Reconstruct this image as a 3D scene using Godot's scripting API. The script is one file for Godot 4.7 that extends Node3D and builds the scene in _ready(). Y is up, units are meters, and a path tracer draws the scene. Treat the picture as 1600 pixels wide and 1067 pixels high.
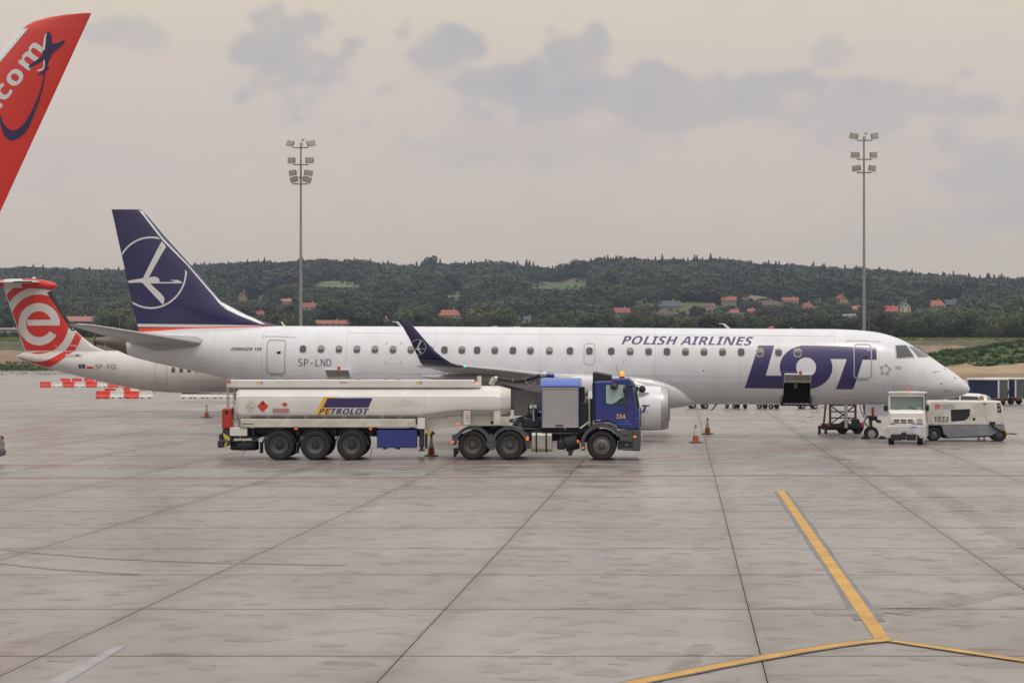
extends Node3D

# A pixel of the 1600 px wide photograph and a distance in metres give a point in the world.
const FOCAL := 3050.0
const EYE := 3.65
const HORIZON := 552.0
var M := {}
var used_names := {}
var rng := RandomNumberGenerator.new()
var skyline := FastNoiseLite.new()
var lumps := FastNoiseLite.new()


class MB:
	# Collects triangles; outward faces are given counter-clockwise and stored the way Godot wants them.
	var v := PackedVector3Array()
	var n := PackedVector3Array()
	var c := PackedColorArray()
	var col := Color.WHITE
	var coloured := false

	func tint(x: Color) -> void:
		col = x
		coloured = true

	func put(a: Vector3, b: Vector3, d: Vector3, na: Vector3, nb: Vector3, nd: Vector3) -> void:
		if (b - a).cross(d - a).dot(na + nb + nd) > 0.0:
			v.append(a); v.append(d); v.append(b)
			n.append(na); n.append(nd); n.append(nb)
		else:
			v.append(a); v.append(b); v.append(d)
			n.append(na); n.append(nb); n.append(nd)
		if coloured:
			c.append(col); c.append(col); c.append(col)

	func tri(a: Vector3, b: Vector3, d: Vector3) -> void:
		var m := (b - a).cross(d - a)
		if m.length_squared() < 1e-16:
			return
		m = m.normalized()
		put(a, b, d, m, m, m)

	func quad(a: Vector3, b: Vector3, d: Vector3, e: Vector3) -> void:
		tri(a, b, d)
		tri(a, d, e)

	func face(a: Vector3, b: Vector3, d: Vector3, e: Vector3, inside: Vector3) -> void:
		var m := (b - a).cross(d - a)
		if m.dot((a + d) * 0.5 - inside) < 0.0:
			quad(e, d, b, a)
		else:
			quad(a, b, d, e)

	func box(at: Vector3, size: Vector3, bevel := 0.0, turn := Basis()) -> void:
		var h := size * 0.5
		var bv: float = minf(bevel, minf(h.x, minf(h.y, h.z)) * 0.98)
		for k in 3:
			var l := (k + 1) % 3
			var m := (k + 2) % 3
			for sg in [-1.0, 1.0]:
				var q := []
				for e in [[-1, -1], [1, -1], [1, 1], [-1, 1]]:
					var p := Vector3()
					p[k] = sg * h[k]
					p[l] = e[0] * (h[l] - bv)
					p[m] = e[1] * (h[m] - bv)
					q.append(at + turn * p)
				face(q[0], q[1], q[2], q[3], at)
			if bv > 0.0:
				for s1 in [-1.0, 1.0]:
					for s2 in [-1.0, 1.0]:
						var q := []
						for e in [[0, -1], [0, 1], [1, 1], [1, -1]]:
							var p := Vector3()
							p[k] = s1 * (h[k] - (bv if e[0] == 1 else 0.0))
							p[l] = s2 * (h[l] - (0.0 if e[0] == 1 else bv))
							p[m] = e[1] * (h[m] - bv)
							q.append(at + turn * p)
						face(q[0], q[1], q[2], q[3], at)
		if bv > 0.0:
			for a in [-1.0, 1.0]:
				for b in [-1.0, 1.0]:
					for d in [-1.0, 1.0]:
						var x := at + turn * Vector3(a * h.x, b * (h.y - bv), d * (h.z - bv))
						var y := at + turn * Vector3(a * (h.x - bv), b * h.y, d * (h.z - bv))
						var z := at + turn * Vector3(a * (h.x - bv), b * (h.y - bv), d * h.z)
						face(x, y, z, z, at)

	func prism(outline: PackedVector2Array, z0: float, z1: float, xf := Transform3D(), bevel := 0.0) -> void:
		# an outline in x and y, drawn out along z; the z1 side gets the bevel
		var p := outline.duplicate()
		if Geometry2D.is_polygon_clockwise(p):
			p.reverse()
		var k := p.size()
		var q := PackedVector2Array()
		for i in k:
			var e0 := (p[i] - p[(i + k - 1) % k]).normalized()
			var e1 := (p[(i + 1) % k] - p[i]).normalized()
			var m := Vector2(-e0.y, e0.x) + Vector2(-e1.y, e1.x)
			q.append(p[i] + m * (bevel / maxf(0.4, m.length_squared() * 0.5)))
		var zb := z1 - bevel * signf(z1 - z0)
		var up := signf(z1 - z0)
		for i in k:
			var j := (i + 1) % k
			var ring := [[p[i], p[j], z0, zb]]
			var a := xf * Vector3(p[i].x, p[i].y, z0)
			var b := xf * Vector3(p[j].x, p[j].y, z0)
			var d := xf * Vector3(p[j].x, p[j].y, zb)
			var e := xf * Vector3(p[i].x, p[i].y, zb)
			if up > 0: quad(a, b, d, e)
			else: quad(e, d, b, a)
			if bevel > 0.0:
				var f := xf * Vector3(q[j].x, q[j].y, z1)
				var g := xf * Vector3(q[i].x, q[i].y, z1)
				if up > 0: quad(e, d, f, g)
				else: quad(g, f, d, e)
		var t := Geometry2D.triangulate_polygon(p)
		for i in range(0, t.size(), 3):
			for side in [[p, z0, -up], [q, z1, up]]:
				var nn: Vector3 = (xf.basis * Vector3(0, 0, side[2])).normalized()
				var o := []
				for m in 3:
					o.append(xf * Vector3(side[0][t[i + m]].x, side[0][t[i + m]].y, side[1]))
				put(o[0], o[1], o[2], nn, nn, nn)

	func loft(rings: Array, cap0 := true, cap1 := true, closed := true) -> void:
		# smooth skin through rings of equal length
		var k: int = rings[0].size()
		var norm := []
		var mids := []
		for r in rings:
			var m := Vector3()
			for p in r:
				m += p
			mids.append(m / k)
		for i in rings.size():
			var row := PackedVector3Array()
			for j in k:
				var a: Vector3 = rings[i][(j + 1) % k] if closed or j < k - 1 else rings[i][j]
				var b: Vector3 = rings[i][(j + k - 1) % k] if closed or j > 0 else rings[i][j]
				var d: Vector3 = rings[mini(i + 1, rings.size() - 1)][j]
				var e: Vector3 = rings[maxi(i - 1, 0)][j]
				var m := (a - b).cross(d - e)
				if m.length_squared() < 1e-18:
					m = rings[i][j] - mids[i]
					if m.length_squared() < 1e-12:
						m = mids[i] - mids[1 if i == 0 else i - 1]
				m = m.normalized()
				if m.dot(rings[i][j] - mids[i]) < -1e-7:
					m = -m
				row.append(m)
			norm.append(row)
		for i in rings.size() - 1:
			for j in (k if closed else k - 1):
				var l := (j + 1) % k
				var a: Vector3 = rings[i][j]
				var b: Vector3 = rings[i][l]
				var d: Vector3 = rings[i + 1][l]
				var e: Vector3 = rings[i + 1][j]
				if not a.is_equal_approx(b):
					put(a, b, d, norm[i][j], norm[i][l], norm[i + 1][l])
				if not d.is_equal_approx(e):
					put(a, d, e, norm[i][j], norm[i + 1][l], norm[i + 1][j])
		for cap in [[cap0, 0, 1], [cap1, rings.size() - 1, rings.size() - 2]]:
			if cap[0]:
				var m: Vector3 = (mids[cap[1]] - mids[cap[2]]).normalized()
				for j in k:
					put(mids[cap[1]], rings[cap[1]][j], rings[cap[1]][(j + 1) % k], m, m, m)

	func tube(path: Array, r: float, sides := 8, r1 := -1.0) -> void:
		var rings := []
		var up := Vector3(0.31, 0.87, 0.21)
		for i in path.size():
			var a: Vector3 = path[maxi(i - 1, 0)]
			var b: Vector3 = path[mini(i + 1, path.size() - 1)]
			var d := (b - a).normalized()
			if absf(d.dot(up)) > 0.95:
				up = Vector3(0.9, 0.1, 0.3)
			var x := d.cross(up).normalized()
			up = x.cross(d).normalized()
			var rr := r if r1 < 0.0 else lerpf(r, r1, float(i) / (path.size() - 1))
			var ring := PackedVector3Array()
			for j in sides:
				var t := TAU * j / sides
				ring.append(path[i] + (x * cos(t) + up * sin(t)) * rr)
			rings.append(ring)
		loft(rings)

	func lathe(profile: Array, at: Vector3, axis: Vector3, sides := 24, smooth := false) -> void:
		# profile of Vector2(along the axis, radius)
		var d := axis.normalized()
		var x := d.cross(Vector3(0, 0, 1) if absf(d.z) < 0.9 else Vector3(0, 1, 0)).normalized()
		var y := d.cross(x)
		var seg := []
		for i in profile.size() - 1:
			var e: Vector2 = profile[i + 1] - profile[i]
			seg.append(Vector2(-e.y, e.x).normalized())
		for i in profile.size() - 1:
			var p: Vector2 = profile[i]
			var q: Vector2 = profile[i + 1]
			var np: Vector2 = seg[i]
			var nq: Vector2 = seg[i]
			if smooth:
				np = (seg[maxi(i - 1, 0)] + seg[i]).normalized()
				nq = (seg[mini(i + 1, seg.size() - 1)] + seg[i]).normalized()
			for j in sides:
				var t0 := TAU * j / sides
				var t1 := TAU * (j + 1) / sides
				var r0 := x * cos(t0) + y * sin(t0)
				var r1 := x * cos(t1) + y * sin(t1)
				var a := at + d * p.x + r0 * p.y
				var b := at + d * p.x + r1 * p.y
				var e := at + d * q.x + r1 * q.y
				var f := at + d * q.x + r0 * q.y
				if p.y > 1e-6:
					put(a, b, e, d * np.x + r0 * np.y, d * np.x + r1 * np.y, d * nq.x + r1 * nq.y)
				if q.y > 1e-6:
					put(a, e, f, d * np.x + r0 * np.y, d * nq.x + r1 * nq.y, d * nq.x + r0 * nq.y)

	func flat(tris: PackedVector2Array, xf: Transform3D) -> void:
		# flat print: triangles in x and y laid on the plane of xf, facing its z
		var m := xf.basis.z.normalized()
		for i in range(0, tris.size(), 3):
			put(xf * Vector3(tris[i].x, tris[i].y, 0), xf * Vector3(tris[i + 1].x, tris[i + 1].y, 0), xf * Vector3(tris[i + 2].x, tris[i + 2].y, 0), m, m, m)

	func mesh() -> ArrayMesh:
		var a := []
		a.resize(Mesh.ARRAY_MAX)
		a[Mesh.ARRAY_VERTEX] = v
		a[Mesh.ARRAY_NORMAL] = n
		if coloured:
			a[Mesh.ARRAY_COLOR] = c
		var m := ArrayMesh.new()
		m.add_surface_from_arrays(Mesh.PRIMITIVE_TRIANGLES, a)
		return m


class Hull:
	# A body of round sections along s (metres behind the nose): rows of [s, top, bottom, half width].
	var rows := []
	var origin := 18.0
	var waist := 0.5      # where the section is widest, from its bottom up

	func at(s: float) -> Array:
		var i := 0
		while i < rows.size() - 2 and rows[i + 1][0] < s:
			i += 1
		var a: Array = rows[i]
		var b: Array = rows[i + 1]
		var before: Array = rows[maxi(i - 1, 0)]
		var after: Array = rows[mini(i + 2, rows.size() - 1)]
		var t := clampf((s - a[0]) / (b[0] - a[0]), 0.0, 1.0)
		var out := []
		for k in [1, 2, 3]:
			out.append(cubic_interpolate_in_time(a[k], b[k], before[k], after[k], t, b[0] - a[0], before[0] - a[0], after[0] - a[0]) if i > 0 else lerpf(a[k], b[k], t))
		return out

	func cubic_interpolate_in_time(a: float, b: float, before: float, after: float, t: float, tb: float, tp: float, tn: float) -> float:
		var slope := (b - a) / tb
		var s0 := 0.0 if is_zero_approx(tp) else (a - before) / (-tp)
		var s1 := 0.0 if is_equal_approx(tn, tb) else (after - b) / (tn - tb)
		var m0 := 0.0 if s0 * slope <= 0.0 else (s0 + slope) * 0.5
		var m1 := 0.0 if s1 * slope <= 0.0 else (s1 + slope) * 0.5
		m0 = signf(m0) * minf(absf(m0), 3.0 * absf(slope))
		m1 = signf(m1) * minf(absf(m1), 3.0 * absf(slope))
		var t2 := t * t
		var t3 := t2 * t
		return a * (2 * t3 - 3 * t2 + 1) + b * (3 * t2 - 2 * t3) + m0 * tb * (t3 - 2 * t2 + t) + m1 * tb * (t3 - t2)

	func mid(r: Array) -> float:
		return lerpf(r[1], r[0], waist)

	func point(s: float, t: float) -> Vector3:
		var r := at(s)
		var yc := mid(r)
		var up := sin(t)
		return Vector3(origin - s, yc + up * ((r[0] - yc) if up > 0.0 else (yc - r[1])), cos(t) * r[2])

	func wide(s: float, y: float) -> float:
		var r := at(s)
		var yc := mid(r)
		var h: float = (r[0] - yc) if y > yc else (yc - r[1])
		var q := (y - yc) / maxf(h, 0.001)
		return r[2] * sqrt(maxf(0.0, 1.0 - q * q))

	func on(s: float, y: float, off := 0.0) -> Array:
		var e := 0.02
		var w := wide(s, y)
		var dx := -(wide(s + e, y) - wide(s - e, y)) / (2.0 * e)
		var dy := (wide(s, y + e) - wide(s, y - e)) / (2.0 * e)
		var m := Vector3(-dx, -dy, 1.0).normalized()
		return [Vector3(origin - s, y, w) + m * off, m]


class Blade:
	# A fin: sections of [height, leading edge, trailing edge, half thickness], symmetrical about z = 0.
	var rows := []
	var origin := 18.0

	func at(y: float) -> Array:
		var i := 0
		while i < rows.size() - 2 and rows[i + 1][0] < y:
			i += 1
		var t := clampf((y - rows[i][0]) / (rows[i + 1][0] - rows[i][0]), 0.0, 1.0)
		var o := []
		for k in [1, 2, 3]:
			o.append(lerpf(rows[i][k], rows[i + 1][k], t))
		return o

	static func shape(x: float) -> float:
		x = clampf(x, 0.0, 1.0)
		return (1.4845 * sqrt(x) - 0.63 * x - 1.758 * x * x + 1.4215 * x * x * x - 0.5075 * x * x * x * x) * 2.0 + 0.02 * x

	func wide(s: float, y: float) -> float:
		var r := at(y)
		return r[2] * shape((s - r[0]) / (r[1] - r[0]))

	func on(s: float, y: float, off := 0.0) -> Array:
		var e := 0.02
		var dx := -(wide(s + e, y) - wide(s - e, y)) / (2.0 * e)
		var dy := (wide(s, y + e) - wide(s, y - e)) / (2.0 * e)
		var m := Vector3(-dx, -dy, 1.0).normalized()
		return [Vector3(origin - s, y, wide(s, y)) + m * off, m]

	func skin(b: MB) -> void:
		var rings := []
		for i in rows.size():
			for e in (5 if i < rows.size() - 1 else 1):
				var y: float = lerpf(rows[i][0], rows[mini(i + 1, rows.size() - 1)][0], e / 5.0)
				var r := at(y)
				var ring := PackedVector3Array()
				for k in 81:
					var t := absf(k - 40) / 40.0
					ring.append(Vector3(origin - lerpf(r[0], r[1], t * t), y, r[2] * shape(t * t) * (1.0 if k >= 40 else -1.0)))
				rings.append(ring)
		b.loft(rings)


func P(u: float, v: float, z: float) -> Vector3:
	return Vector3((u - 800.0) * z / FOCAL, EYE - (v - HORIZON) * z / FOCAL, -z)


func ground_at(u: float, v: float, y := 0.0) -> Vector3:
	var p := P(u, v, FOCAL * (EYE - y) / (v - HORIZON))
	p.y = y
	return p


func unique_name(parent: Node, called: String) -> String:
	var key := str(parent.get_instance_id()) + called
	var k: int = used_names.get(key, 0)
	used_names[key] = k + 1
	return called if k == 0 else "%s_%03d" % [called, k]


func thing(called: String, label: String, category: String, at := Vector3(), turn := 0.0, group := "") -> Node3D:
	var o := Node3D.new()
	o.name = unique_name(self, called)
	add_child(o, true)
	o.position = at
	o.rotation.y = turn
	o.set_meta("label", label)
	o.set_meta("category", category)
	if group:
		o.set_meta("group", group)
	return o


func part(called: String, b: MB, material: Material, parent: Node, label := "", stuff := false) -> MeshInstance3D:
	return part_mesh(called, b.mesh(), material, parent, label, stuff)


func part_mesh(called: String, m: Mesh, material: Material, parent: Node, label := "", stuff := false) -> MeshInstance3D:
	var o := MeshInstance3D.new()
	o.name = unique_name(parent, called)
	o.mesh = m
	o.material_override = material
	parent.add_child(o, true)
	if label:
		o.set_meta("label", label)
	if stuff:
		o.set_meta("kind", "stuff")
	return o


func structure(called: String, b: MB, material: Material) -> MeshInstance3D:
	var o := part(called, b, material, self)
	o.set_meta("kind", "structure")
	return o


func copy_of(o: Node3D, label: String, at: Vector3, turn: float) -> Node3D:
	var base: String = o.name
	var c: Node3D = o.duplicate()
	c.name = unique_name(self, base)
	add_child(c, true)
	c.position = at
	c.rotation.y = turn
	c.set_meta("label", label)
	return c


# ---------------------------------------------------------------- flat shapes and print

func poly(a: Array) -> PackedVector2Array:
	var p := PackedVector2Array()
	for i in range(0, a.size(), 2):
		p.append(Vector2(a[i], a[i + 1]))
	return p


func rounded(x0: float, y0: float, x1: float, y1: float, r: float, steps := 5) -> PackedVector2Array:
	var p := PackedVector2Array()
	for q in [[x1 - r, y1 - r, 0.0], [x0 + r, y1 - r, 0.25], [x0 + r, y0 + r, 0.5], [x1 - r, y0 + r, 0.75]]:
		for i in steps + 1:
			var t: float = TAU * (q[2] + 0.25 * i / steps)
			p.append(Vector2(q[0] + cos(t) * r, q[1] + sin(t) * r))
	return p


func disc(x: float, y: float, rx: float, ry := -1.0, k := 32) -> PackedVector2Array:
	var p := PackedVector2Array()
	for i in k:
		p.append(Vector2(x + cos(TAU * i / k) * rx, y + sin(TAU * i / k) * (rx if ry < 0.0 else ry)))
	return p


func fill(outline: PackedVector2Array) -> PackedVector2Array:
	var o := PackedVector2Array()
	for i in Geometry2D.triangulate_polygon(outline):
		o.append(outline[i])
	return o


func ring(outer: PackedVector2Array, inner: PackedVector2Array) -> PackedVector2Array:
	var o := PackedVector2Array()
	var k := outer.size()
	for i in k:
		var j := (i + 1) % k
		for p in [outer[i], outer[j], inner[j], outer[i], inner[j], inner[i]]:
			o.append(p)
	return o


func clip_tris(tris: PackedVector2Array, to: PackedVector2Array) -> PackedVector2Array:
	var o := PackedVector2Array()
	for i in range(0, tris.size(), 3):
		for q in Geometry2D.intersect_polygons(tris.slice(i, i + 3), to):
			o.append_array(fill(q))
	return o


func cut_tris(tris: PackedVector2Array, away: PackedVector2Array) -> PackedVector2Array:
	var o := PackedVector2Array()
	for i in range(0, tris.size(), 3):
		for q in Geometry2D.clip_polygons(tris.slice(i, i + 3), away):
			if q.size() > 2:
				o.append_array(fill(q))
	return o


func letters(text: String, x0: float, y0: float, x1: float, y1: float, slant := 0.0, bold := true, mono := false) -> PackedVector2Array:
	# the words as triangles, stretched to fill the frame; x1 may lie left of x0
	var font := SystemFont.new()
	font.font_names = PackedStringArray(["Droid Sans Mono" if mono else "Droid Sans"])
	font.font_weight = 700 if bold else 400
	var t := TextMesh.new()
	t.text = text
	t.font = font
	t.font_size = 64
	t.depth = 0.0
	t.curve_step = 2.0
	var a := t.get_mesh_arrays()
	var v: PackedVector3Array = a[Mesh.ARRAY_VERTEX]
	var index: PackedInt32Array = a[Mesh.ARRAY_INDEX] if a[Mesh.ARRAY_INDEX] != null else PackedInt32Array(range(v.size()))
	var lo := Vector2(1e9, 1e9)
	var hi := -lo
	for p in v:
		lo = lo.min(Vector2(p.x, p.y))
		hi = hi.max(Vector2(p.x, p.y))
	var o := PackedVector2Array()
	for i in index:
		var q := (Vector2(v[i].x, v[i].y) - lo) / (hi - lo)
		o.append(Vector2(lerpf(x0, x1, q.x) + slant * (q.y - 0.5) * signf(x1 - x0), lerpf(y0, y1, q.y)))
	return o


func mapped(tris: PackedVector2Array, x: float, y: float, turn: float, scale := 1.0) -> PackedVector2Array:
	var o := PackedVector2Array()
	for p in tris:
		o.append(p.rotated(turn) * scale + Vector2(x, y))
	return o


func half_plane(p: PackedVector2Array, axis: int, limit: float, keep_more: bool) -> PackedVector2Array:
	var o := PackedVector2Array()
	for i in p.size():
		var a := p[i]
		var b := p[(i + 1) % p.size()]
		var ia := a[axis] >= limit if keep_more else a[axis] <= limit
		var ib := b[axis] >= limit if keep_more else b[axis] <= limit
		if ia:
			o.append(a)
		if ia != ib:
			o.append(a.lerp(b, (limit - a[axis]) / (b[axis] - a[axis])))
	return o


func lay_on(b: MB, tris: PackedVector2Array, skin, off := 0.004, step := Vector2(0.6, 0.11)) -> void:
	# lays flat shapes in (s, y) on a curved skin, cut fine enough to follow it
	for i in range(0, tris.size(), 3):
		var t := tris.slice(i, i + 3)
		var lo := t[0].min(t[1]).min(t[2])
		var hi := t[0].max(t[1]).max(t[2])
		for gx in range(floori(lo.x / step.x), floori(hi.x / step.x) + 1):
			var col := t
			if lo.x < gx * step.x: col = half_plane(col, 0, gx * step.x, true)
			if hi.x > (gx + 1) * step.x: col = half_plane(col, 0, (gx + 1) * step.x, false)
			if col.size() < 3: continue
			for gy in range(floori(lo.y / step.y), floori(hi.y / step.y) + 1):
				var q := half_plane(half_plane(col, 1, gy * step.y, true), 1, (gy + 1) * step.y, false)
				if q.size() < 3: continue
				var w := []
				for p in q:
					w.append(skin.on(p.x, p.y, off))
				for k in range(1, w.size() - 1):
					b.put(w[0][0], w[k][0], w[k + 1][0], w[0][1], w[k][1], w[k + 1][1])


func wrapped(called: String, tris: PackedVector2Array, skin, material: Material, parent: Node, off := 0.004, step := Vector2(0.6, 0.11)) -> MeshInstance3D:
	var b := MB.new()
	lay_on(b, tris, skin, off, step)
	return part(called, b, material, parent)


func line2(a: Array, width: float) -> PackedVector2Array:
	# a thin line through points, as triangles
	var o := PackedVector2Array()
	for i in range(0, a.size() - 2, 2):
		var p := Vector2(a[i], a[i + 1])
		var q := Vector2(a[i + 2], a[i + 3])
		var m := (q - p).normalized().orthogonal() * width * 0.5
		for x in [p - m, q - m, q + m, p - m, q + m, p + m]:
			o.append(x)
	return o


func printed(called: String, tris: PackedVector2Array, xf: Transform3D, material: Material, parent: Node) -> MeshInstance3D:
	var b := MB.new()
	b.flat(tris, xf)
	return part(called, b, material, parent)


# ---------------------------------------------------------------- materials

func noise_texture(seed_: int, frequency: float, low: float, high: float, octaves := 5, size := 512, warm := 0.0) -> NoiseTexture2D:
	var f := FastNoiseLite.new()
	f.seed = seed_
	f.noise_type = FastNoiseLite.TYPE_SIMPLEX_SMOOTH
	f.frequency = frequency
	f.fractal_octaves = octaves
	var t := NoiseTexture2D.new()
	t.width = size
	t.height = size
	t.seamless = true
	t.noise = f
	var g := Gradient.new()
	g.set_color(0, Color(low, low * (1.0 - warm), low * (1.0 - 2.0 * warm)))
	g.set_color(1, Color(high, high, high))
	t.color_ramp = g
	return t


func mat(r: float, g: float, b: float, rough := 0.5, metal := 0.0, coat := 0.0, dirt := "") -> StandardMaterial3D:
	var m := StandardMaterial3D.new()
	m.albedo_color = Color(r, g, b).linear_to_srgb()
	m.roughness = rough
	m.metallic = metal
	if coat > 0.0:
		m.clearcoat_enabled = true
		m.clearcoat = coat
		m.clearcoat_roughness = 0.12
	if dirt:
		m.albedo_texture = M[dirt]
		m.uv1_triplanar = true
		m.uv1_scale = Vector3.ONE * (0.13 if dirt == "dirt" else 0.33)
	return m


func glow(r: float, g: float, b: float, power: float) -> StandardMaterial3D:
	var m := mat(r, g, b, 0.3)
	m.emission_enabled = true
	m.emission = Color(r, g, b).linear_to_srgb()
	m.emission_energy_multiplier = power
	return m


func make_materials() -> void:
	M.dirt = noise_texture(3, 0.010, 0.925, 1.0, 5, 512, 0.012)
	M.grime = noise_texture(9, 0.008, 0.82, 1.0, 5, 512, 0.012)
	M.plane_white = mat(0.70, 0.72, 0.775, 0.3, 0.0, 0.5, "dirt")
	M.plane_grey = mat(0.42, 0.42, 0.44, 0.4, 0.0, 0.2, "dirt")
	M.panel_grey = mat(0.36, 0.36, 0.38, 0.4)
	M.seam = mat(0.38, 0.38, 0.39, 0.5)
	M.tail_blue = mat(0.023, 0.018, 0.098, 0.3, 0.0, 0.6, "dirt")
	M.logo_blue = mat(0.027, 0.021, 0.112, 0.35, 0.0, 0.4)
	M.cheat_red = mat(0.80, 0.075, 0.025, 0.35)
	M.ink = mat(0.012, 0.012, 0.014, 0.5)
	M.white_print = mat(0.62, 0.62, 0.63, 0.4)
	M.red_print = mat(0.5, 0.04, 0.03, 0.45)
	M.steel = mat(0.5, 0.5, 0.51, 0.32, 0.9, 0.0, "dirt")
	M.dark_steel = mat(0.10, 0.10, 0.105, 0.45, 0.5, 0.0, "grime")
	M.burnt = mat(0.21, 0.185, 0.16, 0.45, 0.7, 0.0, "grime")
	M.cabin_glass = mat(0.085, 0.08, 0.078, 0.12)
	M.blind = mat(0.26, 0.25, 0.235, 0.3)
	M.window_rim = mat(0.52, 0.52, 0.54, 0.4)
	M.flight_glass = mat(0.075, 0.08, 0.085, 0.06)
	M.flight_glass_green = mat(0.12, 0.16, 0.16, 0.06)
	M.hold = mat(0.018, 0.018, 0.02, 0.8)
	M.lining = mat(0.42, 0.41, 0.39, 0.6, 0.0, 0.0, "grime")
	M.rubber = mat(0.016, 0.016, 0.017, 0.75, 0.0, 0.0, "grime")
	M.black = mat(0.014, 0.014, 0.016, 0.5)
	M.chassis = mat(0.022, 0.023, 0.027, 0.6, 0.1, 0.0, "grime")
	M.truck_blue = mat(0.013, 0.026, 0.21, 0.28, 0.0, 0.7, "dirt")
	M.roof_blue = mat(0.08, 0.16, 0.55, 0.35, 0.0, 0.4, "dirt")
	M.tank_white = mat(0.71, 0.705, 0.69, 0.35, 0.0, 0.3, "dirt")
	M.tank_cream = mat(0.67, 0.66, 0.60, 0.45, 0.0, 0.1, "grime")
	M.plastic_grey = mat(0.085, 0.09, 0.10, 0.55, 0.0, 0.0, "grime")
	M.shutter = mat(0.42, 0.42, 0.43, 0.4, 0.35, 0.0, "dirt")
	M.alu = mat(0.55, 0.54, 0.5, 0.35, 0.85, 0.0, "dirt")
	M.rim_grey = mat(0.20, 0.195, 0.185, 0.45, 0.6, 0.0, "grime")
	M.hub_dark = mat(0.028, 0.032, 0.05, 0.5, 0.2)
	M.sign_red = mat(0.55, 0.04, 0.025, 0.45)
	M.box_red = mat(0.5, 0.035, 0.025, 0.4, 0.0, 0.0, "grime")
	M.yellow_print = mat(0.75, 0.42, 0.035, 0.45)
	M.hazard_yellow = mat(0.62, 0.50, 0.06, 0.55, 0.0, 0.0, "grime")
	M.amber_lamp = glow(0.9, 0.13, 0.012, 0.9)
	M.tug_white = mat(0.78, 0.77, 0.73, 0.38, 0.0, 0.3, "dirt")
	M.tug_grey = mat(0.66, 0.67, 0.70, 0.4, 0.0, 0.2, "grime")
	M.gpu_cream = mat(0.74, 0.725, 0.68, 0.45, 0.0, 0.1, "grime")
	M.gpu_grey = mat(0.26, 0.28, 0.32, 0.5, 0.0, 0.0, "grime")
	M.cone_orange = mat(0.42, 0.075, 0.03, 0.55, 0.0, 0.0, "grime")
	M.cone_white = mat(0.6, 0.6, 0.58, 0.5, 0.0, 0.0, "grime")
	M.barrier_red = mat(0.72, 0.05, 0.035, 0.45, 0.0, 0.0, "dirt")
	M.barrier_white = mat(0.66, 0.65, 0.62, 0.5, 0.0, 0.0, "dirt")
	M.jet_red = mat(0.62, 0.036, 0.026, 0.32, 0.0, 0.5, "dirt")
	M.e_red = mat(0.58, 0.022, 0.014, 0.4, 0.0, 0.15, "dirt")
	M.e_white = mat(0.62, 0.61, 0.6, 0.35, 0.0, 0.3, "dirt")
	M.pole = mat(0.30, 0.31, 0.34, 0.45, 0.5, 0.0, "dirt")
	M.lamp_body = mat(0.22, 0.21, 0.20, 0.5, 0.2)
	M.lamp_glass = mat(0.36, 0.34, 0.31, 0.15)
	M.dolly_navy = mat(0.012, 0.02, 0.075, 0.55, 0.0, 0.0, "grime")
	M.dolly_grey = mat(0.15, 0.15, 0.17, 0.5, 0.3, 0.0, "grime")
	M.steel_white = mat(0.66, 0.66, 0.67, 0.35, 0.2)
	M.car_silver = mat(0.2, 0.205, 0.22, 0.28, 0.7, 0.6, "dirt")
	M.skin = mat(0.38, 0.19, 0.13, 0.6)
	M.hair = mat(0.08, 0.05, 0.035, 0.8)
	M.hi_vis = mat(0.55, 0.68, 0.03, 0.6)
	M.trousers = mat(0.02, 0.025, 0.05, 0.8)
	M.green_lamp = glow(0.02, 0.75, 0.45, 1.6)
	M.red_lamp = mat(0.5, 0.04, 0.02, 0.25)
	var g := mat(0.55, 0.75, 0.7, 0.05)
	g.transparency = BaseMaterial3D.TRANSPARENCY_ALPHA
	g.albedo_color.a = 0.16
	M.pane = g


# ---------------------------------------------------------------- sky and light

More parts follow.
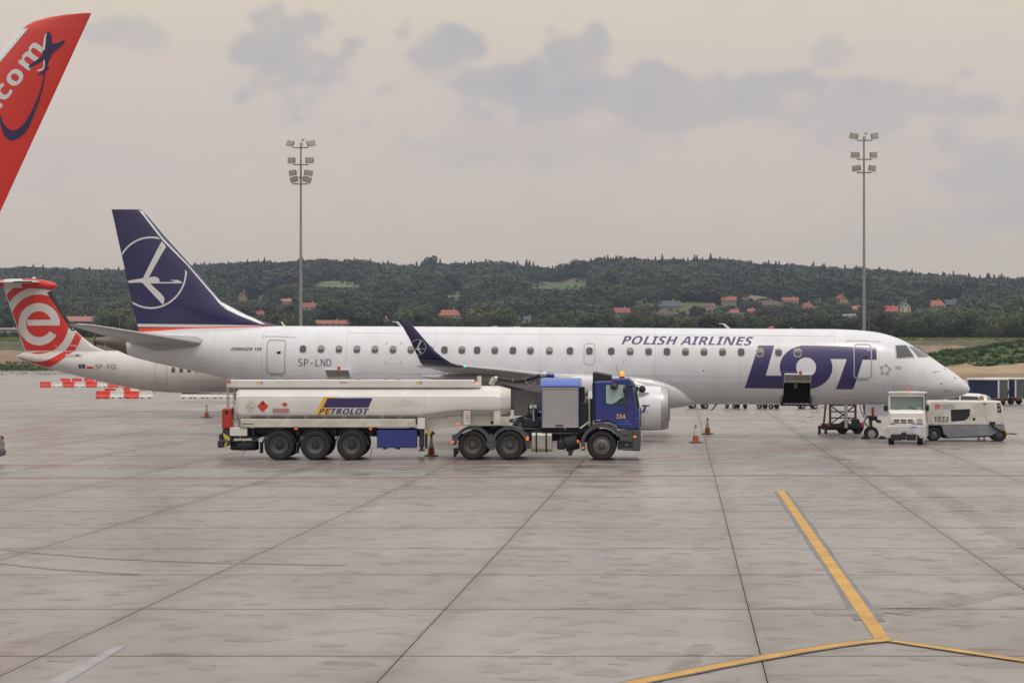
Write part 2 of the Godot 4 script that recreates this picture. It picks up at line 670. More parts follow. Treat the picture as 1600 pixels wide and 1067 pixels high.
func sky_colour(azimuth: float, height: float, fine: FastNoiseLite, broad: FastNoiseLite) -> Color:
	# degrees; an overcast evening sky: warm thin layer, blue-grey cloud banks, brighter overhead
	var steps := [[0.0, 0.565, 0.490, 0.392], [2.5, 0.585, 0.513, 0.434], [5.0, 0.60, 0.535, 0.492], [7.0, 0.63, 0.557, 0.513], [8.6, 0.655, 0.577, 0.515], [10.5, 0.70, 0.615, 0.515], [20.0, 0.80, 0.745, 0.68], [45.0, 1.16, 1.13, 1.10], [90.0, 1.42, 1.40, 1.39]]
	var c := Color(steps[0][1], steps[0][2], steps[0][3])
	for i in steps.size() - 1:
		if height >= steps[i][0]:
			var t: float = clampf((height - steps[i][0]) / (steps[i + 1][0] - steps[i][0]), 0.0, 1.0)
			c = Color(steps[i][1], steps[i][2], steps[i][3]).lerp(Color(steps[i + 1][1], steps[i + 1][2], steps[i + 1][3]), t)
	var a := deg_to_rad(azimuth)
	var d := Vector3(sin(a) * 57.3, height * 1.6, cos(a) * 57.3)
	var n := fine.get_noise_3dv(d)
	var b := broad.get_noise_3dv(d * Vector3(1, 1.7, 1))
	# cloud banks: [azimuth, height, half width, half height, strength]
	var bank := 0.0
	for k in [[-6.6, 8.7, 1.75, 1.35, 1.0], [-2.0, 8.75, 1.5, 0.95, 1.0], [0.6, 7.7, 3.3, 0.9, 1.0], [2.1, 8.4, 1.1, 1.1, 0.9], [5.0, 7.4, 4.2, 1.0, 0.95], [9.4, 8.6, 0.8, 0.45, 0.6], [9.5, 7.0, 4.5, 0.9, 0.7], [-11.2, 9.1, 1.6, 0.4, 0.6], [1.0, 6.2, 4.5, 0.8, 0.5], [14.5, 5.0, 2.0, 1.6, 0.35]]:
		var q := Vector2((azimuth - k[0]) / k[2], (height - k[1]) / (k[3] * (1.0 if height > k[1] else 1.3)))
		bank = maxf(bank, k[4] * smoothstep(0.12, 0.44 if q.y > -0.2 else 0.85, 1.22 - q.length() + n * 0.95))
	bank *= 0.66 + 0.38 * n + 0.2 * b
	# elsewhere in the dome the same kind of broken banks
	var away := smoothstep(13.5, 24.0, maxf(absf(azimuth) * 0.9, height * 1.35))
	bank = maxf(bank * (1.0 - away), smoothstep(0.06, 0.5, b + n * 0.4) * 0.6 * away)
	# thin low layer
	var low := smoothstep(-0.15, 0.5, b + 0.35 * n) * smoothstep(7.0, 5.0, height) * smoothstep(1.2, 3.0, height) * 0.26
	var cloud := Color(0.405, 0.418, 0.465) * (1.0 + maxf(0.0, height - 12.0) * 0.02)
	c = c.lerp(cloud, clampf(bank * 0.85 + low, 0.0, 0.95))
	var warm := smoothstep(0.1, 0.55, -b + 0.3 * n) * smoothstep(12.0, 8.0, absf(height - 6.0)) * 0.10
	c = c * (1.0 + n * 0.02) + Color(0.10, 0.035, 0.0) * warm
	return Color(c.r, c.g, c.b)


func make_sky() -> ImageTexture:
	var fine := FastNoiseLite.new()
	fine.seed = 21
	fine.frequency = 0.5
	fine.fractal_octaves = 6
	fine.fractal_gain = 0.5
	var broad := FastNoiseLite.new()
	broad.seed = 5
	broad.frequency = 0.055
	broad.fractal_octaves = 4
	var w := 3072
	var h := 1536
	var small := Image.create(768, 384, false, Image.FORMAT_RGBF)
	for y in 384:
		var e := 90.0 - (y + 0.5) / 384.0 * 180.0
		for x in 768:
			small.set_pixel(x, y, sky_colour(wrapf((x + 0.5) / 768.0 * 360.0, -180.0, 180.0), e, fine, broad) if e > -1.0 else Color(0.2, 0.185, 0.17))
	small.resize(w, h, Image.INTERPOLATE_BILINEAR)
	for y in range(int(h * (90.0 - 17.0) / 180.0), h / 2 + 4):
		for x in range(-int(w * 22.0 / 360.0), int(w * 22.0 / 360.0)):
			small.set_pixel(posmod(x, w), y, sky_colour((x + 0.5) / w * 360.0, maxf(0.0, 90.0 - (y + 0.5) / h * 180.0), fine, broad))
	return ImageTexture.create_from_image(small)


func make_camera_and_light() -> void:
	var cam := Camera3D.new()
	cam.name = "camera"
	add_child(cam)
	cam.position = Vector3(0, EYE, 0)
	cam.rotation.x = atan((HORIZON - 532.8) / FOCAL)
	cam.fov = rad_to_deg(2.0 * atan(532.8 / FOCAL))
	cam.near = 0.1
	cam.far = 6000.0
	cam.current = true
	var e := Environment.new()
	e.background_mode = Environment.BG_SKY
	e.sky = Sky.new()
	var sm := PanoramaSkyMaterial.new()
	sm.panorama = make_sky()
	e.sky.sky_material = sm
	e.tonemap_mode = Environment.TONE_MAPPER_LINEAR
	e.tonemap_exposure = 1.0
	e.sdfgi_enabled = true
	e.ssao_enabled = true
	e.ssil_enabled = true
	e.fog_enabled = true
	e.fog_mode = Environment.FOG_MODE_EXPONENTIAL
	e.fog_density = 0.00011
	e.fog_light_color = Color(0.76, 0.83, 0.93)
	var we := WorldEnvironment.new()
	we.name = "environment"
	we.environment = e
	add_child(we)
	var sun := DirectionalLight3D.new()
	sun.name = "sun"
	sun.light_energy = 0.36
	sun.light_angular_distance = 14.0
	sun.light_color = Color(1.0, 0.95, 0.88)
	sun.shadow_enabled = true
	add_child(sun)
	sun.rotation_degrees = Vector3(-62, 24, 0)


# ---------------------------------------------------------------- apron

const SLAB := 4.342
const LEAN := 0.0875     # the joints run towards a point right of the lens axis


func concrete(tone: float, shift: float) -> StandardMaterial3D:
	var m := StandardMaterial3D.new()
	m.albedo_color = Color(0.288 * tone, 0.266 * tone, 0.262 * tone).linear_to_srgb()
	m.albedo_texture = M.concrete_stains
	m.uv1_triplanar = true
	m.uv1_world_triplanar = true
	m.uv1_scale = Vector3.ONE / 17.0
	m.uv1_offset = Vector3(shift, shift * 0.7, shift * 0.3)
	m.roughness_texture = M.concrete_wet
	m.roughness = 1.0
	m.heightmap_enabled = false
	m.detail_enabled = true
	m.detail_albedo = M.concrete_broad
	m.detail_blend_mode = BaseMaterial3D.BLEND_MODE_MUL
	m.detail_uv_layer = BaseMaterial3D.DETAIL_UV_2
	m.uv2_triplanar = true
	m.uv2_world_triplanar = true
	m.uv2_scale = Vector3.ONE / 71.0
	m.vertex_color_use_as_albedo = true
	return m


func slab_mesh(b: MB, x: float, z: float, seed_: float, lip := 0.013) -> void:
	# one poured slab, its corner nearest the lens axis origin at (x, z metres away), soiled along its joints
	var cuts := [lip, lip + 0.06, 0.5, 1.45, SLAB - 1.45, SLAB - 0.5, SLAB - lip - 0.06, SLAB - lip]
	var k := 7
	var at := func(i: int, j: int) -> Vector3:
		return Vector3(x + cuts[i] + signf(k * 0.5 - i) * (-0.006 if i == 0 or i == k else 0.0) + cuts[j] * LEAN, 0.0, -z - cuts[j])
	var shade := func(i: int, j: int) -> Color:
		var q := lumps.get_noise_2d(i * 9.0 + seed_ * 57.0, j * 9.0 - seed_ * 31.0)
		var w := lumps.get_noise_2d(i * 13.0 - seed_ * 17.0, j * 5.0)
		var d := 0.06 * maxf(0.0, q)
		if i == 0 or i == k: d += 0.34
		elif i == 1 or i == k - 1: d += 0.17 + 0.22 * q
		if j == 0 or j == k: d += 0.50 + 0.2 * w
		elif j == 1 or j == k - 1: d += 0.06 + 0.14 * w
		d = clampf(d, 0.0, 0.62)
		return Color(1.0 - d * 0.9, 1.0 - d, 1.0 - d * 1.08)
	for i in k:
		for j in k:
			var p := [at.call(i, j), at.call(i + 1, j), at.call(i + 1, j + 1), at.call(i, j + 1)]
			var q := [shade.call(i, j), shade.call(i + 1, j), shade.call(i + 1, j + 1), shade.call(i, j + 1)]
			for o in [[0, 1, 2], [0, 2, 3]]:
				for m in [o[0], o[2], o[1]]:
					b.v.append(p[m]); b.n.append(Vector3.UP); b.c.append(q[m])
	b.tint(Color(0.35, 0.32, 0.3))
	var c := [at.call(0, 0), at.call(k, 0), at.call(k, k), at.call(0, k)]
	for i in 4:
		var f: Vector3 = c[i]
		var g: Vector3 = c[(i + 1) % 4]
		b.quad(f + Vector3(0, -0.03, 0), g + Vector3(0, -0.03, 0), g, f)


func make_apron() -> void:
	lumps.seed = 4
	lumps.frequency = 0.06
	var st := noise_texture(31, 0.009, 0.0, 1.0, 5, 2048)
	var g := Gradient.new()
	g.offsets = PackedFloat32Array([0.0, 0.20, 0.30, 0.42, 0.62, 1.0])
	g.colors = PackedColorArray([Color(0.82, 0.785, 0.755), Color(0.88, 0.85, 0.825), Color(0.95, 0.935, 0.922), Color(0.98, 0.976, 0.972), Color(1, 1, 1), Color(0.965, 0.965, 0.968)])
	st.color_ramp = g
	M.concrete_stains = st
	var wet := noise_texture(77, 0.006, 0.16, 0.52, 5, 1024)
	M.concrete_wet = wet
	M.concrete_broad = noise_texture(12, 0.008, 0.86, 1.0, 4, 1024, 0.02)
	var tones := []
	for i in 6:
		tones.append(concrete([1.0, 0.96, 1.035, 0.985, 1.015, 0.945][i], 0.13 * i))
	# earth to the horizon, joint filler, concrete
	var b := MB.new()
	b.quad(Vector3(-3500, -0.9, 400), Vector3(3500, -0.9, 400), Vector3(3500, -0.9, -5000), Vector3(-3500, -0.9, -5000))
	structure("ground", b, mat(0.10, 0.10, 0.06, 0.95, 0.0, 0.0, "grime"))
	M.concrete_plain = tones[0]
	var apron := Node3D.new()
	apron.name = "apron"
	add_child(apron)
	apron.set_meta("kind", "structure")
	b = MB.new()
	b.box(Vector3(0, -0.13, -100), Vector3(192, 0.2, 296))
	part("joint_filler", b, mat(0.085, 0.078, 0.072, 0.8), apron)
	var shapes := []
	for i in 5:
		b = MB.new()
		b.coloured = true
		slab_mesh(b, 0, 0, i + 1.0)
		shapes.append(b.mesh())
	rng.seed = 11
	var far_slabs := MB.new()
	far_slabs.coloured = true
	for row in range(-4, 50):
		var z := 19.278 + SLAB * row
		var x0 := -0.603 + (z - 31.99) * LEAN
		for k in range(-18, 18):
			var x := x0 + SLAB * k
			if absf(x + SLAB * 0.5) > 72.0:
				continue
			if row < 12 and absf(x + SLAB * 0.5) < 0.27 * (z + SLAB) + 4.0 and row > -2:
				var o := part_mesh("slab", shapes[rng.randi() % 5], tones[rng.randi() % 6], apron)
				o.position = Vector3(x, 0, -z)
			else:
				slab_mesh(far_slabs, x, z, float(rng.randi() % 40))
	part("far_slabs", far_slabs, tones[0], apron, "", true)
	var sheet := MB.new()
	sheet.coloured = true
	for q in [[-400, -69, -236, 40], [69, 400, -236, 40], [-400, 400, -480, -236]]:
		for i in 12:
			for j in 10:
				var x0 := lerpf(q[0], q[1], i / 12.0)
				var x1 := lerpf(q[0], q[1], (i + 1) / 12.0)
				var z0 := lerpf(q[3], q[2], j / 10.0)
				var z1 := lerpf(q[3], q[2], (j + 1) / 10.0)
				sheet.quad(Vector3(x0, -0.02, z0), Vector3(x1, -0.02, z0), Vector3(x1, -0.02, z1), Vector3(x0, -0.02, z1))
	part("outer_concrete", sheet, tones[3], apron)


func stripe(a: Array, material: Material, called: String, width_px := 0.0, width := 0.15, y := 0.004) -> void:
	# a painted line through ground points given where they are seen; its width in pixels of height, or in metres across
	var b := MB.new()
	for i in range(0, a.size() - 2, 2):
		var p := ground_at(a[i], a[i + 1], y)
		var q := ground_at(a[i + 2], a[i + 3], y)
		var m := (q - p).cross(Vector3.UP).normalized() * width * 0.5
		b.quad(p + m, q + m, q - m, p - m)
	structure(called, b, material)


func slab_cell(p: Vector3) -> Vector2:
	# which slab a ground point lies on, counted across and away
	var t := -p.z - 19.278
	var x := p.x + 0.603 - (-p.z - 31.99) * LEAN
	return Vector2(floorf(x / SLAB), floorf(t / SLAB))


func slab_corner(c: Vector2, a: float, b: float) -> Vector2:
	var t := 19.278 + (c.y) * SLAB + b
	return Vector2(-0.603 + c.x * SLAB + a + (t - 31.99) * LEAN, t)


func on_slabs(b: MB, quad: Array, y: float) -> void:
	# a flat mark, left out over the joints
	var lo := Vector2(1e9, 1e9)
	var hi := -lo
	var pl := PackedVector2Array()
	for p in quad:
		var c := slab_cell(p)
		lo = lo.min(c)
		hi = hi.max(c)
		pl.append(Vector2(p.x, -p.z))
	for i in range(int(lo.x), int(hi.x) + 1):
		for j in range(int(lo.y), int(hi.y) + 1):
			var c := Vector2(i, j)
			var e := SLAB - 0.07
			var cell := PackedVector2Array([slab_corner(c, 0.07, 0.07), slab_corner(c, e, 0.07), slab_corner(c, e, e), slab_corner(c, 0.07, e)])
			for q in Geometry2D.intersect_polygons(pl, cell):
				var t := fill(q)
				for k in range(0, t.size(), 3):
					b.put(Vector3(t[k].x, y, -t[k].y), Vector3(t[k + 1].x, y, -t[k + 1].y), Vector3(t[k + 2].x, y, -t[k + 2].y), Vector3.UP, Vector3.UP, Vector3.UP)


func make_markings() -> void:
	M.paint_yellow = mat(0.60, 0.33, 0.045, 0.5, 0.0, 0.0, "grime")
	M.paint_border = mat(0.19, 0.185, 0.195, 0.55, 0.0, 0.0, "grime")
	M.paint_red = mat(0.48, 0.12, 0.085, 0.5, 0.0, 0.0, "grime")
	M.paint_white = mat(0.55, 0.55, 0.56, 0.5, 0.0, 0.0, "grime")
	M.paint_ochre = mat(0.38, 0.22, 0.075, 0.5, 0.0, 0.0, "grime")
	M.faded_white = mat(0.34, 0.34, 0.36, 0.5, 0.0, 0.0, "grime")
	M.rubber_mark = mat(0.185, 0.17, 0.16, 0.45, 0.0, 0.0, "grime")
	M.patch_dark = mat(0.235, 0.207, 0.185, 0.42, 0.0, 0.0, "grime")
	# the broad yellow bar and the two arcs that branch off its near end
	for q in [["marking_border", 0.30, 0.004, M.paint_border], ["yellow_marking", 0.0, 0.008, M.paint_yellow]]:
		var b := MB.new()
		var e: float = q[1]
		var y: float = q[2]
		var p0 := ground_at(1214.5, 767, y)
		var p1 := ground_at(1226, 767, y)
		var p2 := ground_at(1392, 999, y)
		var p3 := ground_at(1366, 997, y)
		if e > 0.0:
			for s in [[p0, p3, -1.0], [p1, p2, 1.0]]:
				var k := 14
				for i in k:
					var w0: float = (0.09 + 0.07 * lumps.get_noise_1d(i * 37.0)) * s[2]
					var w1: float = (0.09 + 0.07 * lumps.get_noise_1d(i * 37.0 + 37.0)) * s[2]
					var f: Vector3 = s[0].lerp(s[1], i / (k + 1.0))
					var g: Vector3 = s[0].lerp(s[1], (i + 1) / (k + 1.0))
					b.face(f, g, g + Vector3(w1, 0, 0), f + Vector3(w0, 0, 0), Vector3(0, -50, -40))
		else:
			b.quad(p3, p2, p1, p0)
			b.quad(ground_at(1207, 767, y), ground_at(1230, 767, y), ground_at(1229, 765.6, y), ground_at(1209, 765.6, y))
		structure(q[0], b, q[3])
	for arc in [[1391, 997, 1340, 1001.5, 1300, 1007, 1240, 1016.5, 1188, 1026, 1120, 1038.5, 1060, 1050.5, 990, 1064.5, 940, 1075], [1390, 998.5, 1450, 1007.5, 1530, 1019.5, 1600, 1030, 1680, 1043]]:
		var wide := 0.20 if arc[2] < 1391 else 0.16
		stripe(arc, M.paint_border, "marking_border", 0.0, wide * 1.5, 0.012)
		stripe(arc, M.paint_yellow, "yellow_marking", 0.0, wide, 0.016)
	stripe([-40, 725.2, 540, 727, 620, 726, 700, 724.6, 900, 719.6, 1000, 715.8, 1100, 709.2, 1270, 700, 1390, 696, 1640, 691], M.paint_red, "red_marking", 0.0, 0.17, 0.004)
	stripe([170, 727.6, 540, 728.4, 800, 726, 1000, 723.6, 1180, 721, 1640, 717.2], M.paint_white, "white_marking", 0.0, 0.15, 0.008)
	stripe([-40, 743.6, 540, 743.8, 1000, 740.8, 1180, 739.8, 1640, 739.6], M.paint_white, "white_marking", 0.0, 0.13, 0.004)
	stripe([-40, 745.6, 540, 745.4, 1000, 742.6, 1180, 741.2, 1640, 741.4], M.paint_red, "red_marking", 0.0, 0.12, 0.008)
	for d in [[285, 735.4, 378, 735.4], [563, 735.2, 656, 735], [840, 732.6, 931, 732.4], [1111, 730.2, 1202, 729.4], [1385, 728.6, 1433, 728.2], [-10, 735.3, 100, 735.4]]:
		stripe(d, M.paint_white, "white_dash", 0.0, 0.15)
	stripe([-40, 710.2, 200, 711, 345, 711.5], M.paint_ochre, "ochre_marking", 0.0, 0.2)
	stripe([590, 762.6, 846, 762], M.paint_ochre, "ochre_marking", 0.0, 0.1)
	stripe([-40, 650, 180, 650.4, 350, 652.4, 700, 655, 1060, 656.4, 1300, 655], M.paint_ochre, "ochre_marking", 0.0, 0.3)
	for d in [[-20, 677, 30, 677.6], [62, 678.4, 96, 678.9], [130, 679, 160, 679.2]]:
		stripe(d, M.paint_ochre, "ochre_dash", 0.0, 0.3)
	for d in [[2, 675.6, 15, 674.6], [24, 672.8, 36, 671.9], [44, 670.2, 56, 669.4], [64, 667.6, 79, 666.6]]:
		stripe(d, M.paint_red, "red_dash", 0.0, 0.35)
	for d in [[185, 656, 215, 654], [272, 663, 296, 661], [322, 661, 345, 661], [1131, 669, 1160, 667], [1180, 669.5, 1255, 668.6]]:
		stripe(d, M.paint_red, "red_dash", 0.0, 0.25)
	# worn white bar in the left corner
	var f := MB.new()
	f.quad(ground_at(58, 1072, 0.004), ground_at(92, 1072, 0.004), ground_at(200, 1006, 0.004), ground_at(183, 1007, 0.004))
	structure("worn_white_bar", f, M.faded_white)
	# tyre tracks and dried-up puddles
	for t in [[[1285, 710, 1330, 722, 1405, 744, 1470, 775, 1540, 815, 1640, 868], 0.8], [[1700, 895, 1600, 918, 1480, 940, 1380, 956, 1270, 955], 0.75], [[-30, 853, 60, 863, 170, 872, 330, 878, 540, 882], 0.22], [[-30, 876, 90, 888, 220, 897], 0.25], [[1100, 1005, 1060, 1045, 1040, 1080], 0.35]]:
		var b := MB.new()
		b.coloured = true
		var a: Array = t[0]
		for layer in [[1.0, 0.90, 0.0032], [0.6, 0.76, 0.0052]]:
			b.tint(Color(layer[1], layer[1] * 0.985, layer[1] * 0.97))
			for i in range(0, a.size() - 2, 2):
				for k in 6:
					var w0: float = t[1] * layer[0] * (0.8 + 0.5 * lumps.get_noise_1d((i * 3 + k) * 23.0))
					var w1: float = t[1] * layer[0] * (0.8 + 0.5 * lumps.get_noise_1d((i * 3 + k + 1) * 23.0))
					var p := ground_at(lerpf(a[i], a[i + 2], k / 6.0), lerpf(a[i + 1], a[i + 3], k / 6.0))
					var q := ground_at(lerpf(a[i], a[i + 2], (k + 1) / 6.0), lerpf(a[i + 1], a[i + 3], (k + 1) / 6.0))
					var m := (q - p).cross(Vector3.UP).normalized() * 0.5
					on_slabs(b, [p + m * w0, q + m * w1, q - m * w1, p - m * w0], layer[2] + 0.0006 * (k % 2))
		structure("tyre_mark", b, M.concrete_plain)
	rng.seed = 5
	var pud := MB.new()
	var laid := []
	pud.coloured = true
	for i in 700:
		var v := lerpf(728, 1060, pow(rng.randf(), 1.2))
		var u := rng.randf_range(-20, 1620)
		if rng.randf() < 0.65: u = rng.randf_range(780, 1600)
		var p := ground_at(u, v, 0.002)
		var r := rng.randf_range(0.10, 0.34)
		var sx := rng.randf_range(0.8, 1.7)
		var ph := rng.randf() * 100.0
		var d := rng.randf_range(0.10, 0.24)
		var home := slab_cell(p)
		var clash := false
		for o in laid:
			if Vector2(o.x - p.x, o.y + p.z).length() < o.z + r * sx * 1.5: clash = true
		if clash: continue
		laid.append(Vector3(p.x, -p.z, r * sx * 1.5))
		var dark := Color(1.0 - d * 0.75, 1.0 - d, 1.0 - d * 1.3)
		var k := 18
		var radius := func(j: int) -> float:
			var t := TAU * (j % k) / k
			return r * (1.0 + 0.9 * lumps.get_noise_2d(ph + cos(t) * 14.0, sin(t) * 14.0))
		for j in k:
			var t0 := TAU * j / k
			var t1 := TAU * (j + 1) / k
			var e0: Vector3 = Vector3(cos(t0) * sx, 0, -sin(t0)) * radius.call(j)
			var e1: Vector3 = Vector3(cos(t1) * sx, 0, -sin(t1)) * radius.call(j + 1)
			var kept := func(w: Vector3) -> Vector3:
				var g := slab_corner(home, 0.0, 0.0)
				var z := clampf(-w.z, g.y + 0.08, g.y + SLAB - 0.08)
				var l := g.x + (z - g.y) * LEAN
				return Vector3(clampf(w.x, l + 0.08, l + SLAB - 0.08), w.y, -z)
			for o in [[p, dark], [p + e1 * 0.7, dark], [p + e0 * 0.7, dark], [p + e0 * 0.7, dark], [p + e1 * 0.7, dark], [p + e1, Color.WHITE], [p + e0 * 0.7, dark], [p + e1, Color.WHITE], [p + e0, Color.WHITE]]:
				pud.v.append(kept.call(o[0])); pud.n.append(Vector3.UP); pud.c.append(o[1])
	var o := structure("damp_patches", pud, M.concrete_plain)
	o.set_meta("kind", "stuff")


# ---------------------------------------------------------------- land behind the apron

var crest := []


func crest_at(x: float) -> float:
	# height of the wooded ridge, 1900 m away
	var u := 800.0 + x * FOCAL / 1900.0
	var i := 0
	while i < crest.size() - 2 and crest[i + 1][0] < u:
		i += 1
	var t := smoothstep(0.0, 1.0, clampf((u - crest[i][0]) / (crest[i + 1][0] - crest[i][0]), 0.0, 1.0))
	return EYE + (HORIZON - lerpf(crest[i][1], crest[i + 1][1], t)) * 1900.0 / FOCAL - 16.0


func hill(x: float, z: float) -> float:
	var t := clampf((z - 690.0) / 1210.0, 0.0, 1.0)
	var r := crest_at(x) * (1.0 - 0.25 * smoothstep(1900.0, 2600.0, z))
	var y := lerpf(8.6, r, pow(t, 1.7))
	return y + 7.0 * skyline.get_noise_2d(x * 0.5, z * 0.5) * smoothstep(700.0, 1000.0, z) * (1.0 - smoothstep(1500.0, 1850.0, z))


func on_hill(u: float, v: float) -> Vector3:
	var z := 660.0
	while z < 1890.0:
		var p := P(u, v, z)
		if hill(p.x, z) >= p.y:
			return Vector3(p.x, hill(p.x, z), -z)
		z += 3.0
	var e := P(u, v, 1880.0)
	return Vector3(e.x, hill(e.x, 1880.0), -1880.0)


func bank(x: float, z: float) -> float:
	# the strip of dug-over land between the concrete and the woods
	var right := smoothstep(10.0, 50.0, x)
	var n := skyline.get_noise_2d(x * 2.2, z * 2.2)
	var m := lumps.get_noise_2d(x * 3.0, z * 3.0)
	var left_y := 0.0
	for k in [[428.0, 462.0, 1.0], [462.0, 500.0, 3.3], [505.0, 545.0, 2.6], [560.0, 640.0, 1.9]]:
		left_y += smoothstep(k[0], k[1], z) * k[2]
	var right_y := -0.1
	for k in [[276.0, 300.0, 0.8], [300.0, 332.0, 0.75], [430.0, 505.0, 4.2], [520.0, 560.0, 1.8], [560.0, 640.0, 1.2]]:
		right_y += smoothstep(k[0], k[1], z) * k[2]
	var heap := exp(-pow((z - 372.0) / 26.0, 2.0)) * smoothstep(70.0, 92.0, x + 4.0 * n) * (3.6 + 1.2 * smoothstep(85.0, 105.0, x))
	right_y += heap
	var rough := smoothstep(432.0, 470.0, z) * (1.0 - smoothstep(560.0, 600.0, z)) + right * smoothstep(285.0, 320.0, z) * (1.0 - smoothstep(440.0, 470.0, z)) * 0.6
	return lerpf(left_y, right_y, right) + (n * 0.5 + m * 0.35) * rough - (0.6 if z < lerpf(424.0, 272.0, right) else 0.0)


func bank_colour(x: float, z: float) -> Color:
	var right := smoothstep(10.0, 50.0, x)
	var n := skyline.get_noise_2d(x * 3.0 + 91.0, z * 3.0) + 0.6 * lumps.get_noise_2d(x * 4.0, z * 4.0)
	var grass := Color(0.085, 0.14, 0.035)
	var pale := Color(0.17, 0.20, 0.065)
	var rough := Color(0.085, 0.085, 0.035)
	var earth := Color(0.30, 0.195, 0.115)
	var sand := Color(0.43, 0.315, 0.185)
	var grey := Color(0.27, 0.245, 0.225)
	var z2 := z + n * 9.0
	var l := grass
	if z2 > 458.0: l = earth.lerp(grass, smoothstep(0.15, 0.4, n))
	if z2 > 487.0: l = grey.lerp(earth, smoothstep(-0.1, 0.3, n))
	if z2 > 506.0: l = rough
	if z2 > 548.0: l = pale
	var r := sand.lerp(earth, smoothstep(0.2, 0.5, n) * 0.5)
	if z2 < 297.0: r = earth.lerp(sand, smoothstep(0.0, 0.5, n) * 0.4)
	if z2 > 338.0:
		r = earth.lerp(sand, smoothstep(0.0, 0.4, n))
		if x > 70.0 + 8.0 * n and z2 < 405.0: r = grass.lerp(Color(0.05, 0.09, 0.025), smoothstep(0.0, 0.4, n))
		if x > 97.0 and z2 < 352.0: r = earth
	if z2 > 470.0: r = earth.lerp(grey, smoothstep(0.05, 0.4, n) * 0.7)
	if z2 > 516.0: r = rough.lerp(earth, smoothstep(0.1, 0.4, n) * 0.4)
	if z2 > 556.0: r = pale
	var c := l.lerp(r, right)
	return c * (1.0 + 0.25 * lumps.get_noise_2d(x * 11.0, z * 11.0))


var clearings := []      # [x, z, half width, half depth, colour]
var kept_free := []      # [x, z, half width, metres kept low in front]


func surface_grid(called: String, xs: Array, zs: Array, high, colour, material: Material) -> void:
	var b := MB.new()
	b.coloured = true
	var pts := []
	var cols := []
	for z in zs:
		var row := PackedVector3Array()
		var rc := PackedColorArray()
		for k in xs:
			var x: float = k * (1.0 if called != "hillside" else z / 1900.0)
			row.append(Vector3(x, high.call(x, z), -z))
			rc.append(colour.call(x, z))
		pts.append(row)
		cols.append(rc)
	var nn := func(i: int, j: int) -> Vector3:
		var a: Vector3 = pts[i][mini(j + 1, xs.size() - 1)] - pts[i][maxi(j - 1, 0)]
		var d: Vector3 = pts[mini(i + 1, zs.size() - 1)][j] - pts[maxi(i - 1, 0)][j]
		return a.cross(d).normalized()
	for i in zs.size() - 1:
		for j in xs.size() - 1:
			for o in [[0, 0], [1, 1], [0, 1], [0, 0], [1, 0], [1, 1]]:
				b.v.append(pts[i + o[0]][j + o[1]])
				b.n.append(nn.call(i + o[0], j + o[1]))
				b.c.append(cols[i + o[0]][j + o[1]])
	structure(called, b, material)


func steps(a: float, b: float, k: int) -> Array:
	var o := []
	for i in k + 1:
		o.append(lerpf(a, b, float(i) / k))
	return o


func make_land() -> void:
	skyline.seed = 8
	skyline.frequency = 0.02
	skyline.fractal_octaves = 4
	crest = [[-400, 425], [-60, 419], [0, 418.5], [48, 415], [84, 418.5], [170, 421.5], [290, 415], [375, 409.5], [455, 407], [535, 405.5], [575, 406.5], [588, 414], [597, 411], [620, 414], [650, 413], [672, 406], [697, 412], [735, 409], [790, 407.5], [820, 411], [873, 415], [880, 410], [907, 406], [960, 402], [1004, 402], [1049, 406], [1072, 404], [1127, 405], [1201, 412], [1297, 416.5], [1336, 418.5], [1407, 424], [1484, 429.5], [1600, 435], [2000, 447]]
	var land := mat(0.9, 0.9, 0.9, 0.95, 0.0, 0.0, "grime")
	land.vertex_color_use_as_albedo = true
	land.uv1_world_triplanar = true
	land.uv1_scale = Vector3.ONE * 0.06
	for q in [[528, 444, 62, 70, Color(0.15, 0.16, 0.06)], [875, 443, 60, 60, Color(0.16, 0.15, 0.065)], [870, 450, 62, 50, Color(0.09, 0.14, 0.045)], [708, 462, 30, 60, Color(0.12, 0.155, 0.045)], [1190, 466, 42, 40, Color(0.20, 0.18, 0.08)], [1085, 482, 40, 30, Color(0.15, 0.18, 0.06)], [1275, 470, 22, 30, Color(0.17, 0.18, 0.07)], [927, 455, 10, 20, Color(0.26, 0.18, 0.11)], [640, 465, 10, 25, Color(0.13, 0.17, 0.05)]]:
		var p := on_hill(q[0], q[1])
		clearings.append([p.x, -p.z, q[2] * -p.z / FOCAL, q[3], q[4], hill(p.x * (1.0 - q[3] * 0.75 / -p.z), -p.z - q[3] * 0.75)])
	surface_grid("field", steps(-190, 190, 190), steps(266, 700, 130), bank, bank_colour, land)
	surface_grid("hillside", steps(-760, 760, 130), steps(690, 2500, 120), hill, func(x: float, z: float) -> Color:
		var c := Color(0.05, 0.07, 0.026)
		for k in clearings:
			var d := Vector2((x - k[0]) / k[2], (z - k[1]) / (k[3] * 1.3)).length()
			c = c.lerp(k[4] * (1.0 + 0.45 * sin(z * 0.11 + x * 0.01) + 0.5 * lumps.get_noise_2d(x * 2.0, z * 6.0)), smoothstep(1.25, 0.95, d))
		return c, land)


func foliage_material(r: float, g: float, b: float) -> StandardMaterial3D:
	var m := mat(r, g, b, 0.8)
	m.vertex_color_use_as_albedo = true
	m.cull_mode = BaseMaterial3D.CULL_DISABLED
	m.backlight_enabled = true
	m.backlight = Color(r * 0.5, g * 0.5, b * 0.3).linear_to_srgb()
	return m


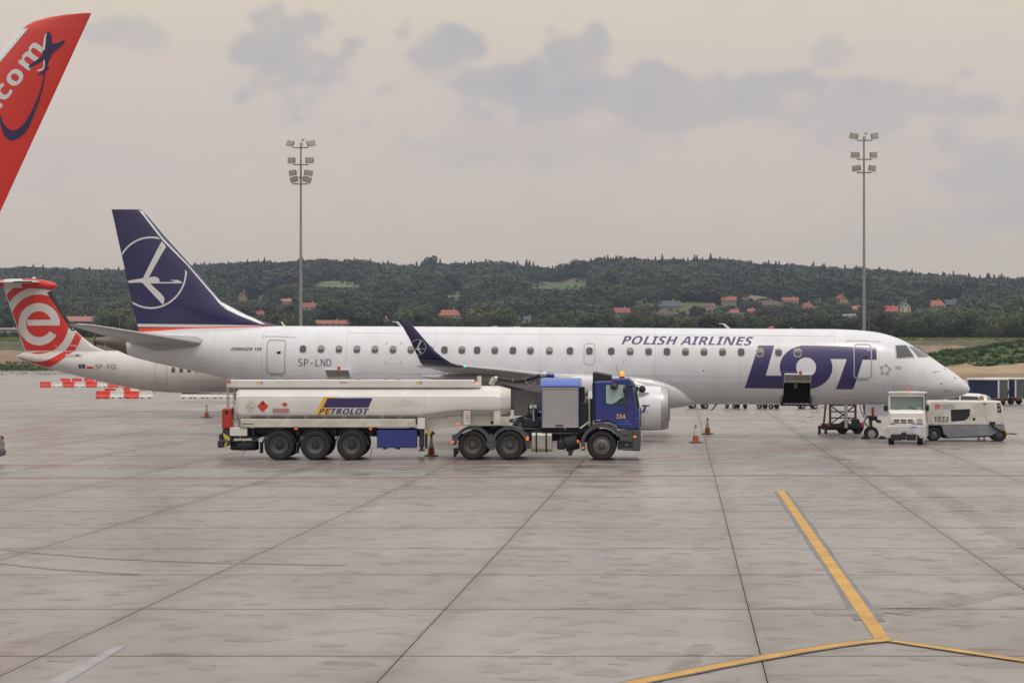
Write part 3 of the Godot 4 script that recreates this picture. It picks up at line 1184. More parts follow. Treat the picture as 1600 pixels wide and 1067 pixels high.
func leaf(b: MB, at: Vector3, out: Vector3, size: float) -> void:
	var m := (out + Vector3(rng.randf_range(-1, 1), rng.randf_range(-0.3, 1.2), rng.randf_range(-1, 1)) * 0.9).normalized()
	var x := m.cross(Vector3(rng.randf_range(-1, 1), rng.randf_range(-1, 1), rng.randf_range(-1, 1))).normalized() * size * rng.randf_range(0.35, 0.65)
	var y := m.cross(x).normalized() * size * rng.randf_range(0.35, 0.65)
	var n := (out.normalized() * 0.75 + m * 0.45).normalized()
	b.put(at - x - y * 0.4, at + x * 0.3 - y, at + x + y * 0.5, n, n, n)
	b.put(at - x - y * 0.4, at + x + y * 0.5, at - x * 0.4 + y, n, n, n)


func crown_mesh(seed_: int, kind: String, count: int, size: float) -> MB:
	# one unit is one metre; the tree is about 10 m high and stands on y = 0
	rng.seed = seed_
	var b := MB.new()
	if kind == "conifer":
		for i in count:
			var h := pow(rng.randf(), 1.25)
			var y := lerpf(1.2, 10.2, h)
			var tier := 0.62 + 0.38 * absf(sin(y * 2.6))
			var r := (1.0 - h) * 3.3 * tier * sqrt(rng.randf_range(0.25, 1.0)) + 0.1
			var t := rng.randf() * TAU
			var s := rng.randf_range(0.8, 1.15)
			b.tint(Color(s, s, s))
			leaf(b, Vector3(cos(t) * r, y - r * 0.18, sin(t) * r), Vector3(cos(t), 0.3, sin(t)), size)
		return b
	var lobes := []
	var k := 9
	for i in k:
		var t := TAU * i * 0.382 + rng.randf() * 0.8
		var y := lerpf(3.2, 8.2, float(i) / (k - 1))
		var reach := 2.6 * sqrt(maxf(0.05, 1.0 - pow((y - 5.0) / 4.2, 2.0))) * rng.randf_range(0.55, 1.1)
		lobes.append([Vector3(cos(t) * reach, y, sin(t) * reach), rng.randf_range(1.35, 2.2), rng.randf_range(0.72, 1.28)])
	lobes.append([Vector3(0, 5.4, 0), 2.7, 0.95])
	for i in count:
		var q: Array = lobes[rng.randi() % lobes.size()]
		var d := Vector3(rng.randfn(), rng.randfn() * 0.85, rng.randfn()).normalized()
		if d.y < -0.4 and rng.randf() < 0.5:
			d.y = -d.y
		var s: float = q[2] * rng.randf_range(0.84, 1.16)
		b.tint(Color(s, s, s * 0.95))
		leaf(b, q[0] + d * q[1] * pow(rng.randf_range(0.35, 1.0), 0.4), d, size)
	return b


func trunk_mesh(b: MB, kind: String) -> void:
	b.tube([Vector3(0, -0.6, 0), Vector3(0.05, 2.0, 0.03), Vector3(-0.05, 4.5, 0), Vector3(0, 7.6 if kind != "conifer" else 9.4, 0.05)], 0.24, 6, 0.05)
	if kind != "conifer":
		for q in [[Vector3(0, 2.2, 0), Vector3(1.7, 4.6, 0.6)], [Vector3(0, 2.6, 0), Vector3(-1.6, 5.2, -0.5)], [Vector3(0, 3.2, 0), Vector3(0.3, 6.0, -1.5)]]:
			b.tube([q[0], q[0].lerp(q[1], 0.5) + Vector3(0, 0.2, 0), q[1]], 0.12, 5, 0.03)


func free_of_trees(x: float, z: float, tall: float, ground: float) -> float:
	# 0 where nothing may stand, else the share of its height a tree may have there
	var share := 1.0
	for k in clearings:
		if Vector2((x - k[0]) / k[2], (z - k[1]) / k[3]).length() < 1.0 + 1.1 * lumps.get_noise_2d(x * 1.4, z * 1.4):
			return 0.0
		var front: float = k[1] - k[3] * 0.75
		if z < front and z > front - 700.0 and absf(x * k[1] / z - k[0]) < k[2] * 0.92:
			share = minf(share, maxf(0.15, (lerpf(k[5], EYE, (front - z) / front) - ground + rng.randf_range(0.0, 2.0)) / tall))
	for k in kept_free:
		if absf(x - k[0]) < k[2] + 4.0 and z < k[1] + k[2] * 2.0 + 5.0 and z > k[1] - 9.0:
			return 0.0
		if z < k[1] and z > k[1] - k[3] and absf(x * k[1] / z - k[0]) < k[2] + 5.0:
			share = minf(share, maxf(0.15, (lerpf(k[4], EYE, (k[1] - z) / k[1]) - ground + rng.randf_range(-1.6, 1.3)) / tall))
	return share


func make_woods() -> void:
	M.leaves = foliage_material(0.036, 0.049, 0.018)
	M.needles = foliage_material(0.017, 0.028, 0.017)
	M.willow = foliage_material(0.085, 0.115, 0.062)
	M.bark = mat(0.09, 0.07, 0.05, 0.9)
	# single trees that stand out
	rng.seed = 3
	for q in [
		[803, 449, 13.0, 1.35, "leaves", "round dark tree at the left end of the striped meadow"],
		[905, 505, 12.0, 1.25, "willow", "pale silvery willow nearest the airliner's lettering, before the red roof"],
		[632, 506, 10.5, 1.2, "willow", "pale willow above the raised dark wingtip"],
		[1440, 522, 11.0, 1.45, "willow", "silvery bush behind the flight deck windows of the white airliner"],
		[192, 515, 11.0, 1.4, "willow", "light green tree behind the edge of the blue tail fin"],
		[735, 478, 15.0, 1.2, "willow", "pale green tree right of the yellow-green clearing"],
		[672, 424, 22.0, 1.0, "leaves", "tallest broad tree on the skyline, above the big red hip roof"],
		[1090, 508, 10.0, 1.3, "leaves", "light green tree below the dark brown roofs"],
		[840, 512, 8.0, 1.2, "leaves", "bright green bushy tree beside the grey roofs"]]:
		var p := on_hill(q[0], q[1])
		var s: float = q[2] / 10.0
		var o := thing("tree", q[5], "tree", p, rng.randf() * TAU)
		var seed_ := int(q[0])
		var c := part("crown", crown_mesh(seed_, "broad", 1500, 0.62), M[q[4]], o)
		var t := MB.new()
		trunk_mesh(t, "broad")
		var tr := part("trunk", t, M.bark, o)
		for e in [c, tr]:
			e.scale = Vector3(s * q[3], s, s * q[3])
		kept_free.append([p.x, -p.z, 3.2 * s * q[3], 90.0, p.y + 2.0])
	# the woods: many copies of a few trees
	var kinds := []
	for k in [["broad", 101, 950, 0.58], ["broad", 102, 950, 0.58], ["broad", 103, 900, 0.6], ["conifer", 104, 700, 0.5], ["conifer", 105, 650, 0.52], ["broad", 106, 1600, 0.45], ["broad", 107, 1600, 0.44]]:
		var b := crown_mesh(k[1], k[0], k[2], k[3])
		b.tint(Color(0.9, 0.7, 0.6))
		trunk_mesh(b, k[0])
		kinds.append([b.mesh(), k[0], [], []])
	rng.seed = 42
	var z := 664.0
	while z < 2040.0:
		var gap := 6.2 if z < 820.0 else 8.0
		var x := -0.285 * z - 12.0
		while x < 0.285 * z + 12.0:
			var px := x + rng.randf_range(-3.2, 3.2)
			var pz := z + rng.randf_range(-3.2, 3.2)
			x += gap
			var tall := rng.randf_range(9.0, 16.0)
			if pz < 860.0: tall = rng.randf_range(4.5, 10.0)
			elif pz < 1330.0: tall = rng.randf_range(7.0, 13.5)
			if pz > 1500.0: tall = rng.randf_range(12.0, 19.0)
			var ground := hill(px, pz) if pz > 690.0 else 8.5
			var share := free_of_trees(px, pz, tall, ground)
			var settled := smoothstep(120.0, 60.0, absf(pz - 1010.0)) * 0.25
			if share <= 0.0 or rng.randf() < settled:
				continue
			tall *= share
			var stand := skyline.get_noise_2d(px * 0.9 + 300.0, pz * 0.9)
			var conifer := share > 0.9 and pz > 1250.0 and rng.randf() < (0.5 if pz > 1740.0 and px > -60.0 else (0.55 if stand > -0.05 else 0.10)) * (1.0 if px > -420.0 else 0.3)
			var pick := (3 + rng.randi() % 2) if conifer else (5 + rng.randi() % 2 if pz < 880.0 else rng.randi() % 3)
			var wide := tall / 10.0 * (rng.randf_range(0.85, 1.15) if conifer else rng.randf_range(1.05, 1.6) * lerpf(1.0, 1.35, smoothstep(1000.0, 1500.0, pz)))
			if conifer: tall *= rng.randf_range(0.85, 1.16 if pz > 1740.0 else 1.1)
			var bs := Basis(Vector3.UP, rng.randf() * TAU).scaled(Vector3(wide, tall / 10.0, wide))
			kinds[pick][2].append(Transform3D(bs, Vector3(px, ground - 0.3, -pz)))
			var s := rng.randf_range(0.6, 1.4) * (1.0 + 1.1 * skyline.get_noise_2d(px * 0.45, pz * 0.35 + 70.0)) * lerpf(1.35, 0.85, smoothstep(800.0, 1500.0, pz))
			if not conifer and rng.randf() < 0.10: s *= 1.6
			var warm := rng.randf_range(0.0, 0.35)
			kinds[pick][3].append(Color(s * (0.9 + warm), s, s * (0.95 - warm * 0.5)))
		z += gap
	var names := ["woods", "woods", "woods", "conifer_woods", "conifer_woods", "hedgerow", "hedgerow"]
	for i in kinds.size():
		var mm := MultiMesh.new()
		mm.transform_format = MultiMesh.TRANSFORM_3D
		mm.use_colors = true
		mm.mesh = kinds[i][0]
		mm.instance_count = kinds[i][2].size()
		for j in kinds[i][2].size():
			mm.set_instance_transform(j, kinds[i][2][j])
			mm.set_instance_color(j, kinds[i][3][j])
		var o := MultiMeshInstance3D.new()
		o.name = unique_name(self, names[i])
		o.multimesh = mm
		o.material_override = M.needles if kinds[i][1] == "conifer" else M.leaves
		add_child(o, true)
		o.set_meta("kind", "stuff")
	make_field_plants()


func make_field_plants() -> void:
	# tufts on the grassy strips and stones on the dug-over earth
	var tuft := MB.new()
	rng.seed = 17
	for i in 26:
		var t := rng.randf() * TAU
		var r := rng.randf() * 0.55
		var p := Vector3(cos(t) * r, -0.1, sin(t) * r)
		var l := Vector3(cos(t) * 0.3 + rng.randf_range(-0.2, 0.2), rng.randf_range(0.5, 1.0), sin(t) * 0.3)
		var w := Vector3(-sin(t), 0, cos(t)) * 0.10
		var s := rng.randf_range(0.7, 1.3)
		tuft.tint(Color(s, s, s))
		tuft.tri(p - w, p + w, p + l)
	var stone := MB.new()
	stone.tint(Color.WHITE)
	stone.box(Vector3(0, 0.2, 0), Vector3(1.0, 0.6, 0.8), 0.28, Basis(Vector3(0.3, 1, 0.2).normalized(), 0.6))
	var sets := [[tuft.mesh(), foliage_material(0.10, 0.15, 0.04), [], [], "field_grass"], [stone.mesh(), mat(0.24, 0.20, 0.165, 0.9), [], [], "rubble"]]
	sets[1][1].vertex_color_use_as_albedo = true
	for i in 24000:
		var z := rng.randf_range(330.0, 680.0)
		var x := rng.randf_range(-0.29, 0.29) * z
		if absf(x + 0.03 * z) < 0.17 * z and rng.randf() < 0.8:
			continue
		var c := bank_colour(x, z)
		var y := bank(x, z)
		var s := rng.randf_range(0.5, 1.2)
		if c.g > c.r:
			var lush: float = c.g / 0.14
			sets[0][2].append(Transform3D(Basis(Vector3.UP, rng.randf() * TAU).scaled(Vector3(s * 1.5, s * (0.9 if z < 540.0 else 0.5), s * 1.5)), Vector3(x, y, -z)))
			sets[0][3].append(Color(c.r / 0.085, c.g / 0.14, 1.0) * rng.randf_range(0.6, 1.1))
		elif z > 440.0 and rng.randf() < 0.16:
			sets[1][2].append(Transform3D(Basis(Vector3.UP, rng.randf() * TAU).scaled(Vector3.ONE * s * rng.randf_range(0.25, 1.0)), Vector3(x, y - 0.1, -z)))
			var t := rng.randf_range(0.6, 1.25)
			sets[1][3].append(Color(t, t, t))
	for q in sets:
		var mm := MultiMesh.new()
		mm.transform_format = MultiMesh.TRANSFORM_3D
		mm.use_colors = true
		mm.mesh = q[0]
		mm.instance_count = q[2].size()
		for j in q[2].size():
			mm.set_instance_transform(j, q[2][j])
			mm.set_instance_color(j, q[3][j])
		var o := MultiMeshInstance3D.new()
		o.name = q[4]
		o.multimesh = mm
		o.material_override = q[1]
		add_child(o, true)
		o.set_meta("kind", "stuff")


func house(u: float, v: float, w_px: float, wall_px: float, roof_px: float, kind: String, wall: Material, roof: Material, label: String, floors := 1, called := "house") -> void:
	var p := on_hill(u, v)
	var px := -p.z / FOCAL
	var w := w_px * px
	var h := wall_px * px
	var r := roof_px * px
	var d := minf(w * 0.85, 11.0)
	var o := thing(called, label, "house", p, sin(u * 7.0) * 0.22)
	var b := MB.new()
	var hw := w * 0.46
	b.box(Vector3(0, h * 0.5 - 1.0, -d * 0.5), Vector3(hw * 2, h + 2.0, d))
	if kind == "gable":
		b.prism(poly([-hw, h, hw, h, 0, h + r * 0.93]), -d + 0.02, -0.02)
	part("wall", b, wall, o)
	b = MB.new()
	var e := w * 0.5
	if kind == "gable":
		for s in [-1.0, 1.0]:
			b.prism(poly([s * e, h - r * 0.08, s * e, h + 0.22, 0, h + r + 0.22, 0, h + r]), -d - 0.5, 0.5)
	else:
		var inset := e * 0.42 if kind == "hip" else 0.0
		var f := 0.5
		var bk := -d - 0.5
		var pts := [Vector3(-e, h, f), Vector3(e, h, f), Vector3(e, h, bk), Vector3(-e, h, bk), Vector3(-e + inset, h + r, -d * 0.5), Vector3(e - inset, h + r, -d * 0.5)]
		var c := Vector3(0, h + r * 0.3, -d * 0.5)
		b.face(pts[0], pts[1], pts[5], pts[4], c)
		b.face(pts[2], pts[3], pts[4], pts[5], c)
		b.face(pts[1], pts[2], pts[5], pts[5], c)
		b.face(pts[3], pts[0], pts[4], pts[4], c)
		b.face(pts[3], pts[2], pts[1], pts[0], c)
	var rf := part("roof", b, roof, o)
	b = MB.new()
	b.box(Vector3(e * 0.35, h + r * 0.8, -d * 0.55), Vector3(0.7, r * 0.9 + 0.8, 0.7))
	part("chimney", b, M.house_stone, rf)
	var n := maxi(2, int(w / 3.2))
	for fl in floors:
		for i in n:
			var x := lerpf(-hw, hw, (i + 0.5) / n)
			var y: float = h * (fl + 0.55) / floors
			b = MB.new()
			b.box(Vector3(x, y, 0.02), Vector3(1.3, 1.5, 0.12))
			var fr := part("window", b, M.house_trim, o)
			b = MB.new()
			b.box(Vector3(x, y, 0.05), Vector3(1.05, 1.25, 0.12))
			part("pane", b, M.cabin_glass, fr)
	if kind == "gable":
		b = MB.new()
		b.box(Vector3(0, h + r * 0.3, 0.0), Vector3(1.2, 1.3, 0.1))
		part("pane", b, M.cabin_glass, part("window", b, M.house_trim, o)).position.z = 0.04
	kept_free.append([p.x, -p.z, w * 0.5, 720.0, p.y + h * 0.15])


func make_houses() -> void:
	M.house_stone = mat(0.36, 0.32, 0.28, 0.9)
	M.house_trim = mat(0.6, 0.58, 0.54, 0.7)
	var red := mat(0.29, 0.085, 0.05, 0.8, 0.0, 0.0, "grime")
	var bright := mat(0.40, 0.075, 0.05, 0.7, 0.0, 0.0, "grime")
	var orange := mat(0.36, 0.115, 0.06, 0.8, 0.0, 0.0, "grime")
	var pink := mat(0.40, 0.18, 0.13, 0.8, 0.0, 0.0, "grime")
	var slate := mat(0.085, 0.09, 0.10, 0.7, 0.0, 0.0, "grime")
	var brown := mat(0.12, 0.075, 0.06, 0.8, 0.0, 0.0, "grime")
	var ochre := mat(0.52, 0.31, 0.10, 0.85, 0.0, 0.0, "grime")
	var white := mat(0.58, 0.55, 0.49, 0.85, 0.0, 0.0, "grime")
	var grey := mat(0.27, 0.25, 0.23, 0.9, 0.0, 0.0, "grime")
	var peach := mat(0.50, 0.30, 0.20, 0.85, 0.0, 0.0, "grime")
	house(377, 472, 19, 8, 8, "gable", ochre, slate, "ochre gabled house with grey roof, above the sloping fin root", 2)
	house(409, 470, 10, 4, 5, "side", ochre, slate, "small ochre house just right of the larger ochre gabled house")
	house(446, 478, 18, 6, 5, "side", peach, pink, "pale pink roofed house left of the left floodlight mast")
	house(480, 486, 26, 5, 8, "side", white, red, "white house with red roof directly behind the left floodlight mast")
	house(405, 496, 17, 4, 6, "side", white, red, "small red roofed house just above the tip of the fin fairing")
	house(520, 513, 52, 6, 6, "side", white, orange, "long low orange-roofed house peeping over the airliner's back")
	house(601, 503, 10, 4, 4, "gable", white, bright, "tiny white house with red roof left of the raised wingtip")
	house(701, 497, 40, 4, 9, "hip", white, orange, "wide orange hip roof right of the raised wingtip")
	house(810, 504, 10, 4, 5, "side", grey, slate, "smaller grey roofed house, left one of the grey pair over the airliner")
	house(827, 504, 18, 4, 6, "side", white, slate, "grey roofed pale house, right one of the grey pair over the airliner")
	house(975, 491, 28, 3, 8, "side", white, red, "house with plain red roof above the word POLISH")
	house(1047, 482, 38, 4, 9, "side", grey, slate, "large dark slate roof left of the grey two-storey house")
	house(1138, 480, 24, 11, 6, "side", grey, orange, "grey two-storey house with orange roof and pale windows", 2)
	house(1110, 482, 14, 4, 4, "side", white, red, "low white house with pink-red roof left of the grey two-storey house")
	house(1147, 493, 15, 4, 6, "side", peach, orange, "orange roofed house just below the grey two-storey house")
	house(1174, 490, 12, 3, 5, "side", peach, orange, "small orange roof right of and below the grey two-storey house")
	house(1036, 495, 26, 4, 6, "side", grey, brown, "left one of two dark brown roofed houses below the slate roof")
	house(1086, 495, 30, 4, 7, "side", grey, brown, "right one of two dark brown roofed houses, with orange dormer")
	house(1236, 474, 26, 4, 6, "side", peach, red, "red roofed house above the rounded logo letter, beside a meadow")
	house(1264, 485, 18, 4, 7, "hip", white, red, "red hip roof lower down, midway to the right floodlight mast")
	house(1204, 481, 26, 4, 7, "side", grey, brown, "brown roofed house left of the red hip roof")
	house(1317, 476, 20, 7, 8, "gable", ochre, orange, "orange gabled house just left of the right floodlight mast")
	house(1352, 468, 10, 3, 5, "side", white, bright, "small bright red roof half hidden by the right floodlight mast")
	house(1338, 486, 14, 3, 6, "side", peach, pink, "pale pinkish roof below the orange gabled house")
	house(1328, 498, 24, 5, 3, "side", white, grey, "low white building left of the foot of the right floodlight mast")
	house(1393, 489, 21, 2, 9, "side", white, bright, "house with large bright red roof left of the white gabled house")
	house(1415, 487, 19, 8, 9, "gable", white, slate, "white gabled house with grey roof and dark balcony windows", 2)
	house(1464, 482, 30, 4, 9, "hip", white, orange, "wide orange hip roofed house right of the white gabled house")
	house(1490, 478, 26, 3, 8, "side", grey, slate, "grey roof just behind the wide orange hip roof")
	house(125, 506, 46, 4, 8, "side", white, pink, "long pink roofed building between the two tail fins")
	house(8, 523, 40, 8, 3, "side", white, grey, "pale low building at the left edge behind the grass")


# ---------------------------------------------------------------- the white airliner

const YAW := 0.0872665
const PITCH := 0.0075
const NOSE_X := 19.83
const NOSE_Z := 84.6


func ap(u: float, v: float, w: float) -> Vector2:
	# (metres behind the nose, height in the airliner's own axes) of what is seen there, w metres from its middle plane
	var k := (u - 800.0) / FOCAL
	var s := (NOSE_X - w * sin(YAW) - k * (NOSE_Z - w * cos(YAW))) / (cos(YAW) + k * sin(YAW))
	var z := NOSE_Z + s * sin(YAW) - w * cos(YAW)
	return Vector2(s, EYE - (v - HORIZON) * z / FOCAL - (s - 18.0) * PITCH)


func apoly(a: Array, w: float) -> PackedVector2Array:
	var p := PackedVector2Array()
	for i in range(0, a.size(), 2):
		p.append(ap(a[i], a[i + 1], w))
	return p


func crane_marks(w: float, cx: float, cy: float, k: float) -> Array:
	# the bird in its ring as seen shapes: k photo pixels per pixel of the enlarged fin
	var o := []
	for a in [
		[845, 471, 960, 245, 974, 252, 982, 268, 980, 290, 880, 468],
		[750, 488, 845, 472, 880, 467, 915, 463, 935, 469, 945, 482, 946, 496, 1040, 496, 1024, 487, 1012, 488, 1010, 484, 1060, 484, 1082, 499, 1080, 503, 885, 504, 848, 505, 830, 498, 750, 500],
		[846, 505.5, 965, 629, 973, 622, 975, 590, 957, 566, 888, 504.5]]:
		var q := []
		for i in range(0, a.size(), 2):
			q.append(cx + (a[i] - 893.0) * k)
			q.append(cy + (a[i + 1] - 440.0) * k)
		o.append(fill(apoly(q, w)))
	var rr := []
	for r in [215.0, 205.0]:
		var q := []
		for i in 48:
			q.append(cx + cos(TAU * i / 48) * r * k)
			q.append(cy + sin(TAU * i / 48) * r * k)
		rr.append(apoly(q, w))
	o.append(ring(rr[0], rr[1]))
	return o


func wing_skin(b: MB, sections: Array, side := 1.0) -> void:
	# sections of [distance out, height, leading edge, trailing edge, half thickness]
	var rings := []
	for r in sections:
		var row := PackedVector3Array()
		for k in 33:
			var t := absf(k - 16) / 16.0
			var x := t * t
			var up := 1.0 if k >= 16 else -0.72
			row.append(Vector3(18.0 - lerpf(r[2], r[3], x), r[1] + r[4] * Blade.shape(x) * up, r[0] * side))
		rings.append(row)
	b.loft(rings)


func interp_sections(a: Array, n: int) -> Array:
	var o := []
	for i in a.size() - 1:
		for k in n:
			var row := []
			for j in a[i].size():
				row.append(lerpf(a[i][j], a[i + 1][j], float(k) / n))
			o.append(row)
	o.append(a[a.size() - 1])
	return o


func aircraft_wheel(parent: Node, at: Vector3, r: float, width: float) -> void:
	var b := MB.new()
	b.lathe([Vector2(-width * 0.3, r * 0.55), Vector2(-width * 0.5, r * 0.7), Vector2(-width * 0.5, r * 0.88), Vector2(-width * 0.3, r), Vector2(width * 0.3, r), Vector2(width * 0.5, r * 0.88), Vector2(width * 0.5, r * 0.7), Vector2(width * 0.3, r * 0.55)], at, Vector3(0, 0, 1), 28, true)
	var o := part("wheel", b, M.rubber, parent)
	b = MB.new()
	b.lathe([Vector2(-width * 0.32, 0.0), Vector2(-width * 0.32, r * 0.56), Vector2(width * 0.32, r * 0.56), Vector2(width * 0.36, r * 0.5), Vector2(width * 0.22, r * 0.42), Vector2(width * 0.26, r * 0.2), Vector2(width * 0.4, r * 0.16), Vector2(width * 0.42, 0.0)], at, Vector3(0, 0, 1), 20)
	part("rim", b, M.plane_grey, o)


func make_airliner() -> void:
	var o := thing("airliner", "white twin-engine airliner with dark blue crane tail parked across the apron", "airliner", Vector3(NOSE_X - 18.0 * cos(YAW), 0, -(NOSE_Z + 18.0 * sin(YAW))), -YAW)
	o.rotation.z = -PITCH
	var hull := Hull.new()
	hull.waist = 0.5
	var rows := []
	# silhouette rows as seen: [u of top, v of top, half width]; tops and bottoms are measured apart and joined by s
	var tops := []
	for q in [[1515.2, 607.5], [1513, 602.4], [1505, 594], [1492.6, 583.8], [1474, 571.5], [1451, 555.6], [1431, 543], [1418, 535.5], [1408, 530.2], [1397.7, 526], [1377, 520], [1340, 515.2], [1314, 513.8], [1250, 513.2], [1100, 512.3], [1000, 511.5], [800, 510.3], [620, 509.3], [430, 508.7], [300, 512], [214, 518], [150, 526.6]]:
		tops.append(ap(q[0], q[1], 0.0))
	var bots := []
	for q in [[1515.2, 607.5], [1512, 612.7], [1501, 618], [1482, 622.5], [1455, 626.5], [1420, 629.5], [1387, 631], [1300, 631.5], [1200, 631], [900, 631.5], [545, 631], [495, 627.5], [440, 614.5], [355.6, 593], [320, 583], [244, 566.7], [210, 558], [150, 538]]:
		bots.append(ap(q[0], q[1], 0.0))
	var pick := func(a: Array, s: float) -> float:
		var i := 0
		while i < a.size() - 2 and a[i + 1].x < s:
			i += 1
		return lerpf(a[i].y, a[i + 1].y, clampf((s - a[i].x) / (a[i + 1].x - a[i].x), 0.0, 1.0))
	var widths := [Vector2(0, 0.02), Vector2(0.06, 0.16), Vector2(0.27, 0.40), Vector2(0.61, 0.63), Vector2(1.12, 0.87), Vector2(1.75, 1.07), Vector2(2.65, 1.26), Vector2(3.78, 1.40), Vector2(4.8, 1.47), Vector2(6.0, 1.505), Vector2(27.0, 1.505), Vector2(29.0, 1.46), Vector2(31.0, 1.30), Vector2(33.5, 0.98), Vector2(36.0, 0.58), Vector2(38.73, 0.22)]
	for s in [0.0, 0.05, 0.15, 0.3, 0.6, 1.1, 1.75, 2.3, 2.65, 2.9, 3.25, 3.8, 4.8, 5.6, 7.2, 11.0, 18.0, 25.0, 27.6, 28.8, 30.3, 32.0, 33.0, 34.3, 36.0, 36.9, 38.72]:
		rows.append([s, pick.call(tops, s), pick.call(bots, s), pick.call(widths, s)])
	hull.rows = rows
	# fuselage skin, open at the forward cargo door
	var c0 := ap(1266, 597, 1.3)
	var c1 := ap(1223.5, 629.6, 1.2)
	var mid := hull.mid(hull.at(7.5))
	var low: float = mid - hull.at(7.5)[1]
	var ta := asin(clampf((c0.y - mid) / low, -1, 1))
	var tb := asin(clampf((c1.y - mid) / low, -0.985, 1))
	var ss := []
	for q in [[0.0, 0.3, 8], [0.3, 4.8, 34], [4.8, c0.x, 6], [c0.x, c1.x, 3], [c1.x, 27.0, 30], [27.0, 38.72, 40]]:
		for i in q[2]:
			ss.append(lerpf(q[0], q[1], float(i) / q[2]))
	ss.append(38.72)
	var ts := []
	for i in 64:
		ts.append(-PI / 2 + TAU * i / 64.0)
	ts.append(ta)
	ts.append(tb)
	ts.sort()
	var b := MB.new()
	var pts := []
	for s in ss:
		var row := PackedVector3Array()
		for t in ts:
			row.append(hull.point(s, t))
		pts.append(row)
	var norm := func(i: int, j: int) -> Vector3:
		var k := ts.size()
		var x: Vector3 = pts[mini(i + 1, ss.size() - 1)][j] - pts[maxi(i - 1, 0)][j]
		var y: Vector3 = pts[i][(j + 1) % k] - pts[i][(j + k - 1) % k]
		var m := y.cross(x)
		return -m.normalized() if m.length_squared() > 1e-14 else Vector3(1, 0, 0)
	for i in ss.size() - 1:
		for j in ts.size():
			var l: int = (j + 1) % ts.size()
			if ss[i] > c0.x - 0.01 and ss[i + 1] < c1.x + 0.01 and ts[j] > tb - 0.001 and ts[l] < ta + 0.001 and j < l:
				continue
			var q := [pts[i][j], pts[i][l], pts[i + 1][l], pts[i + 1][j]]
			var m := [norm.call(i, j), norm.call(i, l), norm.call(i + 1, l), norm.call(i + 1, j)]
			for k in 4:
				var cen := Vector3(q[k].x, hull.mid(hull.at(18.0 - q[k].x)), 0)
				if m[k].dot(q[k] - cen) < 0.0: m[k] = -m[k]
			b.put(q[0], q[1], q[2], m[0], m[1], m[2])
			b.put(q[0], q[2], q[3], m[0], m[2], m[3])
	part("fuselage", b, M.plane_white, o)
	# forward hold behind the opening
	b = MB.new()
	var hx := 18.0 - (c0.x + c1.x) * 0.5
	var hw := c1.x - c0.x + 0.16
	b.box(Vector3(hx, (c0.y + c1.y) * 0.5, 0.2), Vector3(hw, c0.y - c1.y + 0.25, 0.03))
	b.box(Vector3(hx, c0.y + 0.06, 0.65), Vector3(hw, 0.03, 0.9))
	b.box(Vector3(hx, c1.y - 0.02, 0.55), Vector3(hw, 0.03, 0.72))
	for s in [-1.0, 1.0]:
		b.box(Vector3(hx + s * (hw * 0.5 - 0.04), (c0.y + c1.y) * 0.5, 0.6), Vector3(0.03, c0.y - c1.y, 0.85))
	var hold := part("cargo_hold", b, M.hold, o)
	b = MB.new()
	b.box(Vector3(hx, lerpf(c1.y, c0.y, 0.82), 0.24), Vector3(0.16, 0.2, 0.02))
	part("hold_placard", b, M.panel_grey, hold)
	b = MB.new()
	b.box(Vector3(hx, c1.y - 0.02, 1.0), Vector3(c1.x - c0.x, 0.05, 0.10), 0.015)
	for k in 5:
		b.box(Vector3(hx - 0.45 + 0.22 * k, c1.y + 0.012, 1.03), Vector3(0.05, 0.05, 0.05), 0.01)
	part("door_sill", b, M.steel, o)
	var doors := [[hx, c0.y, c1.x - c0.x, "cargo_door"]]
	var aft0 := ap(509, 591, 1.5)
	var aft1 := ap(548, 590, 1.5)
	doors.append([18.0 - (aft0.x + aft1.x) * 0.5, aft0.y + 0.05, 1.05, "cargo_door"])
	for q in doors:
		var w0 := hull.wide(18.0 - q[0], q[1])
		b = MB.new()
		var prof := []
		for k in 7:
			var t := k / 6.0
			prof.append(Vector2(w0 + 0.66 * t, q[1] + 0.02 + 0.47 * t - 0.12 * t * t))
		for k in 6:
			var p0: Vector2 = prof[k]
			var p1: Vector2 = prof[k + 1]
			var dirn := (p1 - p0).normalized()
			b.box(Vector3(q[0], (p0.y + p1.y) * 0.5, (p0.x + p1.x) * 0.5), Vector3(q[2], 0.05, p0.distance_to(p1) + 0.008), 0.0, Basis(Vector3(1, 0, 0), -atan2(dirn.y, dirn.x)))
		var dr := part(q[3], b, M.plane_white, o)
		b = MB.new()
		for k in 3:
			b.box(Vector3(q[0] + (k - 1) * q[2] * 0.36, q[1] + 0.16, w0 + 0.30), Vector3(0.05, 0.05, 0.55), 0.01, Basis(Vector3(1, 0, 0), -0.55))
		b.box(Vector3(q[0], q[1] + 0.20, w0 + 0.36), Vector3(q[2] * 0.9, 0.03, 0.45), 0.005, Basis(Vector3(1, 0, 0), -0.55))
		part("door_lining", b, M.lining, dr)
		b = MB.new()
		for s in [-0.42, 0.0, 0.42]:
			b.box(Vector3(q[0] + s * q[2], q[1] + 0.345, w0 + 0.58), Vector3(0.12, 0.06, 0.05), 0.01)
		part("latch", b, M.dark_steel, dr)
		b = MB.new()
		b.lathe([Vector2(0, 0.0), Vector2(0, 0.08), Vector2(0.12, 0.06), Vector2(0.15, 0.0)], Vector3(q[0] + 0.1, q[1] + 0.37, w0 + 0.62), Vector3(0, 1, 0), 12)
		part("warning_lamp", b, M.red_lamp, dr)
	# livery
	var gap := PackedVector2Array([Vector2(c0.x - 0.01, c0.y + 0.02), Vector2(c1.x + 0.01, c0.y + 0.02), Vector2(c1.x + 0.01, c1.y - 1), Vector2(c0.x - 0.01, c1.y - 1)])
	var oc := ap(1258.5, 573.2, 1.45)
	var outer := PackedVector2Array()
	var inner := PackedVector2Array()
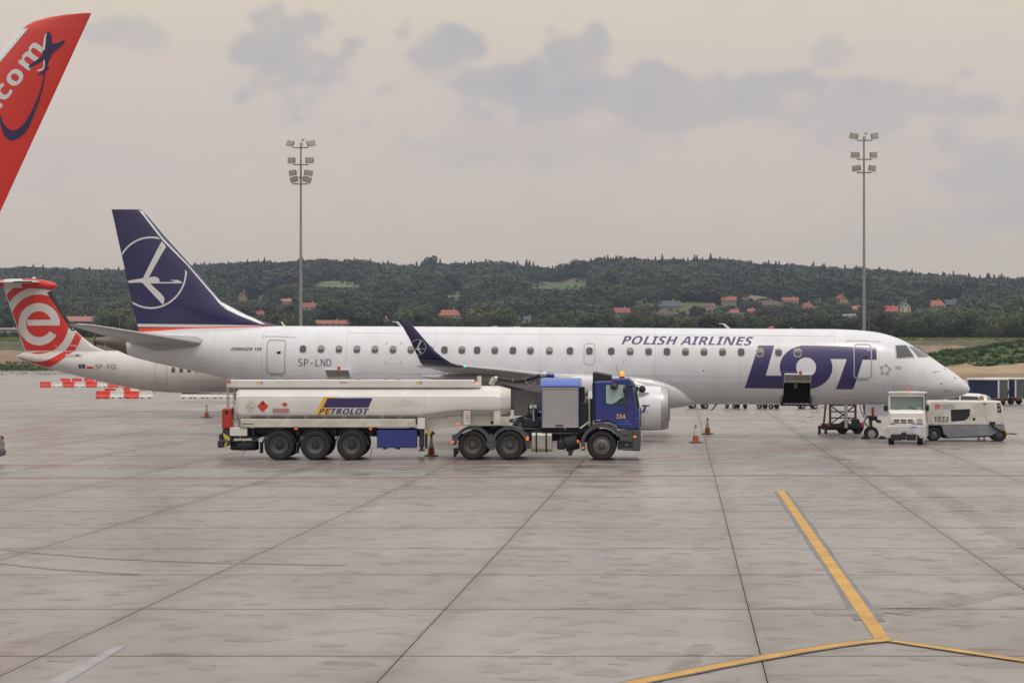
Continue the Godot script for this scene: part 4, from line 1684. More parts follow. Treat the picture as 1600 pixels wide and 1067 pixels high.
	var ro := absf(ap(1217.5, 573, 1.45).x - ap(1299.8, 573, 1.45).x) * 0.5
	var ri := absf(ap(1242.7, 573, 1.45).x - ap(1274, 573, 1.45).x) * 0.5
	var roy := absf(ap(1258, 538.8, 1.45).y - ap(1258, 607.3, 1.45).y) * 0.5
	for i in 56:
		outer.append(oc + Vector2(cos(TAU * i / 56) * ro, sin(TAU * i / 56) * roy))
		inner.append(oc + Vector2(cos(TAU * i / 56) * ri, sin(TAU * i / 56) * ri))
	var bar := apoly([1250, 538.8, 1380, 541.4, 1374.8, 561.5, 1347, 561.2, 1333, 607.6, 1306, 607.4, 1322, 560.2, 1296, 560, 1280, 560], 1.45)
	var ell := apoly([1184, 539, 1209, 539, 1195.6, 586, 1262, 586.4, 1262, 607.2, 1163, 605.6], 1.45)
	var whole := [outer]
	for q in [bar, ell]:
		var merged := []
		for w in whole:
			merged = Geometry2D.merge_polygons(w, q)
		whole = merged
	var logo := PackedVector2Array()
	for w in whole:
		if Geometry2D.is_polygon_clockwise(w):
			continue
		for half in [[-3.0, 0.0], [0.0, 3.0]]:
			var box := PackedVector2Array([oc + Vector2(half[0], -3), oc + Vector2(half[1], -3), oc + Vector2(half[1], 3), oc + Vector2(half[0], 3)])
			for piece in Geometry2D.intersect_polygons(w, box):
				for p2 in Geometry2D.clip_polygons(piece, inner):
					for p3 in Geometry2D.clip_polygons(p2, gap):
						logo.append_array(fill(p3))
	wrapped("airline_logo", logo, hull, M.logo_blue, o)
	var a0 := ap(972.5, 537.6, 1.3)
	var a1 := ap(1174, 525.4, 1.2)
	wrapped("lettering", letters("POLISH AIRLINES", a0.x, a0.y, a1.x, a1.y, 0.16, true), hull, M.logo_blue, o)
	a0 = ap(465, 571.3, 1.45)
	a1 = ap(517, 560.3, 1.45)
	wrapped("registration", letters("SP-LND", a0.x, a0.y, a1.x, a1.y, 0.0, true, true), hull, M.ink, o)
	a0 = ap(359.5, 547.4, 1.25)
	a1 = ap(407.5, 542.2, 1.25)
	wrapped("type_lettering", letters("EMBRAER 195", a0.x, a0.y, a1.x, a1.y, 0.06), hull, M.ink, o)
	a0 = ap(1398.3, 576.4, 1.25)
	a1 = ap(1407.4, 571.2, 1.25)
	wrapped("registration", letters("ND", a0.x, a0.y, a1.x, a1.y, 0.0, false), hull, M.ink, o)
	# five arrowheads round an open star
	var star := PackedVector2Array()
	var sc := ap(1382, 576.8, 1.3)
	for i in 5:
		var t := TAU * i / 5 + PI / 2 + 0.12
		var r := Vector2(cos(t), sin(t))
		var q := r.orthogonal()
		for p in [sc + r * 0.30, sc + r * 0.10 + q * 0.11, sc + r * 0.14 - q * 0.12]:
			star.append(p)
	wrapped("alliance_emblem", star, hull, M.panel_grey, o)
	# cabin windows
	for u in [471.6, 500, 528.1, 556.2, 584.4, 612.7, 640.6, 671, 693.2, 720.4, 744.3, 771.9, 800.2, 827.6, 857.2, 889.4, 919.8, 954, 983.6, 1012.4, 1041, 1070, 1098.9, 1128, 1157.1, 1186.2, 1215.5, 1245.3]:
		var p := ap(u, 548, 1.45)
		p.y = 3.772
		var rim := ring(rounded(p.x - 0.165, p.y - 0.185, p.x + 0.165, p.y + 0.185, 0.125), rounded(p.x - 0.142, p.y - 0.162, p.x + 0.142, p.y + 0.162, 0.108))
		var w := wrapped("window", rim, hull, M.window_rim, o, 0.009)
		wrapped("pane", fill(rounded(p.x - 0.142, p.y - 0.162, p.x + 0.142, p.y + 0.162, 0.108)), hull, M.cabin_glass, w, 0.0065)
		var shut: float = [0.0, 0.3, 0.0, 0.55, 0.2, 0.0, 0.4][int(u) % 7]
		if shut > 0.0:
			wrapped("blind", fill(rounded(p.x - 0.12, p.y + 0.15 - 0.28 * shut, p.x + 0.12, p.y + 0.15, minf(0.04, 0.12 * shut))), hull, M.blind, w, 0.0075)
	# doors: [left, top, right, bottom, line, called]
	for q in [[1332.5, 536.8, 1361.5, 591, 0.05, "cabin_door"], [414.6, 530, 444.8, 583.4, 0.045, "cabin_door"], [911.2, 536, 928.8, 569.2, 0.026, "emergency_exit"]]:
		var p0 := ap(q[0], q[3], 1.4)
		var p1 := ap(q[2], q[1], 1.4)
		var e: float = q[4]
		var d := wrapped(q[5], ring(rounded(p1.x, p0.y, p0.x, p1.y, 0.16), rounded(p1.x + e, p0.y + e, p0.x - e, p1.y - e, 0.13)), hull, M.panel_grey, o, 0.012)
		if q[4] > 0.04:
			wrapped("handle", fill(rounded((p0.x + p1.x) * 0.5 - 0.10 - 0.12, lerpf(p0.y, p1.y, 0.585), (p0.x + p1.x) * 0.5 + 0.08 - 0.12, lerpf(p0.y, p1.y, 0.66), 0.03)), hull, M.ink, d, 0.011)
			wrapped("red_notice", letters("ALARM", (p0.x + p1.x) * 0.5 + 0.14, lerpf(p0.y, p1.y, 0.855), (p0.x + p1.x) * 0.5 - 0.16, lerpf(p0.y, p1.y, 0.89)), hull, M.red_print, d, 0.011) if false else null
			wrapped("scuff_plate", fill(rounded(p1.x + 0.15, p0.y - 0.07, p0.x - 0.15, p0.y - 0.015, 0.02)), hull, M.panel_grey, d, 0.013)
			wrapped("rain_gutter", line2([p1.x - 0.42, p1.y + 0.09, (p0.x + p1.x) * 0.5, p1.y + 0.14, p0.x + 0.30, p1.y + 0.13], 0.018), hull, M.panel_grey, d, 0.011)
	# seams and stencils
	for q in [[360, 521, 430, 521], [300, 600, 300, 600]]:
		pass
	var seam := PackedVector2Array()
	for s in [5.9, 9.98, 13.6, 18.6, 23.2, 27.1, 30.9, 33.1]:
		seam.append_array(line2([s, hull.at(s)[1] + 0.35, s, hull.at(s)[0] - 0.12], 0.011))
	for y in [2.72, 4.50]:
		seam.append_array(line2([5.9, y, 27.1, y], 0.009))
	for q in [[29.2, 2.45, 0.22, 0.16], [33.6, 3.1, 0.3, 0.2], [14.8, 3.3, 0.16, 0.12], [12.6, 2.2, 0.3, 0.18], [9.95, 2.0, 0.14, 0.14], [5.2, 2.15, 0.3, 0.2], [3.6, 2.3, 0.22, 0.26], [24.0, 2.6, 0.2, 0.14], [2.2, 2.9, 0.12, 0.09], [31.9, 3.0, 0.18, 0.12]]:
		seam.append_array(ring(rounded(q[0] - q[2], q[1] - q[3], q[0] + q[2], q[1] + q[3], 0.05), rounded(q[0] - q[2] + 0.009, q[1] - q[3] + 0.009, q[0] + q[2] - 0.009, q[1] + q[3] - 0.009, 0.043)))
	wrapped("skin_seam", cut_tris(seam, gap), hull, M.seam, o, 0.003, Vector2(0.6, 0.1))
	var red := PackedVector2Array()
	for q in [[601, 534.6, 1, 1], [626, 534.6, -1, 1], [601, 567, 1, -1], [626, 567, -1, -1]]:
		var p := ap(q[0], q[1], 1.45)
		red.append_array(fill(PackedVector2Array([p, p + Vector2(-0.09 * q[2], 0), p + Vector2(-0.09 * q[2], -0.025 * q[3]), p + Vector2(0, -0.025 * q[3])])))
		red.append_array(fill(PackedVector2Array([p + Vector2(0, -0.03 * q[3]), p + Vector2(-0.022 * q[2], -0.03 * q[3]), p + Vector2(-0.022 * q[2], -0.09 * q[3]), p + Vector2(0, -0.09 * q[3])])))
	wrapped("rescue_mark", red, hull, M.red_print, o)
	# flight deck glazing: starboard side pane, quarter pane, windscreen
	for q in [[[1399.2, 539.6, 1416.5, 539, 1427.2, 557, 1399.8, 558.6], 1.15, M.flight_glass], [[1420.3, 540.2, 1430.5, 543.2, 1452, 556.4, 1434.4, 557.2], 0.9, M.flight_glass_green]]:
		var pp := apoly(q[0], q[1])
		var cen := Vector2()
		for p in pp:
			cen += p / 4.0
		var big := PackedVector2Array()
		var small := PackedVector2Array()
		for p in pp:
			big.append(cen + (p - cen) * 1.09)
			small.append(cen + (p - cen) * 0.99)
		var fr := wrapped("flight_deck_window", ring(big, small), hull, M.panel_grey, o, 0.021, Vector2(0.15, 0.08))
		wrapped("pane", fill(small), hull, q[2], fr, 0.018, Vector2(0.15, 0.08))
	for q in [[1457, 581, 1468, 581], [1474, 608.5, 1486, 609.5]]:
		var p := ap(q[0], q[1], 0.9)
		var f := hull.on(p.x, p.y, 0.0)
		b = MB.new()
		b.tube([f[0], f[0] + f[1] * 0.12 + Vector3(0.05, 0, 0), f[0] + f[1] * 0.13 + Vector3(0.26, 0, 0)], 0.013, 6)
		part("air_probe", b, M.dark_steel, o)
	for q in [[1477, 576], [1470, 599], [1493, 590], [1098, 578.5]]:
		var p := ap(q[0], q[1], 0.9 if q[0] > 1200 else 1.45)
		wrapped("sensor_port", fill(disc(p.x, p.y, 0.032, 0.032, 10)), hull, M.ink, o, 0.004)
	b = MB.new()
	for s in [0.25, -0.1]:
		var f := hull.on(2.25, 3.62, 0.0)
		var g := hull.on(2.05, 3.55, 0.0)
	var wp := [Vector3(18 - 1.9, hull.at(1.9)[0] + 0.0, 0.12), Vector3(18 - 2.15, hull.at(2.15)[0] + 0.05, 0.16), Vector3(18 - 2.45, hull.at(2.45)[0] + 0.01, 0.22)]
	b.tube(wp, 0.016, 6)
	b.tube([wp[0], wp[0] + Vector3(0.02, 0.0, -0.2), wp[0] + Vector3(-0.25, 0.12, -0.3)], 0.014, 6)
	part("wiper", b, M.black, o)
	# fin
	var fin := Blade.new()
	fin.rows = []
	for q in [[4.38, 29.8, 36.80, 0.22], [4.62, 30.0, 36.86, 0.20], [4.80, 30.4, 36.88, 0.16], [4.93, 30.95, 36.9, 0.20], [5.25, 31.85, 36.98, 0.235], [5.6, 32.55, 37.06, 0.25], [5.96, 33.1, 37.14, 0.25], [6.5, 33.56, 37.27, 0.235], [7.74, 34.65, 37.56, 0.20], [8.84, 35.68, 37.82, 0.16], [9.7, 36.42, 38.02, 0.12], [9.98, 36.72, 38.09, 0.10], [10.0, 36.78, 38.095, 0.06]]:
		fin.rows.append([q[0], q[1], q[2], q[3]])
	b = MB.new()
	fin.skin(b)
	var fn := part("tail_fin", b, M.tail_blue, o)
	var fin_shape := apoly([171.5, 327.9, 213, 327.9, 219, 330, 252, 372, 288.7, 410, 342.5, 471.8, 417, 508, 214.4, 517.4], 0.1)
	var crane := PackedVector2Array()
	for t in crane_marks(0.1, 234.4, 425.5, 0.2625):
		crane.append_array(t)
	wrapped("crane_emblem", clip_tris(crane, apoly([172.5, 329, 211, 329, 330, 471, 416, 508, 215, 516], 0.1)), fin, M.white_print, fn, 0.005, Vector2(0.3, 0.3))
	var edge := apoly([213.5, 328.2, 219.5, 330.2, 252.4, 371.9, 289, 409.9, 343, 471.6, 380, 489.8, 414, 506.6, 405, 505.6, 372, 492.6, 353, 483.5, 342.6, 474.8, 290, 413.4, 252.3, 375.8, 219.2, 334], 0.1)
	var strip := PackedVector2Array()
	for s in [[0.0, 1.0]]:
		strip = fill(edge)
	var lim := PackedVector2Array()
	for i in 40:
		var y := lerpf(4.85, 9.97, i / 39.0)
		lim.append(Vector2(fin.at(y)[0] + 0.012, y))
	lim.append(Vector2(39, 9.97))
	lim.append(Vector2(39, 4.85))
	wrapped("leading_edge", clip_tris(strip, lim), fin, M.plane_white, fn, 0.022, Vector2(0.12, 0.15))
	var base := clip_tris(fill(apoly([212.3, 505.2, 330, 506.3, 408, 507.6, 408, 508.2, 214, 514.8], 0.15)), PackedVector2Array([Vector2(29, 4.72), Vector2(36.86, 4.72), Vector2(37.0, 5.6), Vector2(29, 5.6)]))
	wrapped("white_band", base, fin, M.white_print, fn, 0.006, Vector2(0.3, 0.08))
	var cheat := fill(apoly([214, 512.0, 300, 510.6, 420, 508.3, 420, 509.4, 300, 514.3, 214.6, 517.6], 0.15))
	wrapped("red_band", clip_tris(cheat, PackedVector2Array([Vector2(29, 4.40), Vector2(36.80, 4.40), Vector2(36.85, 5.6), Vector2(29, 5.6)])), fin, M.cheat_red, fn, 0.014, Vector2(0.3, 0.05))
	var hinge := PackedVector2Array(line2([35.2, 4.95, 37.45, 9.9], 0.015))
	for q in [[36.6, 9.1], [36.3, 8.0], [35.3, 6.0], [34.5, 5.5], [35.9, 5.6], [34.9, 7.0]]:
		hinge.append_array(ring(disc(q[0], q[1], 0.10, 0.10, 14), disc(q[0], q[1], 0.085, 0.085, 14)))
	wrapped("panel_line", hinge, fin, mat(0.05, 0.045, 0.16, 0.4), fn, 0.0035, Vector2(0.3, 0.3))
	# exhaust cone
	b = MB.new()
	var rr := []
	for q in [[37.25, 1.012], [37.7, 1.012], [38.3, 1.014], [38.74, 1.02]]:
		var row := PackedVector3Array()
		for i in 32:
			var p := hull.point(minf(q[0], 38.72), TAU * i / 32)
			var cen := Vector3(p.x, hull.mid(hull.at(minf(q[0], 38.72))), 0)
			row.append(cen + (p - cen) * q[1])
		rr.append(row)
	b.loft(rr, false, false)
	part("exhaust_cone", b, M.burnt, o)
	b = MB.new()
	b.lathe([Vector2(0, 0.0), Vector2(0, 0.18), Vector2(0.05, 0.2), Vector2(0.05, 0.0)], Vector3(18 - 38.75, hull.mid(hull.at(38.7)), 0), Vector3(-1, 0, 0), 20)
	part("exhaust_mouth", b, M.black, o)
	# tailplanes
	var tl := ap(142, 512.5, 6.0)
	var tt := ap(104, 511.8, 6.0)
	for s in [1.0, -1.0]:
		b = MB.new()
		wing_skin(b, interp_sections([[0.3, 3.93, 33.4, 37.0, 0.22], [1.0, 4.02, 33.75, 37.05, 0.19], [5.7, 4.66, tl.x - 0.2, tt.x - 0.1, 0.07], [5.95, 4.71, tl.x + 0.15, tt.x - 0.02, 0.05], [6.05, 4.72, tl.x + 0.6, tt.x, 0.02]], 4), s)
		var tp := part("tailplane", b, M.plane_grey, o)
		b = MB.new()
		b.box(Vector3(18 - 36.55, 4.08, s * 1.0), Vector3(0.02, 0.02, 0.2))
		part("elevator_line", b, M.seam, tp)
		b = MB.new()
		b.loft([Hull_ring(18 - 33.3, 4.02, 0.30 * s + 0.45 * s, 0.05, 0.06), Hull_ring(18 - 34.0, 4.02, 0.75 * s, 0.30, 0.20), Hull_ring(18 - 35.8, 4.0, 0.58 * s, 0.36, 0.25), Hull_ring(18 - 36.9, 4.0, 0.36 * s, 0.10, 0.08)])
		part("tailplane_fairing", b, M.plane_grey, tp)
	# wings, winglets, flap fairings
	for s in [1.0, -1.0]:
		var cone: String = "near" if s > 0 else "far"
		b = MB.new()
		wing_skin(b, interp_sections([[1.0, 2.16, 14.4, 21.9, 0.42], [2.4, 2.30, 15.55, 21.75, 0.36], [4.8, 2.56, 16.95, 21.75, 0.26], [7.5, 2.80, 18.15, 21.8, 0.19], [10.0, 2.97, 19.2, 21.95, 0.14], [13.2, 3.155, 20.58, 22.12, 0.085]], 4), s)
		var wg := part("wing", b, M.plane_grey, o)
		b = MB.new()
		wing_skin(b, interp_sections([[13.2, 3.155, 20.6, 22.1, 0.085], [13.5, 3.19, 20.78, 22.13, 0.075], [13.75, 3.27, 21.0, 22.15, 0.07], [13.95, 3.45, 21.25, 22.2, 0.065]], 2), s)
		var up := []
		for q in [[13.95, 3.45, 21.25, 22.2, 0.06], [14.08, 3.75, 21.6, 22.33, 0.055], [14.2, 4.15, 21.95, 22.5, 0.045], [14.33, 4.62, 22.35, 22.75, 0.035], [14.38, 4.78, 22.5, 22.88, 0.028], [14.4, 4.87, 22.75, 22.97, 0.015]]:
			var row := PackedVector3Array()
			for k in 33:
				var t := absf(k - 16) / 16.0
				row.append(Vector3(18.0 - lerpf(q[2], q[3], t * t), q[1], (q[0] + q[4] * Blade.shape(t * t) * (1.0 if k >= 16 else -1.0)) * s))
			up.append(row)
		b.loft(up)
		var wl := part("winglet", b, M.tail_blue, wg)
		if s > 0:
			b = MB.new()
			var leaf_ := PackedVector2Array()
			for t in crane_marks(14.3, 651.8, 541.5, 0.056):
				leaf_.append_array(t)
			var bl := Blade.new()
			bl.rows = [[3.3, 21.1, 22.18, 13.95], [3.45, 21.25, 22.2, 14.02], [3.75, 21.6, 22.33, 14.14], [4.15, 21.95, 22.5, 14.255], [4.62, 22.35, 22.75, 14.375]]
			var inside := PackedVector2Array([Vector2(21.16, 3.3), Vector2(21.31, 3.45), Vector2(21.66, 3.75), Vector2(22.01, 4.15), Vector2(22.4, 4.6), Vector2(22.7, 4.6), Vector2(22.46, 4.15), Vector2(22.29, 3.75), Vector2(22.16, 3.45), Vector2(22.1, 3.3)])
			var lt := clip_tris(leaf_, inside)
			for i in range(0, lt.size(), 3):
				var w := []
				for k in 3:
					w.append(Vector3(18.0 - lt[i + k].x, lt[i + k].y, bl.at(lt[i + k].y)[2] + 0.012))
				b.put(w[0], w[1], w[2], Vector3(0, -0.2, 1), Vector3(0, -0.2, 1), Vector3(0, -0.2, 1))
			part("crane_emblem", b, M.white_print, wl)
		b = MB.new()
		b.lathe([Vector2(0, 0.0), Vector2(0.02, 0.04), Vector2(0.09, 0.03), Vector2(0.12, 0.0)], Vector3(18 - 20.62, 3.16, 13.15 * s), Vector3(1, 0, 0), 10, true)
		part("navigation_light", b, M.green_lamp if s > 0 else M.red_lamp, wg)
		for q in [[6.0, 2.50], [9.2, 2.74], [2.6, 2.12]]:
			b = MB.new()
			b.loft([Hull_ring(18 - 19.4, q[1], q[0] * s, 0.03, 0.03), Hull_ring(18 - 20.2, q[1] - 0.06, q[0] * s, 0.15, 0.12), Hull_ring(18 - 21.6, q[1] - 0.08, q[0] * s, 0.16, 0.12), Hull_ring(18 - 22.7, q[1] - 0.02, q[0] * s, 0.03, 0.03)])
			part("flap_fairing", b, M.plane_grey, wg)
		for q in [[8.0, 22.05], [12.4, 22.2], [13.3, 22.15]]:
			b = MB.new()
			b.tube([Vector3(18 - q[1] + 0.15, 2.82 + (q[0] - 8.0) * 0.062, q[0] * s), Vector3(18 - q[1] - 0.2, 2.83 + (q[0] - 8.0) * 0.062, q[0] * s)], 0.012, 5)
			part("static_wick", b, M.dark_steel, wg)
		# engine
		var ec := Vector3(18, 1.42, 4.62 * s)
		b = MB.new()
		b.lathe([Vector2(-13.28, 0.905), Vector2(-13.7, 0.935), Vector2(-14.4, 0.93), Vector2(-15.4, 0.86), Vector2(-16.3, 0.74), Vector2(-16.32, 0.66)], ec, Vector3(1, 0, 0), 40, true)
		var en := part("engine", b, M.plane_white, wg if false else o)
		b = MB.new()
		b.lathe([Vector2(-13.6, 0.70), Vector2(-13.2, 0.715), Vector2(-13.0, 0.77), Vector2(-12.97, 0.81), Vector2(-13.0, 0.85), Vector2(-13.27, 0.905)], ec, Vector3(-1, 0, 0) * -1.0, 40, true)
		part("intake_lip", b, M.steel, en)
		b = MB.new()
		b.lathe([Vector2(-14.0, 0.70), Vector2(-13.6, 0.70)], ec, Vector3(1, 0, 0), 32)
		b.lathe([Vector2(-14.0, 0.0), Vector2(-14.0, 0.70)], ec, Vector3(1, 0, 0), 32)
		part("intake_duct", b, M.dark_steel, en)
		b = MB.new()
		for k in 20:
			var t := TAU * k / 20
			var d := Vector3(0, cos(t), sin(t))
			var e := Vector3(0, -sin(t), cos(t))
			b.quad(ec + Vector3(-13.85, 0, 0) + d * 0.2 - e * 0.05, ec + Vector3(-13.9, 0, 0) + d * 0.69 - e * 0.06, ec + Vector3(-13.8, 0, 0) + d * 0.69 + e * 0.09, ec + Vector3(-13.78, 0, 0) + d * 0.2 + e * 0.05)
		part("fan", b, M.dark_steel, en)
		b = MB.new()
		b.lathe([Vector2(-13.9, 0.24), Vector2(-13.7, 0.2), Vector2(-13.5, 0.1), Vector2(-13.42, 0.0)], ec, Vector3(1, 0, 0), 20, true)
		part("spinner", b, M.black, en)
		b = MB.new()
		b.lathe([Vector2(-16.2, 0.60), Vector2(-17.0, 0.45), Vector2(-17.05, 0.38), Vector2(-16.9, 0.3), Vector2(-17.6, 0.02)], ec, Vector3(1, 0, 0), 28, true)
		part("core_nozzle", b, M.burnt, en)
		b = MB.new()
		b.loft([pylon_ring(18 - 13.9, 2.30, 2.36, 4.62 * s, 0.05), pylon_ring(18 - 14.6, 2.2, 2.62, 4.62 * s, 0.16), pylon_ring(18 - 16.8, 1.9, 2.72, 4.62 * s, 0.2), pylon_ring(18 - 18.6, 2.05, 2.55, 4.62 * s, 0.14), pylon_ring(18 - 20.0, 2.4, 2.5, 4.62 * s, 0.03)])
		part("pylon", b, M.plane_white, en)
		var nac := Hull.new()
		nac.rows = []
		for q in [[12.97, 0.81], [13.28, 0.905], [13.7, 0.935], [14.4, 0.93], [15.4, 0.86], [16.3, 0.74]]:
			nac.rows.append([q[0], ec.y + q[1], ec.y - q[1], q[1]])
		if s > 0:
			var e0 := ap(975, 641, 3.75)
			var e1 := ap(1014, 630, 3.75)
			b = MB.new()
			lay_on(b, letters("LOT", e0.x, e0.y, e1.x, e1.y, 0.1), nac, 0.005, Vector2(0.4, 0.08))
			part("lettering", b, M.logo_blue, en).position = Vector3(0, 0, ec.z)
			b = MB.new()
			var cl := PackedVector2Array()
			for sx in [13.24, 14.0]:
				cl.append_array(line2([sx, ec.y - 0.86, sx, ec.y + 0.88], 0.012))
			lay_on(b, cl, nac, 0.004, Vector2(0.4, 0.08))
			part("cowl_seam", b, M.seam, en).position = Vector3(0, 0, ec.z)
			b = MB.new()
			var rm := line2([14.18, ec.y - 0.75, 14.18, ec.y - 0.1], 0.02)
			rm.append_array(ring(disc(14.1, ec.y - 0.13, 0.06, 0.06, 14), disc(14.1, ec.y - 0.13, 0.03, 0.03, 14)))
			rm.append_array(ring(disc(13.86, ec.y - 0.13, 0.05, 0.05, 14), disc(13.86, ec.y - 0.13, 0.035, 0.035, 14)))
			lay_on(b, rm, nac, 0.006, Vector2(0.4, 0.08))
			part("red_stencil", b, M.red_print, en).position = Vector3(0, 0, ec.z)
			b = MB.new()
			b.loft([pylon_ring(18 - 13.75, ec.y + 0.62, ec.y + 0.64, 5.38, 0.01), pylon_ring(18 - 14.2, ec.y + 0.5, ec.y + 0.78, 5.5, 0.012), pylon_ring(18 - 14.9, ec.y + 0.5, ec.y + 0.75, 5.42, 0.012)])
			part("nacelle_strake", b, M.panel_grey, en)
		# main gear
		b = MB.new()
		b.tube([Vector3(18 - 19.0, 2.3, 2.97 * s), Vector3(18 - 19.1, 0.5, 2.97 * s)], 0.11, 10)
		b.tube([Vector3(18 - 19.1, 0.5, 2.5 * s), Vector3(18 - 19.1, 0.5, 3.4 * s)], 0.07, 8)
		b.tube([Vector3(18 - 19.05, 1.2, 2.97 * s), Vector3(18 - 19.0, 2.1, 1.6 * s)], 0.06, 8)
		b.box(Vector3(18 - 19.1, 1.55, 3.2 * s), Vector3(0.9, 1.1, 0.04))
		var g := part("main_gear", b, M.plane_grey, o)
		for w in [-0.3, 0.3]:
			aircraft_wheel(g, Vector3(18 - 19.1, 0.5, (2.97 + w) * s), 0.5, 0.32)
	# belly fairing: a low blister over the wing roots
	b = MB.new()
	var fr := []
	var arcs := [[11.85, 1.545], [12.0, 1.70], [12.3, 1.98], [12.7, 2.23], [13.2, 2.43], [13.8, 2.58], [14.6, 2.67], [17.0, 2.78], [20.5, 2.78], [22.0, 2.66], [23.2, 2.40], [24.2, 2.0], [24.7, 1.62]]
	for i in arcs.size() - 1:
		for e in (4 if i < arcs.size() - 2 else 5):
			var s := lerpf(arcs[i][0], arcs[i + 1][0], e / 4.0)
			var y1 := lerpf(arcs[i][1], arcs[i + 1][1], e / 4.0)
			var k := smoothstep(1.5, 2.7, y1)
			var y0: float = hull.at(s)[2 - 1] - 0.03 - 0.20 * k
			var wd := hull.wide(s, y1) + 0.012
			var row := PackedVector3Array()
			for j in 41:
				var q := lerpf(-1.0, 1.0, j / 40.0)
				var f := signf(q) * sqrt(absf(q)) if false else q
				var an := f * PI * 0.5
				row.append(Vector3(18 - s, y1 - (y1 - y0) * pow(cos(an), 0.62), wd * signf(sin(an)) * pow(absf(sin(an)), 0.8)))
			for j in range(1, 8):
				row.append(Vector3(18 - s, y1 + 0.02, wd * 0.96 * lerpf(1.0, -1.0, j / 8.0)))
			fr.append(row)
	b.loft(fr)
	part("belly_fairing", b, M.plane_white, o)
	# aerials, beacon, nose gear
	for q in [[10.3, 0.36, 0.20, 0.4], [24.75, 0.36, 0.26, 0.4], [30.1, 0.22, 0.1, 0.22], [8.55, 0.05, 0.1, 0.2], [7.55, 0.06, 0.1, 0.2], [6.5, 0.03, 0.2, 0.2], [14.4, 0.03, 0.1, 0.1], [13.9, 0.03, 0.1, 0.1], [20.5, 0.05, 0.35, 0.35], [19.5, 0.05, 0.35, 0.35]]:
		b = MB.new()
		var y: float = hull.at(q[0])[0] - 0.02
		var x: float = 18 - q[0]
		var blade := poly([x - 0.02, y, x - 0.02 - q[2] * 0.9, y, x - q[3], y + q[1], x - q[3] + 0.16 - (0.38 if q[1] > 0.35 else 0.0), y + q[1] + 0.02])
		if q[1] > 0.35:
			blade = poly([x, y, x - 0.17, y, x - q[3] + 0.03, y + 0.20, x - q[3] - 0.14, y + 0.215, x - q[3] - 0.13, y + 0.24, x - q[3] + 0.12, y + 0.235])
			var flip := PackedVector2Array()
			for p in blade: flip.append(p)
			b.prism(flip, -0.02, 0.02)
		else:
			b.prism(poly([x, y, x - q[2], y, x - q[3], y + q[1], x - q[3] + q[2] * 0.7, y + q[1]]), -0.03, 0.03)
		part("aerial", b, M.plane_white if q[1] < 0.1 else M.white_print, o)
	b = MB.new()
	b.lathe([Vector2(-0.03, 0.13), Vector2(0.05, 0.12), Vector2(0.1, 0.06), Vector2(0.11, 0.0)], Vector3(18 - 8.46 - 0.1, hull.at(8.5)[0], 0), Vector3(0, 1, 0), 14, true)
	part("anti_collision_beacon", b, M.red_lamp, o)
	b = MB.new()
	b.tube([Vector3(18 - 10.9, hull.at(11)[1] + 0.03, 0.0), Vector3(18 - 11.15, hull.at(11)[1] - 0.27, 0.0)], 0.05, 6, 0.03)
	part("drain_mast", b, M.plane_grey, o)
	b = MB.new()
	var gx := 18 - 4.22
	b.tube([Vector3(gx - 0.1, 1.7, 0), Vector3(gx, 0.45, 0)], 0.075, 10)
	b.tube([Vector3(gx, 0.3, -0.2), Vector3(gx, 0.3, 0.2)], 0.05, 8)
	b.tube([Vector3(gx - 0.08, 1.0, 0), Vector3(gx + 0.7, 1.65, 0)], 0.045, 8)
	b.tube([Vector3(gx - 0.12, 1.1, 0.03), Vector3(gx - 0.32, 0.8, 0.03), Vector3(gx - 0.06, 0.5, 0.03)], 0.035, 6)
	b.box(Vector3(gx + 0.12, 0.95, 0), Vector3(0.26, 0.2, 0.3), 0.03)
	b.tube([Vector3(gx + 0.2, 0.85, 0.15), Vector3(gx + 0.4, 0.8, 0.15)], 0.07, 8)
	for k in 4:
		b.tube([Vector3(gx - 0.5 + 0.12 * k, 1.6, 0.12), Vector3(gx - 0.45 + 0.12 * k, 1.25, 0.16), Vector3(gx - 0.3 + 0.08 * k, 0.95, 0.1)], 0.018, 5)
	var ng := part("nose_gear", b, M.dark_steel, o)
	for s in [-1.0, 1.0]:
		aircraft_wheel(ng, Vector3(gx, 0.295, s * 0.2), 0.3, 0.2)
		b = MB.new()
		b.box(Vector3(gx - 0.05 + 0.5, 1.33, s * 0.42), Vector3(1.5, 0.52, 0.03), 0.01, Basis(Vector3(1, 0, 0), -s * 0.12))
		part("gear_door", b, M.plane_white, ng)
	b = MB.new()
	b.box(Vector3(gx + 0.02, 1.22, 0.46), Vector3(0.1, 0.42, 0.02))
	part("red_streamer", b, M.box_red, ng)


func Hull_ring(x: float, y: float, z: float, ry: float, rz: float) -> PackedVector3Array:
	var r := PackedVector3Array()
	for i in 14:
		r.append(Vector3(x, y + sin(TAU * i / 14) * ry, z + cos(TAU * i / 14) * rz))
	return r


func pylon_ring(x: float, y0: float, y1: float, z: float, w: float) -> PackedVector3Array:
	var r := PackedVector3Array()
	for i in 14:
		r.append(Vector3(x, lerpf(y0, y1, 0.5) + sin(TAU * i / 14) * (y1 - y0) * 0.5, z + cos(TAU * i / 14) * w))
	return r


# ---------------------------------------------------------------- vehicles

func seen(at: Vector2, yaw: float, u: float, v: float, w: float) -> Vector2:
	# (x, y) in a vehicle's own axes of what is seen at that pixel, w metres out on its near side
	var k := (u - 800.0) / FOCAL
	var x := (k * (at.y - w * cos(yaw)) - at.x + w * sin(yaw)) / (cos(yaw) + k * sin(yaw))
	return Vector2(x, EYE - (v - HORIZON) * (at.y - x * sin(yaw) - w * cos(yaw)) / FOCAL)


